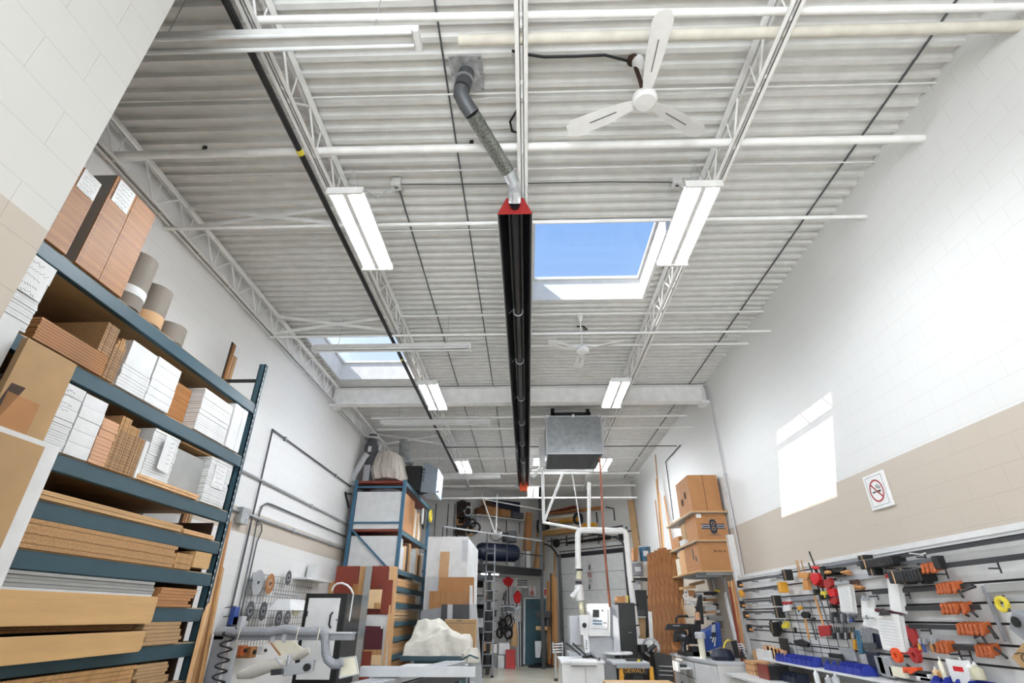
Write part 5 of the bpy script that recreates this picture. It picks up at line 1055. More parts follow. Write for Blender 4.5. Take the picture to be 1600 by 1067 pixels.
struct('door_header_seal', G().slab([Vector((bl.x, bl.y, zt)), Vector((br.x, br.y, zt)), Vector((br.x, br.y, zt+.14)), Vector((bl.x, bl.y, zt+.14))], rn*.04), 'dark_metal', gd)
t = T('door_track', 'black roller door track, springs and shaft over the sectional door', 'door track')
tk = t.part('side_track', 'dark_metal'); L3 = ((.6-.1, 22.62), (3.87-.1, 19.22))
for e, s in ((bl, 1), (br, -1)): tk.box(e.x-.06, e.x+.06, e.y-.15, e.y-.05, 0, zt+.1)
for pix in ([(285, 800), (240, 720), (190, 660), (130, 630), (0, 610)], [(1225, 700), (1190, 620), (1150, 560), (1080, 530), (900, 500), (700, 470)]): t.part('curved_track', 'dark_metal').tube([rg(*q, L=L3) for q in pix], .035, 6)
t.part('spring_shaft', 'dark_metal').tube([rg(270, 615, L=L3), rg(1200, 500, L=L3)], .022, 8); t.part('torsion_spring', 'black').tube([rg(410, 608, L=L3), rg(690, 575, L=L3)], .05, 10).tube([rg(710, 572, L=L3), rg(1010, 530, L=L3)], .06, 10)
for q in ((270, 610), (1190, 510)): t.part('cable_drum', 'black').disc(rg(*q, L=L3), .16, .08, rn, 18)
for x, y in ((195, 540), (400, 520), (620, 480), (850, 490)): t.part('shaft_bracket', 'dark_metal').tube([rg(x, y, L=L3), rg(x, y+130, L=L3)], .03, 6)
t.part('upper_bar', 'dark_metal').tube([rg(140, 585, L=L3), rg(850, 490, L=L3)], .025, 6); t.part('upper_bar', 'dark_metal').tube([rg(300, 730, L=L3), rg(1190, 635, L=L3)], .02, 6); t.done()
t = T('no_smoking_sign', 'small round no smoking mark on the sectional door', 'sign'); p = rg(738, 1050)+rn*.07
t.part('red_ring', 'red_paint').ring(p, .085, .022, .004, rn, 20); t.part('cigarette', 'black').bar(p+Vector((-.04, .04, -.01)), p+Vector((.04, -.04, .01)), .01, .02); t.part('slash', 'red_paint').bar(p+Vector((-.045, .045, .06)), p+Vector((.045, -.045, -.06)), .01, .015); t.done()
f7 = cr(720, 760, 5.333)
for (y, l) in ((675, 'above'), (838, 'below')): p = P(*f7(1082, y), L=RLd)+rn*.07; solo('sticker', G().poly([p+Vector((-.03, .03, -.1)), p+Vector((.03, -.03, -.06)), p+Vector((.03, -.03, .06)), p+Vector((0, 0, .12)), p+Vector((-.02, .02, .04))], rn*.004), 'ink', 'small dark sticker %s the no smoking mark on the sectional door' % l, 'sticker')
p = P(*f7(1088, 785), L=RLd)+rn*.07; g = G()
for k in range(3): g.bar(p+Vector((-.06, .06, .03-k*.04)), p+Vector((.05, -.05, .03-k*.04)), .004, .012)
solo('text_sticker', g, 'ink', 'tiny dark text lines under the no smoking mark on the sectional door', 'sticker')
# lumber brackets above the door
L4 = ((.6-.25, 22.60), (3.87-.25, 19.20))
t = T('lumber_rack', 'black wall brackets holding long lumber above the sectional door', 'brackets')
for pix in ([(950, 108), (1055, 130), (1072, 295)], [(815, 180), (830, 325)], [(1180, 370), (960, 405)], [(400, 505), (410, 650)], [(1335, 430), (1240, 450), (1232, 380)]): t.part('bracket', 'dark_metal').tube([rg(*q, L=L4) for q in pix], .03, 6)
t.done()
for k, (pix, mt, l) in enumerate([([(90, 225), (880, 150), (900, 105), (150, 200)], 'walnut_oak', 'top reddish brown board bundle above the sectional door'), ([(150, 210), (600, 110), (560, 95), (160, 190)], 'cherry', 'thin dark red strip on the top board bundle'),
    ([(180, 290), (600, 240), (600, 215), (200, 255)], 'ivory', 'thin cream board on the middle bracket'), ([(220, 320), (560, 300), (600, 250), (230, 280)], 'oak_light', 'pale rolled boards on the middle bracket'), ([(340, 335), (610, 310), (620, 270), (400, 290)], 'amber', 'short golden board on the middle bracket'),
    ([(30, 520), (540, 465), (540, 400), (40, 455)], 'plank', 'long golden plank bundle on the lowest bracket'), ([(90, 445), (560, 400), (600, 350), (180, 430)], 'ivory', 'cream boards lying on the golden plank bundle'), ([(640, 395), (820, 380), (830, 330), (700, 340)], 'amber', 'short golden box end behind the white duct')]):
    solo('lumber', G().slab([rg(*q, L=L4) for q in pix], rn*.22), mt, l, 'lumber')
p = rg(620, 280, L=L4); solo('dark_roll', G().ring(p+rn*.2, .18, .08, .1, rn, 18), 'dark_metal', 'dark round roll end on the middle lumber bracket', 'roll')
g = G().lathe([(.25, 0), (.28, .2), (.25, .5)], rg(75, 400, L=L4)-Vector((0, 0, .2)), n=14).smooth(); solo('dark_bag', g, 'black', 'black bulging bag at the left end of the lumber rack', 'bag')
for (x, y0, y1, m_, l) in [((235, 250), 745, 1067, 'plank', 'tall tan board left of the roller door track'), ((30, 95), 530, 990, 'plank', 'tall golden board on the mezzanine corner beside the lumber')]:
    a, b, c, d = rg(x[0], y1, L=L3), rg(x[1], y1, L=L3), rg(x[1], y0, L=L3), rg(x[0], y0, L=L3); solo('tall_board', G().slab([a, b, c, d], rn*.04), m_, l, 'board')
# corner post on right
a, b = P(*w9(1290, 10), Y=19.0), P(*w9(1400, 860), Y=18.8); solo('corner_board', G().bar(a, b, .22, .06, up=(0, 1, 0)), 'kraft', 'long brown board standing in the far right corner', 'board')
# white hanging frame (duct hanger)
t = T('pipe_hanger', 'white pipe frame hanging below the unit heater', 'frame'); YF = 12.6; w6b = cr(820, 720, 5.927)
def pf(x, y, Y=YF): return P(*w6b(x, y), Y=Y)
t.part('top_rail', 'pipe_white').tube([pf(60, 95), pf(630, 95)], .035, 8).smooth(); t.part('upright', 'pipe_white').tube([pf(165, 95), pf(175, 575)], .035, 8).smooth(); t.part('diagonal', 'pipe_white').tube([pf(355, 115), pf(178, 560)], .03, 8).smooth(); t.part('lower_arm', 'pipe_white').tube([pf(170, 570), pf(500, 630)], .03, 8).smooth()
t.part('thin_rod', 'white_metal').tube([pf(432, 70), pf(518, 625)], .016, 6); t.part('right_upright', 'pipe_white').tube([pf(595, 200), pf(595, 640)], .04, 8).smooth()
t.part('bracket', 'white_metal').box(pf(165, 40).x-.08, pf(165, 40).x+.08, YF-.1, YF+.1, pf(165, 60).z, 5.5); t.part('diagonal', 'pipe_white').tube([pf(70, 150), pf(165, 50)], .04, 8); t.done()
t = T('dust_duct', 'white round dust duct running across and down both sides', 'duct'); YD = 11.8
def dd(x, y): return P(*w6b(x, y), Y=YD)
R_ = .062
arc = [(495, 1000), (492, 850), (490, 720), (492, 680), (503, 652), (530, 642), (600, 643), (900, 648), (925, 655), (938, 680), (942, 720), (955, 850), (975, 1067)]
t.part('duct_run', 'pipe_white').tube([dd(*q) for q in arc[:3]]+[dd(*q) for q in arc[3:]], R_, 18).smooth()
z9 = cr(860, 930, 7.273)
t.part('clear_section', 'clear_plastic', label='yellowed clear section').tube([dd(510, 1000), P(904, 905, Y=YD)], R_*.93, 16).smooth(); t.part('clamp_band', 'black').tube([dd(508, 1000), dd(508, 1020)], R_*1.06, 16); t.part('clamp_band', 'dark_metal').tube([P(904, 908, Y=YD), P(904, 912, Y=YD)], R_*1.06, 16)
t.part('branch_fitting', 'pipe_white').tube([P(904, 914, Y=YD), P(907, 938, Y=YD)], R_*1.4, 16).smooth().tube([P(905, 920, Y=YD-.05), P(893, 933, Y=YD-.05)], R_*.8, 12); t.part('clear_section', 'clear_plastic', label='yellowed clear section').tube([P(908, 940, Y=YD), P(910, 962, Y=YD)], R_*.93, 16).smooth()
rr = [P(*q, Y=YD) for q in ((984, 900), (989, 930), (990, 940))]
t.part('right_drop', 'pipe_white').tube([dd(975, 1067)]+[P(x, y, Y=YD) for x, y in ((988, 930), (993, 970), (996, 990), (992, 999), (984, 1002), (970, 1002))], .060, 16).smooth()
for x, y in ((988, 908), (992, 944), (994, 976)): t.part('band', 'black').tube([P(x, y, Y=YD), P(x+.3, y+2, Y=YD)], .066, 14)
t.done()
solo('copper_pipe', G().tube([P(937, 715, Y=10.2), P(944, 850, Y=10.25), P(953, 948, Y=10.3)], .022, 8).smooth(), 'copper', 'thin copper pipe dropping from the right far light', 'pipe')

# ================================================================ MACHINES IN THE MIDDLE RIGHT
def zq(pix, Y, th, f=None): return [P(*(f or z9)(*q), Y=Y) for q in pix]
t = T('edge_machine', 'white and grey machine with a control panel screen in front of the sectional door', 'machine'); YC = 10.6
a, b, c, d = zq([(440, 465), (685, 470), (680, 95), (440, 95)], YC, 0)
cb = t.part('control_box', 'white_metal', bev=.01); cb.slab([a, b, c, d], (0, .45, 0))
sc_ = t.part('panel_plate', 'white_board', up=cb, bev=.002); sc_.slab(zq([(465, 375), (650, 378), (650, 148), (465, 145)], YC-.012, 0), (0, .01, 0))
t.part('screen', 'black', up=cb).slab(zq([(482, 248), (552, 248), (552, 165), (482, 163)], YC-.018, 0), (0, .005, 0))
for y in (282, 316): t.part('blue_text_bar', 'blue_steel', up=cb).slab(zq([(482, y+14), (586, y+16), (586, y+2), (482, y)], YC-.018, 0), (0, .004, 0))
t.part('small_text', 'ink', up=cb).slab(zq([(600, 316), (636, 317), (636, 309), (600, 308)], YC-.018, 0), (0, .004, 0)); t.part('key_switch', 'black', up=cb).disc(zq([(590, 172)], YC-.012, 0)[0], .013, .01, (0, -1, 0), 10)
t.part('side_panel', 'grey_plastic').slab(zq([(690, 470), (800, 640), (770, 110), (682, 100)], YC+.05, 0), (0, .5, 0))
t.part('side_column', 'light_grey').slab(zq([(720, 640), (800, 640), (768, 265), (715, 225)], YC-.02, 0), (0, .1, 0))
t.part('machine_body', 'light_grey').slab(zq([(230, 560), (345, 560), (330, 230), (215, 232)], YC+.3, 0), (0, .5, 0)); t.part('front_cover', 'white_metal', bev=.006).slab(zq([(345, 450), (440, 450), (440, 225), (330, 225)], YC, 0), (0, .3, 0))
t.part('spine', 'white_metal').slab(zq([(395, 655), (450, 655), (430, 450), (372, 450)], YC-.03, 0), (0, .15, 0))
g = t.part('spine_holes', 'ink')
for y in (520, 548, 576, 604): g.disc(zq([(408, y)], YC-.032, 0)[0], .012, .006, (0, -1, 0), 8)
t.part('knob', 'black').lathe([(.035, 0), (.04, .03), (.02, .05)], zq([(385, 340)], YC, 0)[0], (0, -1, 0), 14)
a, b, c, d = zq([(430, 655), (720, 655), (720, 470), (430, 480)], YC+.1, 0); t.part('lower_cover', 'light_grey').slab([a, b, c, d], (0, .5, 0))
a, b = zq([(215, 655), (805, 655)], YC+.1, 0); t.part('machine_base', 'light_grey').box(a.x, b.x, YC+.1, YC+.8, 0, a.z)
t.part('feed_rail', 'dark_metal').tube(zq([(175, 540), (345, 680)], YC-.3, 0), .015, 6).tube(zq([(250, 540), (400, 680)], YC-.3, 0), .015, 6); t.done()
t = T('round_table', 'white round edged table plate in front of the machine', 'table'); a, b = zq([(620, 665), (950, 665)], 10.3, 0)
t.part('plate', 'white_metal', bev=.01).lathe([((b.x-a.x)/2, 0), ((b.x-a.x)/2+.02, .015), ((b.x-a.x)/2, .04)], ((a.x+b.x)/2, 10.5, a.z-.02), n=30); t.part('plate_leg', 'dark_metal').tube([((a.x+b.x)/2, 10.5, 0), ((a.x+b.x)/2, 10.5, a.z)], .05, 10); t.done()
t = T('black_cabinet', 'black steel cabinet behind the machine', 'cabinet'); a, b, c, d = zq([(790, 480), (965, 480), (955, 85), (760, 85)], 11.3, 0); t.part('cabinet_body', 'black', bev=.01).slab([Vector((a.x, a.y, 0)), Vector((b.x, b.y, 0)), c, d], (0, .5, 0)); t.part('name_plate', 'grey_plastic').slab(zq([(885, 428), (925, 428), (925, 418), (885, 418)], 11.29, 0), (0, .005, 0))
t.done()
solo('carton', G().slab(zq([(755, 85), (850, 85), (845, 12), (760, 12)], 11.4, 0), (0, .3, 0)), 'tan_box', 'small cardboard box on top of the black cabinet', 'box')
for k, (x, m_) in enumerate([(835, 'black'), (860, 'oak_light'), (880, 'yellow')]): solo('stick', G().tube(zq([(x, 85), (x-3, 5)], 11.45, 0), .015, 6), m_, ['black', 'pale', 'yellow'][k]+' stick standing on the black cabinet', 'stick')
t = T('dark_shelf_unit', 'dark shelf unit between the duct and the oak slats', 'shelf'); a, b, c, d = zq([(975, 520), (1110, 520), (1090, -60), (965, -60)], 12.3, 0); t.part('unit_body', 'black').slab([Vector((a.x, a.y, 0)), Vector((b.x, b.y, 0)), c, d], (0, .4, 0))
t.part('carton_inside', 'kraft').slab(zq([(985, 500), (1085, 500), (1080, 255), (985, 255)], 12.28, 0), (0, .02, 0)); t.part('radio', 'dark_metal').slab(zq([(985, 240), (1080, 240), (1075, 165), (985, 165)], 12.2, 0), (0, .1, 0)); t.part('shelf_edge', 'light_grey').slab(zq([(980, 255), (1085, 255), (1085, 240), (980, 240)], 12.2, 0), (0, .1, 0)); t.done()
# white cabinet with roll
t = T('white_cabinet', 'white two door cabinet in the bottom centre of the view', 'cabinet'); a = P(*z9(130, 750), Y=9.5); b = P(*z9(605, 750), Y=9.5); zt = .92
t.part('worktop', 'white_board', bev=.004).box(a.x-.02, b.x+.02, 9.48, 10.6, zt-.03, zt); t.part('cabinet_body', 'white_metal').box(a.x, b.x, 9.52, 10.58, 0, zt-.03)
mx_ = P(*z9(400, 900), Y=9.5).x
for x0, x1 in ((a.x+.01, mx_-.008), (mx_+.008, b.x-.01)): t.part('door', 'white_board', bev=.003).box(x0, x1, 9.50, 9.52, .08, zt-.05)
t.done()
t = T('roll_holder', 'white roll in a dark holder on the front edge of the white cabinet', 'roll'); a, b = P(*z9(235, 765), Y=9.42), P(*z9(530, 765), Y=9.42); t.part('paper_roll', 'white_board').tube([a, b], .045, 16).smooth(); t.part('holder', 'dark_metal').slab([P(*z9(240, 810), Y=9.4), P(*z9(528, 806), Y=9.4), P(*z9(528, 790), Y=9.4), P(*z9(240, 792), Y=9.4)], (0, .1, 0)); t.done()
t = T('hose_gun', 'black coiled cable and fitting on the white cabinet top', 'cable'); t.part('cable', 'black').tube([P(*z9(*q), Z=.95) for q in ((365, 697), (420, 700), (455, 690), (500, 700), (540, 712), (556, 722))], .02, 8); t.part('fitting', 'grey_plastic').tube([P(*z9(455, 650), Z=1.0), P(*z9(545, 715), Z=.96)], .018, 8); t.done()
# jobsite table saw
t = T('jobsite_saw', 'black and yellow folding table saw beside the white cabinet', 'table saw'); YJ = 9.6
def js(x, y, Y=YJ): return P(*z9(x, y), Y=Y)
a, b = js(745, 775), js(1125, 775)
t.part('table_top', 'light_grey', bev=.004).box(a.x-.06, b.x, YJ, YJ+.75, a.z-.02, a.z+.02); t.part('front_rail', 'grey_plastic').box(a.x, b.x, YJ-.05, YJ, a.z-.06, a.z)
bd = t.part('saw_body', 'black', bev=.01); bd.slab([js(*q) for q in ((850, 900), (1110, 900), (1120, 800), (830, 800))], (0, .5, 0))
for q in (((785, 965), (835, 965), (825, 812), (783, 812)), ((1135, 965), (1185, 965), (1165, 812), (1125, 812))):
    p_ = [js(*w_) for w_ in q]; lo = [Vector((p_[0].x-.04, YJ, 0)), Vector((p_[1].x+.0, YJ, 0))]; t.part('stand_leg', 'amber', bev=.004).slab([lo[0], lo[1], p_[2], p_[3]], (0, .06, 0))
t.part('cross_bar', 'amber').slab([js(*q, Y=YJ-.01) for q in ((790, 925), (840, 925), (840, 905), (785, 905))], (0, .03, 0))
t.part('blade_guard', 'black').slab([js(*q, Y=YJ+.3) for q in ((960, 765), (1010, 765), (1040, 690), (1010, 680))], (0, .04, 0)); t.part('mitre_gauge', 'black').box(a.x+.2, a.x+.45, YJ+.15, YJ+.3, a.z+.02, a.z+.05); t.part('yellow_knob', 'yellow').disc((a.x+.38, YJ+.1, a.z+.02), .025, .03, (0, 0, 1), 12)
t.part('motor', 'dark_metal').tube([js(930, 920, YJ+.2), js(1040, 915, YJ+.2)], .09, 14)
r = t.done(); pp = js(958, 858, YJ-.03); textpart('DEWALT', .08, pp, (math.pi/2, 0, 0), 'amber', r)
solo('tan_tabletop', G().box(.98, 1.85, 7.6, 8.15, .755, .80), 'maple', 'pale wooden table top edge at the bottom centre of the view', 'table top', bev=.008)
t = T('table_trestle', 'plain wooden trestle under the pale table top', 'trestle'); 
for x in (1.05, 1.75): t.part('leg', 'maple').box(x, x+.06, 7.7, 7.76, 0, .755).box(x, x+.06, 8.0, 8.06, 0, .755)
t.done()
# clutter behind the saw: dark tool stack
t = T('tool_cart', 'dark drawer cart between the yellow saw and the white drawers', 'cart'); a, b, c, d = zq([(1230, 945), (1400, 955), (1380, 690), (1170, 640)], 10.9, 0); t.part('cart_body', 'black', bev=.01).slab([Vector((a.x, a.y, 0)), Vector((b.x, b.y, 0)), c, d], (0, .5, 0))
for y in (800, 850, 900): t.part('drawer_line', 'grey_plastic').slab(zq([(1235, y+8), (1390, y+16), (1390, y+8), (1235, y)], 10.88, 0), (0, .02, 0))
t.done()
t = T('router_motor', 'black power tool standing on the cart beside the duct end', 'power tool'); t.part('tool_body', 'black').tube(zq([(1050, 640), (1040, 560)], 11.0, 0), .09, 12).smooth(); t.part('handle', 'dark_metal').tube(zq([(1100, 650), (1190, 560)], 11.0, 0), .04, 8); t.done()
t = T('flex_duct', 'white flexible duct branching toward the bench', 'duct'); t.part('duct', 'pipe_white').tube(zq([(860, 560), (980, 545), (1120, 560), (1180, 600)], 11.5, 0), .09, 14).smooth(); t.part('ring_clamp', 'grey_plastic').ring(zq([(1140, 590)], 11.3, 0)[0], .14, .04, .05, (0, -1, 0)); t.done()
t = T('white_post', 'thin white post in front of the oak slats', 'post'); a, b = zq([(1150, 540), (1130, 185)], 11.6, 0); a = a+(a-b)*(a.z/(b.z-a.z)); t.part('post', 'white_metal').bar(a, b, .07, .05, up=(0, 1, 0)); t.done()
# buckets on small shelf
n9 = cr(960, 820, 8.892); YB_ = 12.9
def nb(x, y, Y=YB_): return P(*n9(x, y), Y=Y)
for (y, l) in ((715, 'upper'), (965, 'lower')): a, b = nb(265, y+10), nb(465, y-10); solo('wall_shelf', G().box(a.x, b.x+.1, YB_-.05, YB_+.5, a.z-.06, a.z-.02), 'black', l+' black shelf carrying paint pails beside the duct', 'shelf')
def pail(x0, x1, y0, y1, mt, label, lid='light_grey', hand='dark_metal'):
    a, b = nb(x0, y1), nb(x1, y1); top = nb((x0+x1)/2, y0); r_ = (b.x-a.x)/2; c = ((a.x+b.x)/2, YB_+.2, a.z); h = top.z-a.z; t = T('pail', label, 'pail', 'pails on the black shelves')
    t.part('pail_body', mt).lathe([(r_*.88, 0), (r_, h*.95)], c, n=20).smooth(); t.part('lid', lid).lathe([(r_*1.04, h*.93), (r_*1.04, h)], c, n=20); t.part('label_patch', 'paper').box(c[0]-r_*.5, c[0]+r_*.35, c[1]-r_*1.01, c[1]-r_*.9, c[2]+h*.3, c[2]+h*.65); t.done()
pail(380, 545, 285, 490, 'blue_steel', 'blue and white pail on top beside the duct'); pail(320, 385, 340, 500, 'white_metal', 'slim white can next to the blue pail'); pail(255, 440, 515, 700, 'grey_plastic', 'wide grey pail on the upper black shelf'); pail(295, 430, 755, 955, 'light_grey', 'white and blue pail on the lower black shelf')
solo('tan_pack', G().slab([nb(270, 490), nb(330, 490), nb(330, 310), nb(265, 320)], (0, .3, 0)), 'tan_box', 'brown carton left of the blue pail', 'box')
# oak slats
t3 = [(455, 420), (500, 395), (550, 380), (600, 345), (660, 320), (720, 330), (790, 370), (870, 400), (950, 520)]
for k in range(8):
    (x0, y0), (x1, y1) = t3[k], t3[k+1]; xb0, xb1 = 478+62*k, 478+62*(k+1)
    a, b, c, d = P(*n9(xb0, 1500), Y=12.2-.03*k), P(*n9(xb1, 1500), Y=12.2-.03*k), P(*n9(x1+3, (y0+y1)/2-8), Y=12.5-.03*k), P(*n9(x0, (y0+y1)/2-8), Y=12.5-.03*k)
    a = a+(a-d)*(a.z/(d.z-a.z)); b = b+(b-c)*(b.z/(c.z-b.z))
    solo('oak_board', G().slab([a, b, c, d], (0, .02, 0)), 'walnut_oak', ['first', 'second', 'third', 'fourth', 'fifth', 'sixth', 'seventh', 'eighth'][k]+' wavy grained oak board from the left in the leaning row beside the wall shelf', 'board', 'oak boards leaning beside the wall shelf')
# tall mouldings behind
u9 = cr(940, 660, 5.333)
for k, (x0, y0, x1, y1, m_, w_) in enumerate([(447, 270, 500, 900, 'oak', .05), (455, 470, 505, 1050, 'plank', .06), (480, 590, 520, 1060, 'oak_light', .10), (522, 620, 560, 850, 'tan_box', .10), (448, 650, 490, 1040, 'oak', .05)]):
    A, B = P(*u9(x0, y0), X=3.72-.03*k), P(*u9(x1, y1), X=3.6-.03*k); d_ = B-A; B = A+d_*(A.z/(A.z-B.z)); solo('moulding', G().bar(A, B, w_, .02, up=(1, 0, 0)), m_, ['tallest thin brown', 'second tall golden', 'wide pale', 'short tan', 'thin brown left'][k]+' moulding standing behind the oak boards at the right wall', 'moulding')
wpt = [P(*u9(*q), X=3.84) for q in ((655, 190), (535, 325), (600, 810))]; solo('conduit', G().tube([Vector((3.84, wpt[0].y-.0, wpt[0].z))]+wpt[1:], .014, 8), 'dark_metal', 'dark conduit bending down the right wall behind the mouldings', 'conduit')
pts = [P(*E_, X=3.84) for E_ in ((1095, 598), (1105, 606), (1110, 620), (1116, 660), (1132, 741), (1158, 862))]; pts[-1].y = pts[-2].y; b = pts[-1].copy(); b.z = 2.2; b.y = pts[-2].y
t = T('conduit', 'grey conduit running down the right wall from the big beam end', 'conduit'); t.part('conduit_run', 'light_grey').tube(pts+[b], .014, 8).smooth(); t.part('strap', 'steel').box(3.82, 3.87, pts[4].y-.03, pts[4].y+.03, pts[4].z-.015, pts[4].z+.015); t.done()

# ================================================================ WALL SHELF WITH CARTONS (right)
SX0, SX1 = 3.17, 3.87
for k, (z, y0, y1, l) in enumerate([(3.34, 10.35, 12.4, 'top'), (2.82, 10.38, 12.4, 'middle'), (2.29, 10.36, 12.35, 'bottom')]):
    t = T('wall_shelf', l+' wooden wall shelf carrying cartons on the right wall', 'shelf', 'wooden wall shelves'); t.part('shelf_board', 'plywood').box(SX0-.05*(k == 2), SX1, y0, y1, z-.03, z)
    t.part('underside_panel', 'light_grey').box(SX0, SX1, y0+.02, y1, z-.035, z-.03)
    for y in (y0+.15, y0+.8, y0+1.5): t.part('bracket', 'light_grey').box(SX0+.15, SX1, y, y+.03, z-.07, z-.035).box(SX1-.03, SX1, y, y+.03, z-.4, z-.035)
    t.done()
def carton(x0, x1, y0, y1, z0, z1, mt, label, face=None, flap=True):
    t = T('carton', label, 'box', 'cardboard boxes on the right wall shelves'); t.part('carton_body', mt, bev=.006).box(x0, x1, y0, y1, z0, z1)
    if flap: t.part('tape_seam', 'shadow_brown').box((x0+x1)/2-.004, (x0+x1)/2+.004, y0-.001, y0, z0, z1)
    r = t.done(); return r
c1 = carton(3.22, 3.80, 10.42, 11.35, 3.342, 4.04, 'tan_box', 'large brown carton on the top wall shelf')
g = G()
for (y, z, s) in ((11.0, 3.62, .10), (10.75, 3.72, .09)):
    for j in range(4): g.box(3.2175, 3.219, y+s*.3*j-.05, y+s*.3*j+.0, z-.08+.03*(j % 2), z+.06-.02*(j % 3))
attach(solo('printed_marks', g, 'dark_box', 'x', 'print'), c1)
c2 = carton(3.25, 3.83, 10.42, 11.15, 2.822, 3.30, 'tan_box', 'brown carton with dark winged emblem on the middle wall shelf', flap=False)
g = T('carton_emblem', 'dark blue oval emblem with side bars printed on the middle carton', 'print'); e = Vector((3.56, 10.414, 3.06))
g.part('side_bars', 'grey_plastic').box(e.x-.22, e.x+.22, 10.4135, 10.4195, e.z-.03, e.z+.03); g.part('bar_outline', 'navy').box(e.x-.22, e.x+.22, 10.412, 10.4195, e.z-.046, e.z-.030).box(e.x-.22, e.x+.22, 10.412, 10.4195, e.z+.030, e.z+.046).box(e.x-.20, e.x-.08, 10.412, 10.4195, e.z-.012, e.z+.008).box(e.x+.08, e.x+.20, 10.412, 10.4195, e.z-.012, e.z+.008)
g.part('oval_badge', 'navy', bev=.0).poly([(e.x+.068*math.copysign(abs(math.cos(a_))**.55, math.cos(a_)), 10.412, e.z+.13*math.copysign(abs(math.sin(a_))**.7, math.sin(a_))) for a_ in [i*math.pi/10 for i in range(20)]], (0, -.003, 0))
g.part('badge_ring', 'kraft').ring((e.x, 10.408, e.z+.05), .03, .010, .001, (0, -1, 0), 14).ring((e.x, 10.408, e.z-.04), .03, .010, .001, (0, -1, 0), 14); g.part('small_print', 'ink').box(e.x-.1, e.x+.12, 10.412, 10.4195, e.z-.155, e.z-.145); attach(g.done(), c2)
attach(solo('white_sticker', G().box(3.27, 3.36, 10.412, 10.4195, 3.22, 3.29), 'paper', 'x', 'sticker'), c2)
carton(3.24, 3.7, 11.18, 11.5, 2.822, 3.24, 'kraft', 'second brown carton behind the emblem carton', flap=False); carton(3.22, 3.6, 11.7, 12.3, 2.822, 3.05, 'tan_box', 'low brown carton at the far end of the middle wall shelf', flap=False)
solo('white_packet', G().box(3.2, 3.35, 11.2, 11.6, 2.90, 2.93).box(3.18, 3.3, 11.1, 11.5, 2.822, 2.90), 'white_board', 'white packet on the front of the middle wall shelf', 'packet')
c3 = carton(3.21, 3.84, 10.42, 11.3, 2.292, 2.78, 'tan_box', 'big brown carton with printed word on the bottom wall shelf', flap=False)
g = G()
for k, (w_, h_) in enumerate(((.03, .04), (.02, .035), (.028, .04), (.012, .04), (.026, .035))): g.box(3.5+.045*k, 3.5+.045*k+w_, 10.4175, 10.4195, 2.60, 2.60+h_)
attach(solo('printed_marks', g, 'dark_box', 'x', 'print'), c3)
carton(3.20, 3.7, 11.33, 11.75, 2.292, 2.75, 'oak_light', 'pale wooden carton beside the printed carton', flap=False); carton(3.19, 3.5, 11.78, 12.05, 2.292, 2.62, 'ivory', 'cream narrow box at the end of the bottom wall shelf', flap=False)
g = G().box(3.205, 3.208, 10.6, 10.66, 2.46, 2.55).box(3.205, 3.208, 10.75, 10.80, 2.5, 2.7); attach(solo('printed_marks', g, 'navy', 'x', 'print'), c3)

# ================================================================ RIGHT BENCHES
v5 = cr(1050, 900, 6.387)
t = T('drawer_bench', 'white drawer bench with grey top under the wall shelf', 'bench')
pl = [(2.80, 12.2), (2.81, 10.4), (2.97, 9.62), (3.8, 9.62), (3.8, 12.2)]
t.part('worktop', 'light_grey').poly([(x, y, .87) for x, y in pl], (0, 0, .03)); t.part('bench_body', 'white_metal').poly([(x+.03, y+.02, 0) for x, y in pl[:2]]+[(2.99, 9.66, 0), (3.8, 9.66, 0), (3.8, 12.2, 0)], (0, 0, .87))
for k, (y0, y1) in enumerate([(10.45, 11.0), (11.03, 11.6)]):
    for z0, z1 in ((.62, .84), (.36, .6), (.1, .34)): d_ = t.part('drawer', 'white_board', bev=.003); d_.box(2.815, 2.83, y0, y1, z0, z1); t.part('drawer_pull', 'black', up=d_).disc((2.815, (y0+y1)/2, (z0+z1)/2), .014, .02, (-1, 0, 0), 10)
d_ = t.part('corner_door', 'white_board', bev=.003); d_.slab([(2.83, 10.37, .1), (2.98, 9.68, .1), (2.98, 9.68, .84), (2.83, 10.37, .84)], (-.015, -.004, 0)); t.done()
t = T('open_drawer', 'open white drawer with small tools at the bench front', 'drawer'); t.part('drawer_box', 'white_board').box(2.6, 2.8, 10.5, 10.95, .74, .76).box(2.58, 2.6, 10.5, 10.95, .70, .84); t.part('small_tools', 'dark_metal').box(2.63, 2.75, 10.6, 10.7, .76, .8).box(2.62, 2.7, 10.8, 10.9, .76, .79); t.done()
t = T('long_bench', 'white lower bench running along the slatted wall', 'bench'); t.part('worktop', 'white_board', bev=.004).poly([(3.05, 9.6, .74), (3.10, 4.0, .74), (3.8, 4.0, .74), (3.8, 9.6, .74)], (0, 0, .03)); t.part('bench_body', 'white_metal').box(3.14, 3.8, 4.0, 9.58, 0, .74)
for k in range(9):
    y = 4.1+k*.6; d_ = t.part('drawer', 'white_board', bev=.003); d_.box(3.125, 3.14, y, y+.58, .45, .71); t.part('drawer_knob', 'black', up=d_).disc((3.125, y+.29, .6), .014, .02, (-1, 0, 0), 10)
t.done()
t = T('wooden_crate', 'small slatted wooden block stack on the lower bench end', 'crate'); g = t.part('crate_blocks', 'oak_light'); a = P(*v5(590, 960), Z=.78)
for k in range(4): g.box(3.35, 3.62, 9.1+k*.09, 9.16+k*.09, .771, .95)
t.part('strips', 'tan_box').box(3.34, 3.63, 9.08, 9.45, .82, .84).box(3.34, 3.63, 9.08, 9.45, .90, .92); t.done()
t = T('dark_box', 'open reddish box with dark inside on the lower bench', 'box'); t.part('box_side', 'cherry').box(3.3, 3.32, 8.5, 8.85, .771, .95); t.part('box_inside', 'black').box(3.32, 3.6, 8.5, 8.85, .771, .94); t.done()
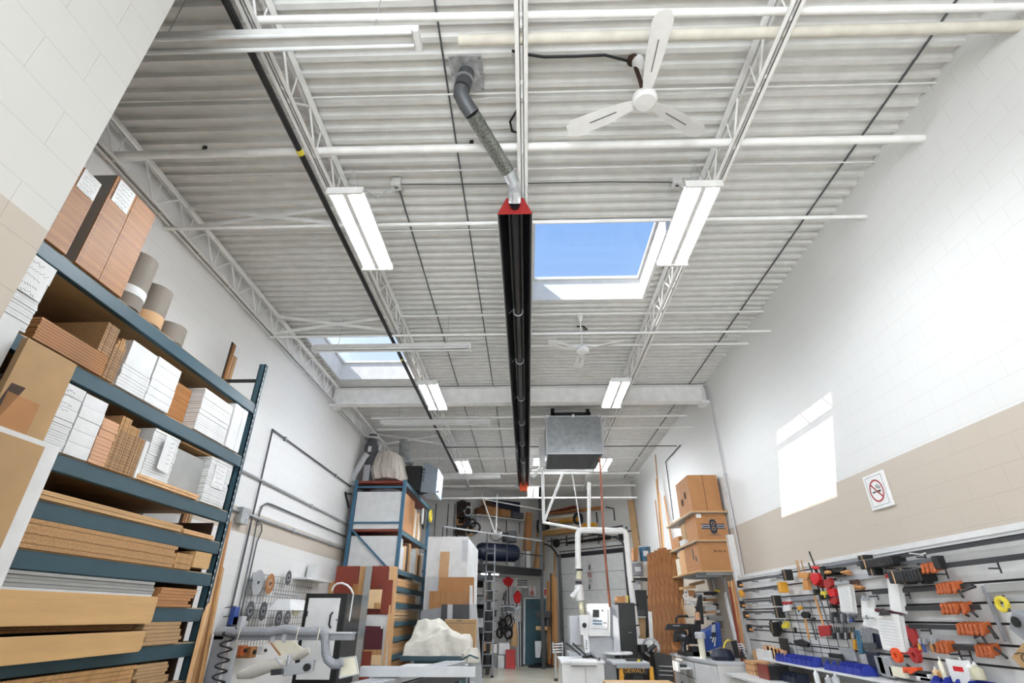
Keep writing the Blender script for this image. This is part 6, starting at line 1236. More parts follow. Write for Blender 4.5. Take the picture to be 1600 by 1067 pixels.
# bins shelf
t = T('bin_shelf', 'long white shelf under the slatted wall holding the blue bins', 'shelf'); t.part('shelf_board', 'white_board', bev=.003).box(3.55, 3.83, 4.0, 9.3, .955, .98); t.part('support_strip', 'grey_board').box(3.78, 3.83, 4.0, 9.3, .86, .955); t.done()
def bins(y0, y1, n, label, mt='blue_bin', z=.982):
    t = T('parts_bin_row', label, 'bins', 'blue parts bins'); w_ = (y1-y0)/n; b = t.part('bin_tray', mt); b.box(3.57, 3.74, y0, y1, z, z+.012).box(3.73, 3.74, y0, y1, z, z+.10)
    for k in range(n+1): y = y0+k*w_; b.add([(3.57, y-.003, z), (3.74, y-.003, z), (3.74, y-.003, z+.1), (3.62, y-.003, z+.1), (3.57, y-.003, z+.05), (3.57, y+.003, z), (3.74, y+.003, z), (3.74, y+.003, z+.1), (3.62, y+.003, z+.1), (3.57, y+.003, z+.05)], [(0, 1, 2, 3, 4), (9, 8, 7, 6, 5), (0, 4, 9, 5), (4, 3, 8, 9), (3, 2, 7, 8)])
    for k in range(n): f_ = t.part('bin_front', mt); f_.box(3.566, 3.572, y0+k*w_+.01, y0+(k+1)*w_-.01, z, z+.066)
    return t.done()
bins(7.72, 8.80, 8, 'long row of blue bins at the left end of the bin shelf'); bins(6.62, 7.42, 5, 'blue bins below the dark clipboard, middle of the bin shelf'); bins(5.0, 5.55, 4, 'blue bins at the right end of the bin shelf')
bb = bins(8.0, 8.7, 5, 'dark blue bins on the lower bench below the bin shelf', 'navy', .78); bb.location.x -= .12
# miter saw, blue tool box etc on bench
def vb(x, y, Y): return P(*v5(x, y), Y=Y)
t = T('miter_saw', 'black sliding miter saw standing on the drawer bench', 'miter saw'); Ym = 11.2
t.part('slide_arm', 'black', bev=.01).slab([vb(*q, Ym) for q in ((-60, 540), (200, 530), (200, 475), (-40, 478))], (0, .12, 0)); t.part('rail_plate', 'grey_plastic').slab([vb(*q, Ym-.01) for q in ((10, 500), (80, 500), (80, 490), (10, 490))], (0, .01, 0))
t.part('saw_head', 'black', bev=.03).slab([vb(*q, Ym) for q in ((30, 660), (160, 650), (150, 540), (40, 540))], (0, .2, 0)); t.part('motor', 'dark_metal').tube([vb(90, 600, Ym), vb(150, 640, Ym-.2)], .08, 14).smooth()
t.part('handle', 'black').tube([vb(45, 470, Ym), vb(40, 425, Ym), (vb(60, 400, Ym)), vb(150, 400, Ym), vb(160, 415, Ym)], .02, 8).smooth(); t.part('base', 'black').box(2.86, 3.3, 11.0, 11.6, .90, .97); t.part('arm_column', 'dark_metal').tube([vb(110, 660, Ym), Vector((vb(110, 700, Ym).x, Ym, .95))], .05, 10); t.done()
t = T('mortiser', 'black bench machine column right of the miter saw', 'machine'); Ym2 = 11.0; t.part('column', 'black', bev=.01).slab([vb(200, 680, Ym2).xyz*1]+[vb(*q, Ym2) for q in ((290, 680), (290, 480), (195, 480))], (0, .25, 0)); t.part('upper_column', 'black').slab([vb(*q, Ym2) for q in ((235, 480), (320, 480), (300, 190), (270, 190))], (0, .1, 0)); t.part('lever', 'dark_metal').tube([vb(230, 300, Ym2), vb(290, 400, Ym2)], .02, 6)
t.part('wood_grip', 'pink_wood').tube([vb(250, 360, Ym2-.1), vb(262, 440, Ym2-.1)], .05, 10).smooth(); t.part('base', 'black').box(vb(200, 700, Ym2).x, vb(290, 700, Ym2).x, Ym2, Ym2+.3, .9, 1.05); t.done()
t = T('blue_toolbox', 'upright blue tool case on the bench right of the black machines', 'case'); Yb = 10.6; t.part('case_body', 'blue_tool', bev=.015).slab([vb(*q, Yb) for q in ((330, 760), (505, 700), (480, 455), (310, 560))], (0, .25, 0)); t.part('inner_frame', 'navy').slab([vb(*q, Yb-.01) for q in ((395, 660), (440, 660), (430, 460), (400, 460))], (0, .02, 0)); t.part('chrome_latch', 'steel').slab([vb(*q, Yb-.03) for q in ((395, 560), (435, 560), (430, 480), (400, 490))], (0, .03, 0)); t.done()
t = T('white_pot', 'white pot standing left of the blue tool case', 'pot'); c_ = vb(305, 760, 10.5); c_.z = .90; t.part('pot', 'ivory').lathe([(.05, 0), (.06, .3)], c_, n=18).smooth(); t.part('lid', 'light_grey').lathe([(.09, .3), (.09, .38), (.07, .4)], c_, n=18).smooth(); t.done()
t = T('blue_bag', 'dark blue rounded bag on the drawer bench', 'bag'); c_ = vb(525, 790, 10.0); drape([(c_.x, 10.1, .901, .17, .14), (c_.x, 10.1, .96, .19, .15), (c_.x, 10.1, 1.05, .14, .11), (c_.x, 10.1, 1.07, .05, .05)], '', t.part('bag', 'navy'), wob=.03, seed=8); t.part('yellow_strap', 'yellow').tube([vb(515, 720, 9.95), vb(530, 660, 9.95), vb(560, 635, 9.95), vb(585, 650, 9.95)], .012, 6).smooth(); t.done()
t = T('cable_carrier', 'black ribbed carrier leaning at the right end of the bench', 'carrier'); g = t.part('side_plates', 'black')
g.slab([vb(*q, 9.9) for q in ((640, 820), (680, 820), (645, 640), (590, 650))], (0, .03, 0)).slab([vb(*q, 9.8) for q in ((690, 820), (740, 825), (745, 740), (690, 690))], (0, .03, 0))
for k in range(6): t.part('rib', 'light_grey').tube([vb(655+10*k, 680+24*k, 9.82), vb(690+10*k, 675+24*k, 9.80), vb(722+4*k, 692+23*k, 9.78)], .012, 6)
t.done()
# stacked small things on little shelves between bench and carton shelf
items = [((340, 230), (445, 230), 28, 'white_board', 'white box on the small shelf rack above the tool case'), ((340, 250), (460, 245), 24, 'tan_box', 'brown flat box under the white box'), ((330, 345), (445, 340), 50, 'white_board', 'thick white carton below the brown flat boxes'), ((345, 375), (445, 370), 26, 'pink_wood', 'pinkish box under the thick white carton'), ((450, 300), (520, 300), 40, 'shadow_brown', 'dark box beside the thick white carton'), ((450, 365), (495, 365), 24, 'white_board', 'small white box beside the pinkish box'), ((350, 190), (520, 180), 34, 'dark_metal', 'dark tray with green items on the small shelf rack'), ((200, 100), (330, 70), 30, 'kraft', 'tan plank piece under the carton shelf'), ((240, 215), (310, 210), 40, 'light_grey', 'light grey box in the small shelf rack'), ((180, 290), (240, 285), 40, 'white_board', 'white box at the left of the small shelf rack'), ((380, 440), (540, 450), 50, 'grey_board', 'grey bin below the small shelf rack'), ((100, 135), (240, 120), 26, 'oak_light', 'pale wooden tray at the left under the carton shelf'), ((170, 200), (230, 200), 60, 'tan_box', 'brown upright box behind the white hook')]
for k, (a_, b_, h, m_, l) in enumerate(items):
    Yk = 11.9-.02*k; solo('stored_box', G().slab([vb(*a_, Yk), vb(*b_, Yk), vb(b_[0]-4, b_[1]-h, Yk), vb(a_[0]-4, a_[1]-h, Yk)], (0, .22, 0)), m_, l, 'box')
for k, y in enumerate((150, 270, 400, 530)): solo('shelf_plank', G().slab([vb(170, y+14, 11.75), vb(560, y, 11.75), vb(560, y-8, 11.75), vb(170, y+5, 11.75)], (0, .45, 0)), 'grey_board', ['top', 'second', 'third', 'lowest'][k]+' shelf board of the small rack under the cartons', 'shelf')
t = T('green_strip', 'green and white packet on the dark tray under the cartons', 'packet'); t.part('packet', 'yellow').slab([vb(*q, 11.6) for q in ((420, 150), (505, 165), (500, 145), (425, 130))], (0, .03, 0)); t.done()
t = T('white_hook_device', 'white square fitting on a rod beside the oak boards', 'fitting'); t.part('fitting_ring', 'white_metal').ring(vb(136, 203, 11.3), .045, .025, .03, (0, -1, 0), 16); t.part('rod', 'white_metal').tube([vb(152, 145, 11.3), vb(165, 240, 11.3)], .012, 6); t.part('cord', 'oak_light').tube([vb(100, 225, 11.3), vb(105, 290, 11.3), vb(125, 350, 11.3), vb(158, 400, 11.3)], .012, 6); t.done()
for k, (x0, y0, x1, y1, w_, m_, l) in enumerate([(530, 175, 625, 590, .10, 'white_board', 'white boxed panel leaning near the corner post'), (560, 60, 690, 700, .05, 'plank', 'golden strip leaning near the corner post'), (590, 50, 700, 640, .05, 'oak_light', 'pale strip leaning near the corner post'), (610, 40, 715, 700, .04, 'tan_box', 'tan strip leaning right against the corner post'), (575, 110, 650, 560, .04, 'cherry', 'dark red strip leaning near the corner post')]):
    A, B = P(*v5(x0, y0), X=3.70-.02*k), P(*v5(x1, y1), X=3.60-.02*k); B = A+(B-A)*((A.z-.9)/(A.z-B.z)) if B.z < 1.4 else B
    solo('leaning_strip', G().bar(A, B, w_, .03, up=(1, 0, 0)), m_, l, 'strip')
for k, y in enumerate((560, 600, 640)): solo('brush', G().tube([vb(395+20*k, 610, 10.3), vb(385+20*k, y+60, 10.3)], .012, 6), 'steel', ['left', 'middle', 'right'][k]+' metal rod tool in front of the blue tool case', 'tool')

# ================================================================ SLATTED WALL WITH TOOLS
XS = 3.80
t = T('slat_wall', 'white slatted tool wall with dark grooves along the right wall', 'slat wall')
g = t.part('slats', 'white_board'); z = .98; p_ = .152
zz = 2.105; rows = []
while zz > 1.0: rows.append(zz); zz -= p_
t.part('groove_backing', 'black').box(XS+.01, XW, 3.0, 10.30, .98, 2.15)
tops = [2.17]+rows
for a_, b_ in zip(tops, rows+[.98]): g.box(XS, XS+.03, 3.0, 10.30, b_+.009, a_-.009)
t.part('top_trim', 'white_metal').box(XS-.01, XW, 3.0, 10.32, 2.14, 2.19); t.part('corner_post', 'white_metal').box(XS-.04, XW, 10.30, 10.42, .9, 2.9)
g = t.part('screw_heads', 'ink')
for y in (4.6, 5.4, 6.2, 7.0, 7.8, 8.6): g.disc((XS, y, rows[4]+.07), .006, .002, (-1, 0, 0), 8)
t.done()
t4 = cr(1340, 820, 4.32); s7 = cr(1200, 860, 7.273); s3 = cr(1140, 840, 4.7)
def onS(f, x, y, o=.06): return P(*f(x, y), X=XS-o)
# bar clamps on the left: bars along the wall
def barclamp(f, a, b, hmat, label, headw=.10, o=.09, blk='black', wood=True):
    A, B = onS(f, *a, o), onS(f, *b, o); z = (A.z+B.z)/2; t = T('bar_clamp', label, 'clamp', 'bar clamps on the slatted wall')
    t.part('bar', 'dark_steel').bar((XS-o, A.y, z), (XS-o, B.y, z), .012, .03); t.part('jaw_block', blk, bev=.006).box(XS-o-.07, XS-o+.03, B.y-.09, B.y+.03, z-.08, z+.06)
    t.part('jaw_face', 'oak_light').box(XS-o-.072, XS-o-.068, B.y-.055, B.y-.045, z-.08, z+.06)
    t.part('tail_jaw', blk, bev=.004).box(XS-o-.05, XS-o+.02, A.y-.05, A.y+.02, z-.09, z+.02)
    if wood: t.part('wood_handle', hmat).lathe([(.012, 0), (.02, .03), (.022, .08), (.015, .13)], (XS-o-.03, A.y-.05, z-.055), (0, -1, 0), 10).smooth()
    for q in (.3, .8): y = A.y+(B.y-A.y)*q; t.part('wall_hook', 'dark_metal').box(XS-o-.01, XS, y-.006, y+.006, z-.03, z-.018)
    return t.done()
barclamp(s3, (75, 320), (430, 275), 'handle_wood', 'topmost bar clamp at the left end with black block'); barclamp(s3, (90, 390), (395, 365), 'handle_wood', 'second bar clamp from the top with orange block', blk='amber')
barclamp(s3, (95, 470), (350, 462), 'handle_wood', 'third bar clamp from the top at the left end'); barclamp(s3, (120, 548), (370, 545), 'handle_wood', 'fourth bar clamp from the top at the left end')
barclamp(s3, (150, 660), (330, 640), 'handle_wood', 'lowest bar clamp at the left end'); barclamp(s3, (690, 215), (1010, 185), 'handle_wood', 'long bar clamp leading to the big black block'); 
barclamp(t4, (560, 270), (100, 250), 'handle_wood', 'thick clamp with big black ribbed block, upper', wood=False); barclamp(t4, (450, 320), (330, 345), 'handle_wood', 'clamp with second big black ribbed block', wood=False)
for k, (q, l) in enumerate([((50, 205, 240, 300), 'left'), ((245, 290, 430, 398), 'right')]):
    a_, b_ = onS(t4, q[0], q[3], .14), onS(t4, q[2], q[1], .14); t = T('clamp_block', 'big black ribbed clamp block with pale stripe, %s one of two' % l, 'clamp', 'big black clamp blocks'); y0, y1 = sorted((a_.y, b_.y)); z0, z1 = a_.z, b_.z
    t.part('block', 'black', bev=.01).box(XS-.18, XS-.02, y0, y1, z0, z1); t.part('pale_stripe', 'oak_light').box(XS-.182, XS-.18, y1-.1, y1-.085, z0, z1)
    for j in range(5): t.part('rib', 'dark_metal').box(XS-.185, XS-.18, y0+.03+j*.05, y0+.045+j*.05, z0+.01, z1-.01)
    t.done()
# pipe clamps with orange jaws
def pipeclamp(bar0, bar1, jaws, tail, label, rr=.014):
    t = T('pipe_clamp', label, 'clamp', 'dark bar clamps with orange jaws'); A, B = onS(t4, *bar0, .08), onS(t4, *bar1, .08); z = (A.z+B.z)/2
    t.part('bar', 'dark_metal').box(XS-.09, XS-.065, min(A.y, B.y), max(A.y, B.y), z-.02, z+.02)
    for (x, y) in jaws: c_ = onS(t4, x, y, .11); t.part('orange_jaw', 'orange_clamp', bev=.008).hexa([(XS-.15, c_.y-.024, z-.045), (XS-.05, c_.y-.018, z-.03), (XS-.05, c_.y+.014, z-.03), (XS-.15, c_.y+.006, z-.045), (XS-.14, c_.y-.006, z+.028), (XS-.05, c_.y-.014, z+.05), (XS-.05, c_.y+.018, z+.05), (XS-.14, c_.y+.02, z+.028)]).box(XS-.155, XS-.12, c_.y-.016, c_.y+.010, z-.055, z-.02)
    for (x0, y0, x1, y1) in tail: t.part('trigger', 'black').tube([onS(t4, x0, y0, .13), onS(t4, x1, y1, .13)], .010, 6)
    t.done()
pipeclamp((1400, 190), (540, 272), [(455, 285), (485, 282), (515, 285), (535, 290)], [(500, 320, 460, 340)], 'topmost dark bar with orange jaws at its left end')
pipeclamp((100, 450), (780, 418), [(560, 425), (585, 430), (610, 428), (635, 430), (670, 425)], [(680, 440, 715, 490), (700, 450, 795, 415)], 'second dark bar with orange jaws in its middle')
pipeclamp((310, 565), (820, 555), [(590, 560), (620, 565), (650, 565), (680, 570), (730, 560)], [(700, 590, 750, 615), (765, 580, 810, 620)], 'third dark bar with orange jaws, level with the yellow tool')
pipeclamp((350, 690), (870, 690), [(700, 700), (730, 705), (760, 705), (790, 710), (820, 700), (850, 690)], [(850, 730, 790, 760), (890, 690, 935, 770), (880, 680, 950, 770)], 'fourth dark bar with the largest bunch of orange jaws')
pipeclamp((540, 820), (920, 840), [(555, 820), (585, 820), (615, 825), (820, 825), (850, 835), (880, 835), (905, 830)], [(925, 830, 1010, 900), (840, 750, 870, 800)], 'lowest dark bar with orange jaws at both ends')
t = T('long_bar', 'long dark bar along the top groove of the slatted wall', 'bar'); A, B = onS(t4, 220, 212, .06), onS(t4, 1400, 30, .06); t.part('bar', 'dark_metal').box(XS-.07, XS-.04, B.y, A.y, A.z-.03, A.z+.0); t.part('cord_wrap', 'white_metal').tube([onS(t4, 350, 192, .08), onS(t4, 430, 200, .1), onS(t4, 460, 190, .08)], .006, 5); t.done()
for k, (x, y) in enumerate([(460, 215), (605, 330), (960, 290), (350, 470), (490, 710), (690, 870), (765, 880), (135, 480)]):
    p = onS(t4, x, y, 0); solo('wall_hook', G().box(XS-.09, XS, p.y-.006, p.y+.006, p.z-.01, p.z+.002).box(XS-.004, XS, p.y-.008, p.y+.008, p.z-.04, p.z+.04), 'dark_metal', 'dark metal hook in the slatted wall, '+['above the black blocks', 'by the second black block', 'at the upper right', 'behind the narrow clipboard', 'below the fourth bar', 'under the lowest bar, left', 'under the lowest bar, right', 'behind the small clipboard'][k], 'hook', 'metal hooks in the slatted wall')
# grey strips / levels
def strip_on(f, a, b, w_, mt, name, label, o=.03, cat='tool', th=.012):
    A, B = onS(f, *a, o), onS(f, *b, o); return solo(name, G().bar(A, B, th, w_, up=(0, 1, 0) if abs(A.z-B.z) < .05 else (0, 1, .01)) if False else G().slab([A+Vector((0, -w_/2, 0)), B+Vector((0, -w_/2, 0)), B+Vector((0, w_/2, 0)), A+Vector((0, w_/2, 0))] if abs(A.z-B.z) > .1 else [A+Vector((0, 0, -w_/2)), B+Vector((0, 0, -w_/2)), B+Vector((0, 0, w_/2)), A+Vector((0, 0, w_/2))], (-th, 0, 0)), mt, label, cat)
strip_on(t4, (850, 410), (1010, 790), .035, 'grey_plastic', 'straight_edge', 'long grey straight edge hanging aslant on the slatted wall'); strip_on(t4, (870, 430), (1300, 400), .06, 'grey_board', 'steel_square', 'wide grey blade of a square at the right of the wall')
strip_on(t4, (930, 505), (1300, 500), .03, 'steel', 'steel_rule', 'thin steel rule beside the yellow tool'); strip_on(t4, (400, 760), (800, 780), .06, 'light_grey', 'white_rule', 'pale printed rule lying below the orange jaws')
strip_on(s7, (0, 300), (130, 270), .02, 'steel', 'steel_rule', 'steel rule near the top left clamp'); strip_on(s7, (620, 175), (1120, 100), .025, 'grey_plastic', 'aluminium_rail', 'grey rail along the top of the slatted wall'); strip_on(s7, (790, 340), (1330, 265), .05, 'light_grey', 'aluminium_rail', 'wide pale rail behind the clipboards', o=.02)
strip_on(s7, (270, 555), (530, 530), .05, 'grey_plastic', 'grey_rail', 'grey rail above the mallet'); strip_on(s7, (380, 640), (510, 635), .02, 'grey_plastic', 'grey_rail', 'short grey rail beside the yellow tape'); strip_on(s7, (350, 805), (420, 805), .015, 'grey_plastic', 'grey_rail', 'tiny grey rail left of the mallet shaft')
t = T('spring_clamp', 'yellow spring clamp near the right end of the slatted wall', 'clamp'); p = onS(t4, 990, 535, .07); t.part('yellow_jaw', 'yellow', bev=.005).ring(p, .045, .03, .03, (-1, 0, 0), 14); t.part('black_arm', 'dark_metal').tube([p+Vector((0, -.02, .06)), p+Vector((-.02, -.05, -.05))], .01, 6); t.done()
# small wire panel part of wall (grid) between tools
t = T('wire_grid', 'black wire grid over the slatted wall behind the small tools', 'grid'); A, B = onS(s7, 200, 540, .03), onS(s7, 780, 540, .03); y1, y0 = A.y, B.y
g = t.part('grid_wires', 'dark_metal'); z = 1.02
for k in range(9): g.tube([(XS-.03, y0, 1.05+k*.085), (XS-.03, y1, 1.05+k*.085)], .004, 5)
for k in range(7): y = y0+(y1-y0)*k/6; g.tube([(XS-.034, y, 1.05), (XS-.034, y, 1.05+8*.085)], .004, 5)
t.done()
def handtool(name, label, f, handle, head, hmat, dmat, w_=.012, cat='tool', group=None, hr=None):
    t = T(name, label, cat, group); A, B = onS(f, *handle[0], .07), onS(f, *handle[1], .07); t.part('handle', hmat).tube([A, B], hr or w_, 8).smooth()
    t.part('head', dmat, bev=.004).poly([onS(f, *q, .085) for q in head], (.035, 0, 0)); return t.done()
handtool('mallet', 'black rubber mallet with wooden handle', s7, ((420, 770), (470, 1010)), [(370, 715), (390, 695), (440, 700), (465, 730), (455, 765), (400, 770), (372, 745)], 'handle_wood', 'black', .014)
handtool('hammer', 'black slim hammer right of the mallet', s7, ((490, 790), (550, 1018)), [(455, 775), (470, 760), (515, 762), (515, 785), (470, 790)], 'dark_metal', 'dark_metal', .010)
handtool('red_brush', 'red square scraper on a long wooden handle', s7, ((530, 520), (630, 850)), [(560, 855), (695, 848), (708, 960), (590, 980)], 'handle_wood', 'red_paint', .012)
handtool('long_rod', 'dark long rod beside the wooden handle', s7, ((590, 540), (690, 850)), [(580, 530), (600, 520), (610, 560), (590, 565)], 'dark_steel', 'dark_metal', .010)
handtool('yellow_tape_tool', 'yellow tape measure hanging at the left of the grid', s7, ((345, 640), (350, 700)), [(330, 640), (365, 632), (370, 670), (335, 680)], 'dark_metal', 'amber', .008)
handtool('black_gun', 'black glue gun tool lower left on the grid', s3, ((480, 660), (485, 700)), [(465, 755), (520, 745), (575, 775), (570, 805), (520, 800), (480, 790)], 'black', 'black', .02)
handtool('black_drill', 'black cordless tool at the left of the grid', s7, ((30, 790), (40, 850)), [(20, 820), (130, 800), (150, 890), (110, 980), (60, 980), (20, 900)], 'black', 'black', .02)
handtool('yellow_glove', 'pale yellow cloth hanging beside the black tool', s7, ((190, 790), (190, 820)), [(150, 850), (190, 800), (225, 830), (220, 880), (160, 890)], 'light_grey', 'yellow', .006)
handtool('red_gun', 'dark red small tool above the white cloth', s7, ((210, 600), (205, 640)), [(160, 580), (255, 580), (255, 610), (165, 612)], 'red_paint', 'red_paint', .012)
handtool('white_cloth', 'white rag hanging under the dark red tool', s7, ((200, 620), (200, 640)), [(150, 660), (185, 620), (245, 620), (240, 680), (165, 700)], 'paper', 'paper', .006)
# red squeeze clamps
for k, (hd, l) in enumerate([([(470, 300), (500, 250), (560, 260), (580, 330), (560, 370), (530, 400), (500, 370)], 'large red squeeze clamp, leftmost of the red clamps'), ([(625, 340), (690, 310), (725, 390), (680, 440), (640, 420)], 'red squeeze clamp in the middle of the red clamps'), ([(660, 440), (740, 430), (760, 520), (700, 530)], 'red squeeze clamp below the middle one'), ([(695, 540), (770, 530), (780, 590), (760, 620), (700, 610)], 'lowest red squeeze clamp'), ([(480, 175), (550, 180), (590, 210), (520, 215)], 'thin red clamp handles at the top of the slatted wall'), ([(560, 370), (610, 340), (620, 410), (590, 430)], 'dark red clamp part between the two red clamps')]):
    t = T('squeeze_clamp', l, 'clamp', 'red squeeze clamps'); t.part('red_body', ['bright_red', 'red_paint'][k % 2 if k else 0], bev=.006).poly([onS(s7, *q, .13-.01*k) for q in hd], (.05, 0, 0)); c_ = onS(s7, sum(q[0] for q in hd)/len(hd), sum(q[1] for q in hd)/len(hd), .06); t.part('clamp_bar', 'black').bar(c_+Vector((0, .05, .2)), c_+Vector((0, -.06, -.16)), .012, .02); t.part('black_pad', 'black', bev=.004).box(c_.x-.06, c_.x+.01, c_.y-.06, c_.y-.0, c_.z-.17, c_.z-.12); t.done()
handtool('yellow_block', 'yellow block hanging beside the red clamps', s7, ((620, 450), (622, 480)), [(590, 470), (640, 460), (665, 530), (620, 550), (600, 530)], 'dark_metal', 'yellow', .006)
t = T('wooden_hand_screw', 'wooden brush and pegs bundle at the top of the slatted wall', 'brush'); t.part('wood_block', 'handle_wood', bev=.006).poly([onS(s7, *q, .1) for q in ((335, 310), (440, 330), (465, 250), (340, 250))], (.06, 0, 0)); t.part('lower_peg', 'handle_wood').poly([onS(s7, *q, .1) for q in ((400, 450), (460, 450), (450, 340), (390, 330))], (.04, 0, 0))
for x in (315, 335, 375): t.part('stick', 'plank').tube([onS(s7, x, 110, .09), onS(s7, x+45, 300, .09)], .008, 6)
t.done()
handtool('hand_plane', 'brown hand plane with black body on the upper rail', s7, ((840, 250), (920, 240)), [(740, 250), (920, 240), (930, 280), (760, 275)], 'handle_wood', 'walnut_oak', .02); handtool('dark_plane', 'dark block behind the hand plane', s7, ((640, 300), (640, 320)), [(630, 300), (860, 290), (860, 190), (640, 200)], 'black', 'black', .01)
handtool('clamp_grip', 'brown clamp handle right of the first clipboard', s7, ((940, 400), (1070, 420)), [(940, 400), (1000, 385), (1080, 420), (1060, 450), (960, 440)], 'handle_wood', 'walnut_oak', .02)
handtool('dark_grip', 'dark brown grip above the brown handle', s7, ((920, 360), (1020, 350)), [(920, 380), (1020, 375), (1010, 345), (915, 340)], 'shadow_brown', 'dark_box', .02)
# pliers, wrenches: many small tools
rd = random.Random(21)
for k in range(9):
    x = 705+k*24; handtool('pliers', 'grey wrench or pliers in the upper grid row, '+ORD[k]+' from the left', s7, ((x, 700), (x+6, 740)), [(x-10, 720), (x+14, 715), (x+22, 790), (x+14, 830), (x-2, 800)], 'dark_steel', ['dark_steel', 'dark_metal', 'grey_plastic'][k % 3], .010, group='wrenches in the upper row of the grid')
for k in range(4):
    x = 890+k*26; handtool('blue_pliers', 'blue handled pliers in the upper row, '+ORD[k]+' from the left', s7, ((x, 740), (x+15, 810)), [(x-8, 740), (x+10, 735), (x+18, 770), (x+2, 775)], 'blue_tool' if k < 3 else 'navy', 'dark_steel', .012, group='blue handled pliers')
for k in range(10):
    x = 720+k*28; handtool('screwdriver', 'small dark tool in the lower row of the grid, '+ORD[k]+' from the left', s7, ((x, 870), (x+12, 935)), [(x, 935), (x+18, 930), (x+24, 1000), (x+10, 1010)], ['black', 'dark_steel', 'black'][k % 3], ['dark_metal', 'steel', 'black'][(k*2) % 3], .011, group='small dark tools in the lower row of the grid')
handtool('orange_knife', 'orange handled long tool at the end of the lower row', s3, ((890, 690), (905, 750)), [(900, 750), (920, 750), (918, 825), (910, 825)], 'amber', 'amber', .012)
for k in range(2): handtool('blue_chisel', 'long %s tool right of the orange one' % ['teal', 'blue'][k], s3, ((925+18*k, 680), (945+18*k, 760)), [(930+18*k, 760), (950+18*k, 760), (962+14*k, 850), (950+14*k, 855)], 'blue_steel', 'blue_steel', .012)
for k in range(6):
    x = 965+k*14; handtool('file', 'grey file standing in the dark holder, '+ORD[k]+' from the left', s3, ((x, 665), (x+16, 770)), [(x+10, 770), (x+20, 770), (x+32, 815), (x+22, 818)], 'grey_plastic', 'dark_steel', .009, group='grey files in the dark holder')
t = T('file_holder', 'dark blue holder tray behind the files', 'holder'); t.part('tray', 'navy').poly([onS(s3, *q, .05) for q in ((1030, 700), (1115, 715), (1120, 815), (985, 810))], (.03, 0, 0)); t.part('rim', 'black').tube([onS(s3, *q, .1) for q in ((975, 815), (1010, 832), (1100, 842))], .008, 6); t.done()
# clipboards
def clipboard(f, pix, clip, label, board='dark_box', clipm='steel', o=.11, writing=True, sheets=4):
    t = T('clipboard', label, 'clipboard', 'clipboards on the slatted wall'); pts = [onS(f, *q, o) for q in pix]
    b = t.part('backing_board', board); b.slab([p+Vector((.03, 0, 0)) for p in pts], (.004, 0, 0))
    for k in range(sheets): t.part('paper_sheet', 'paper').slab([p+Vector((.022-.007*k, -.012*(sheets-1-k), -.006*(sheets-1-k))) for p in pts], (.001, 0, 0))
    c_ = [onS(f, *q, o+.01) for q in clip]; t.part('metal_clip', clipm, bev=.003).slab(c_, (-.015, 0, 0)); m_ = (c_[2]+c_[3])/2; t.part('clip_ring', 'dark_steel').ring(m_+Vector((-.01, 0, .005)), .018, .006, .006, (-1, 0, 0), 12)
    if writing:
        g = t.part('printed_lines', 'light_grey'); tl_, tr2, bl_ = pts[3], pts[2], pts[0]
        for j in range(9):
            q = (j+2)/12; s_ = tl_.lerp(bl_, q); e_ = s_+(tr2-tl_)*.8; s_ = s_+(tr2-tl_)*.1; g.bar(s_+Vector((-.0005, 0, 0)), e_+Vector((-.0005, 0, 0)), .001, .003, up=(0, 0, 1))
    return t.done()
clipboard(s7, [(830, 700), (970, 695), (925, 375), (780, 380)], [(770, 395), (930, 372), (925, 345), (765, 350)], 'clipboard with thick paper stack right of the red clamps')
clipboard(s7, [(1050, 755), (1205, 760), (1180, 545), (1040, 545)], [(1060, 570), (1160, 570), (1150, 510), (1080, 515)], 'smaller clipboard with blank sheet, second from the left', writing=False, sheets=2)
clipboard(s7, [(1060, 850), (1235, 895), (1220, 765), (1075, 760)], [(1080, 775), (1200, 775), (1200, 765), (1080, 765)], 'loose curled sheet under the second clipboard', writing=False, sheets=2, o=.10)
clipboard(t4, [(220, 575), (300, 590), (265, 345), (195, 345)], [(195, 360), (260, 360), (255, 330), (195, 330)], 'narrow clipboard with red clip and long papers', clipm='red_paint', writing=False)
clipboard(t4, [(170, 840), (325, 865), (275, 605), (110, 590)], [(150, 612), (225, 610), (210, 580), (160, 582)], 'large clipboard with printed list at the front', clipm='dark_metal')
t = T('clip_rail', 'dark reddish ledge behind the large clipboard', 'rail'); t.part('rail', 'burgundy').slab([onS(t4, *q, .06) for q in ((100, 580), (330, 605), (330, 590), (100, 560))], (-.03, 0, 0)); t.done()
# red caulking gun etc. under clipboard
handtool('red_gun', 'red long gun behind the large clipboard', t4, ((330, 690), (390, 780)), [(300, 680), (360, 680), (400, 790), (380, 830), (340, 760)], 'red_paint', 'red_paint', .015); t = T('red_strap', 'red strap roll hanging below the large clipboard', 'strap')
for (x, y) in ((280, 880), (405, 880)): t.part('roll', 'orange_paint' if x < 300 else 'red_paint').ring(onS(t4, x, y, .1), .045, .04, .04, (-1, 0, 0), 18)
t.part('strap', 'red_paint').tube([onS(t4, 220, 855, .1), onS(t4, 330, 865, .1), onS(t4, 430, 850, .1)], .012, 6); t.done()
for k, (x, m_, l) in enumerate([(410, 'amber', 'yellow snips beside the red gun'), (440, 'blue_tool', 'blue handled snips beside the red gun'), (495, 'handle_wood', 'wooden handled knife near the orange jaws'), (515, 'dark_box', 'dark handled knife near the orange jaws')]):
    handtool('snips', l, t4, ((x, 800), (x+20, 860)), [(x-8, 770), (x+8, 765), (x+14, 805), (x, 810)], m_, 'steel', .012)
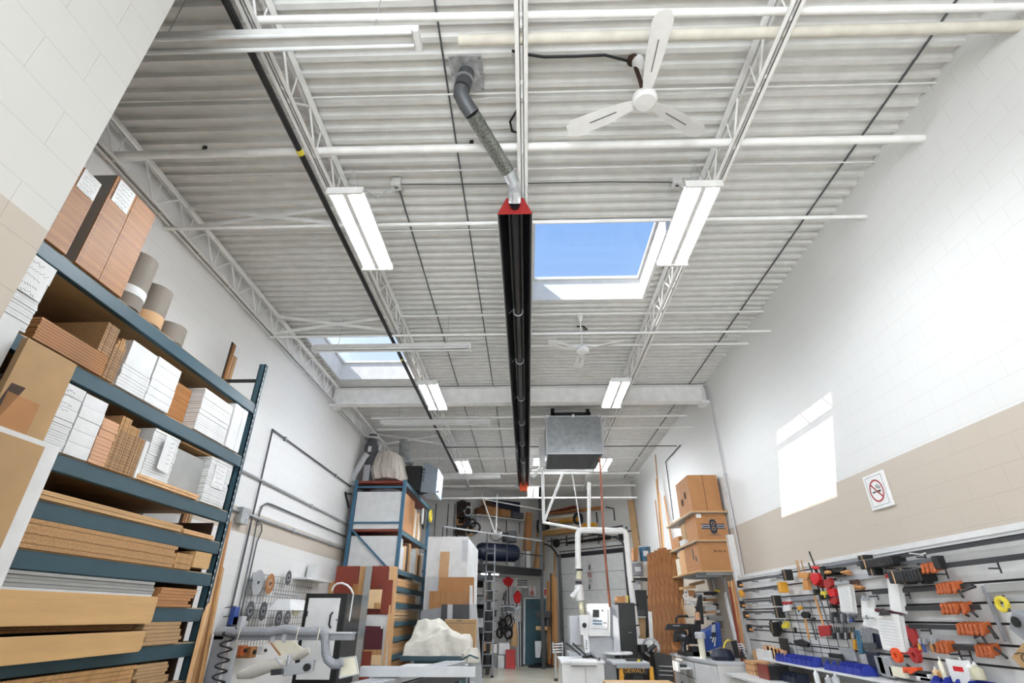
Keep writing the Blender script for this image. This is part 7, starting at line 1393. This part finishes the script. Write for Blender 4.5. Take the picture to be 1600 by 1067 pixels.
# no smoking sign
ys0, ys1, zs0, zs1 = 5.66, 6.03, 2.58, 2.95
t = T('no_smoking_sign', 'white no smoking sign with blue border on the beige block wall', 'sign')
t.part('sign_board', 'paper', bev=.004).box(XW-.025, XW-.001, ys0, ys1, zs0, zs1)
g = t.part('blue_border', 'navy'); X_ = XW-.026
for a_ in ((ys0+.04, ys1-.04, zs1-.034, zs1-.030), (ys0+.04, ys1-.04, zs0+.030, zs0+.034), (ys0+.04, ys0+.044, zs0+.03, zs1-.03), (ys1-.044, ys1-.04, zs0+.03, zs1-.03)): g.box(X_-.0006, X_, *a_)
yc, zc_ = (ys0+ys1)/2, (zs0+zs1)/2
t.part('cigarette', 'black').box(X_-.001, X_, yc-.07, yc+.02, zc_-.018, zc_-.0).box(X_-.001, X_, yc+.03, yc+.075, zc_-.018, zc_); t.part('smoke', 'black').tube([(X_, yc-.07, zc_+.01), (X_, yc-.07, zc_+.035), (X_, yc-.03, zc_+.04), (X_, yc-.035, zc_+.065)], .0035, 5).tube([(X_, yc-.055, zc_+.01), (X_, yc-.05, zc_+.025), (X_, yc-.01, zc_+.028), (X_, yc-.005, zc_+.06)], .0035, 5)
t.part('red_ring', 'red_paint').ring((X_-.002, yc, zc_), .11, .018, .001, (-1, 0, 0), 40); t.part('red_slash', 'red_paint').bar((X_-.002, yc+.078, zc_+.078), (X_-.002, yc-.078, zc_-.078), .001, .018, up=(0, 1, -1)); t.done()
# things on the bin shelf and bench, right
sh = [(s3, 700, 950, .10, 'grey_plastic', 'two grey tools standing between the blue bins'), (s3, 860, 860, .06, 'steel', 'metal tool hanging above the right blue bins'), (s3, 700, 830, .07, 'dark_metal', 'dark clip above the blue bins')]
def boxat(f, x0, y0, x1, y1, o, d, mt, name, label, cat='box', bev=.004):
    A, B = onS(f, x0, y1, o), onS(f, x1, y0, o); return solo(name, G().box(XS-o, XS-o+d, min(A.y, B.y), max(A.y, B.y), A.z, B.z), mt, label, cat, bev=bev)
boxat(s3, 690, 890, 790, 960, .16, .05, 'dark_steel', 'cartridge', 'grey cartridges between the two rows of blue bins', 'cartridge'); boxat(s3, 745, 855, 800, 945, .12, .05, 'black', 'black_tool', 'black upright tool left of the middle blue bins', 'tool')
boxat(s3, 1025, 845, 1070, 950, .12, .04, 'navy', 'blue_stick', 'dark blue upright handle right of the middle bins', 'tool'); boxat(s3, 820, 815, 900, 895, .06, .03, 'steel', 'metal_clip', 'metal tool hanging above the middle blue bins', 'tool')
boxat(s3, 380, 740, 410, 850, .09, .03, 'black', 'black_bottle', 'slim black tool beside the wooden blocks', 'tool'); boxat(s3, 175, 830, 215, 890, .12, .06, 'oak_light', 'wood_block', 'small wooden block at the left end of the shelf', 'block'); boxat(s3, 210, 830, 290, 920, .2, .05, 'white_board', 'white_pad', 'white pad leaning at the left end of the shelf', 'pad')
for k in range(5): boxat(s3, 262+27*k, 790+10*k, 286+27*k, 885+3*k, .16, .05, ['pink_wood', 'cream', 'oak_light', 'handle_wood', 'pink_wood'][k], 'wood_block', ['first', 'second', 'third', 'fourth', 'fifth'][k]+' upright wooden block from the left at the shelf end', 'block')
t = T('red_clamp', 'small orange clamp lying on the shelf right of the bins', 'clamp'); t.part('clamp_body', 'orange_paint', bev=.006).poly([onS(t4, *q, .16) for q in ((300, 960), (395, 960), (400, 985), (350, 1010), (330, 985), (305, 1000))], (.06, 0, 0)); t.part('clamp_bar', 'dark_metal').bar(onS(t4, 330, 940, .13), onS(t4, 410, 1010, .13), .012, .02); t.done()
for k, (x0, y0, x1, y1, m_, l) in enumerate([(140, 890, 160, 1000, 'grey_plastic', 'grey tool handle right of the blue bins'), (165, 895, 205, 1020, 'steel', 'grey metal tool right of the blue bins'), (225, 965, 300, 1020, 'ivory', 'pale wooden bits on the shelf'), (400, 1010, 480, 1045, 'white_board', 'white packet on the shelf'), (350, 990, 460, 1015, 'dark_metal', 'black bar tool on the shelf'), (430, 1040, 520, 1067, 'grey_plastic', 'grey long box on the shelf edge')]): boxat(t4, x0, y0, x1, y1, .15, .05, m_, 'shelf_item', l, 'tool')
def bottle(f, x, ybot, ytop, w_, mt, label, o=.12, cap='white_metal', name='bottle', group='bottles on the bin shelf'):
    a_, b_ = onS(f, x, ybot, o), onS(f, x, ytop, o); h = b_.z-a_.z; t = T(name, label, 'bottle', group); t.part('bottle_body', mt).lathe([(w_*.95, 0), (w_, h*.05), (w_, h*.62), (w_*.35, h*.78), (w_*.3, h*.82)], a_, n=16).smooth(); t.part('cap', cap).lathe([(w_*.38, h*.82), (w_*.15, h)], a_, n=12); t.done()
bottle(t4, 585, 1010, 890, .022, 'ivory', 'cream bottle left of the white boxes'); bottle(t4, 545, 1040, 960, .03, 'cream', 'short tan bottle left of the white boxes'); bottle(t4, 605, 1060, 960, .025, 'ivory', 'cream bottle in front of the white boxes'); bottle(t4, 575, 1030, 975, .03, 'handle_wood', 'brown bottle on the shelf')
bottle(t4, 740, 1050, 900, .04, 'clear_plastic', 'cloudy bottle right of the red topped box'); bottle(t4, 825, 1045, 930, .05, 'clear_plastic', 'cloudy bottle farthest right'); bottle(t4, 790, 1040, 915, .04, 'paper', 'white bottle between two cloudy bottles')
bottle(s3, 650, 1067, 960, .03, 'paper', 'white pointed bottle on the lower bench below the bins', o=.35, group=None); bottle(s3, 735, 1080, 1010, .04, 'light_grey', 'grey bottle on the lower bench', o=.35, group=None); bottle(s3, 790, 1080, 1000, .04, 'light_grey', 'second grey bottle on the lower bench', o=.35, group=None)
boxat(t4, 640, 915, 710, 1060, .16, .05, 'paper', 'white_carton', 'white carton with red band on the shelf', 'box'); boxat(t4, 650, 960, 706, 985, .162, .004, 'bright_red', 'red_band', 'red band on the white carton', 'label', bev=0); boxat(t4, 625, 910, 705, 930, .14, .06, 'black', 'black_clip', 'black clip on top of the white carton', 'clip')
# grey socket box and tan box at right frame edge
t = T('grey_holder', 'grey angled holder with round hole at the right edge of the view', 'holder'); pts = [onS(t4, *q, .25) for q in ((1020, 700), (1135, 790), (1200, 640), (1040, 570))]; t.part('holder_body', 'grey_plastic', bev=.006).slab(pts, (.2, 0, 0)); p = onS(t4, 1072, 655, .26); t.part('hole', 'black').disc(p, .035, .01, (-1, 0, 0)); t.done()
t = T('tan_carton', 'tan carton with drawn black curve at the right edge of the view', 'box'); pts = [onS(t4, *q, .30) for q in ((1035, 890), (1100, 960), (1180, 1000), (1200, 760), (1110, 800))]; t.part('carton_body', 'kraft', bev=.004).poly(pts, (.2, 0, 0)); t.part('drawn_curve', 'black').tube([onS(t4, *q, .305) for q in ((1060, 870), (1090, 862), (1125, 868), (1108, 880), (1105, 900), (1125, 925))], .003, 5); t.done()
# small items for the left foreground bench rail
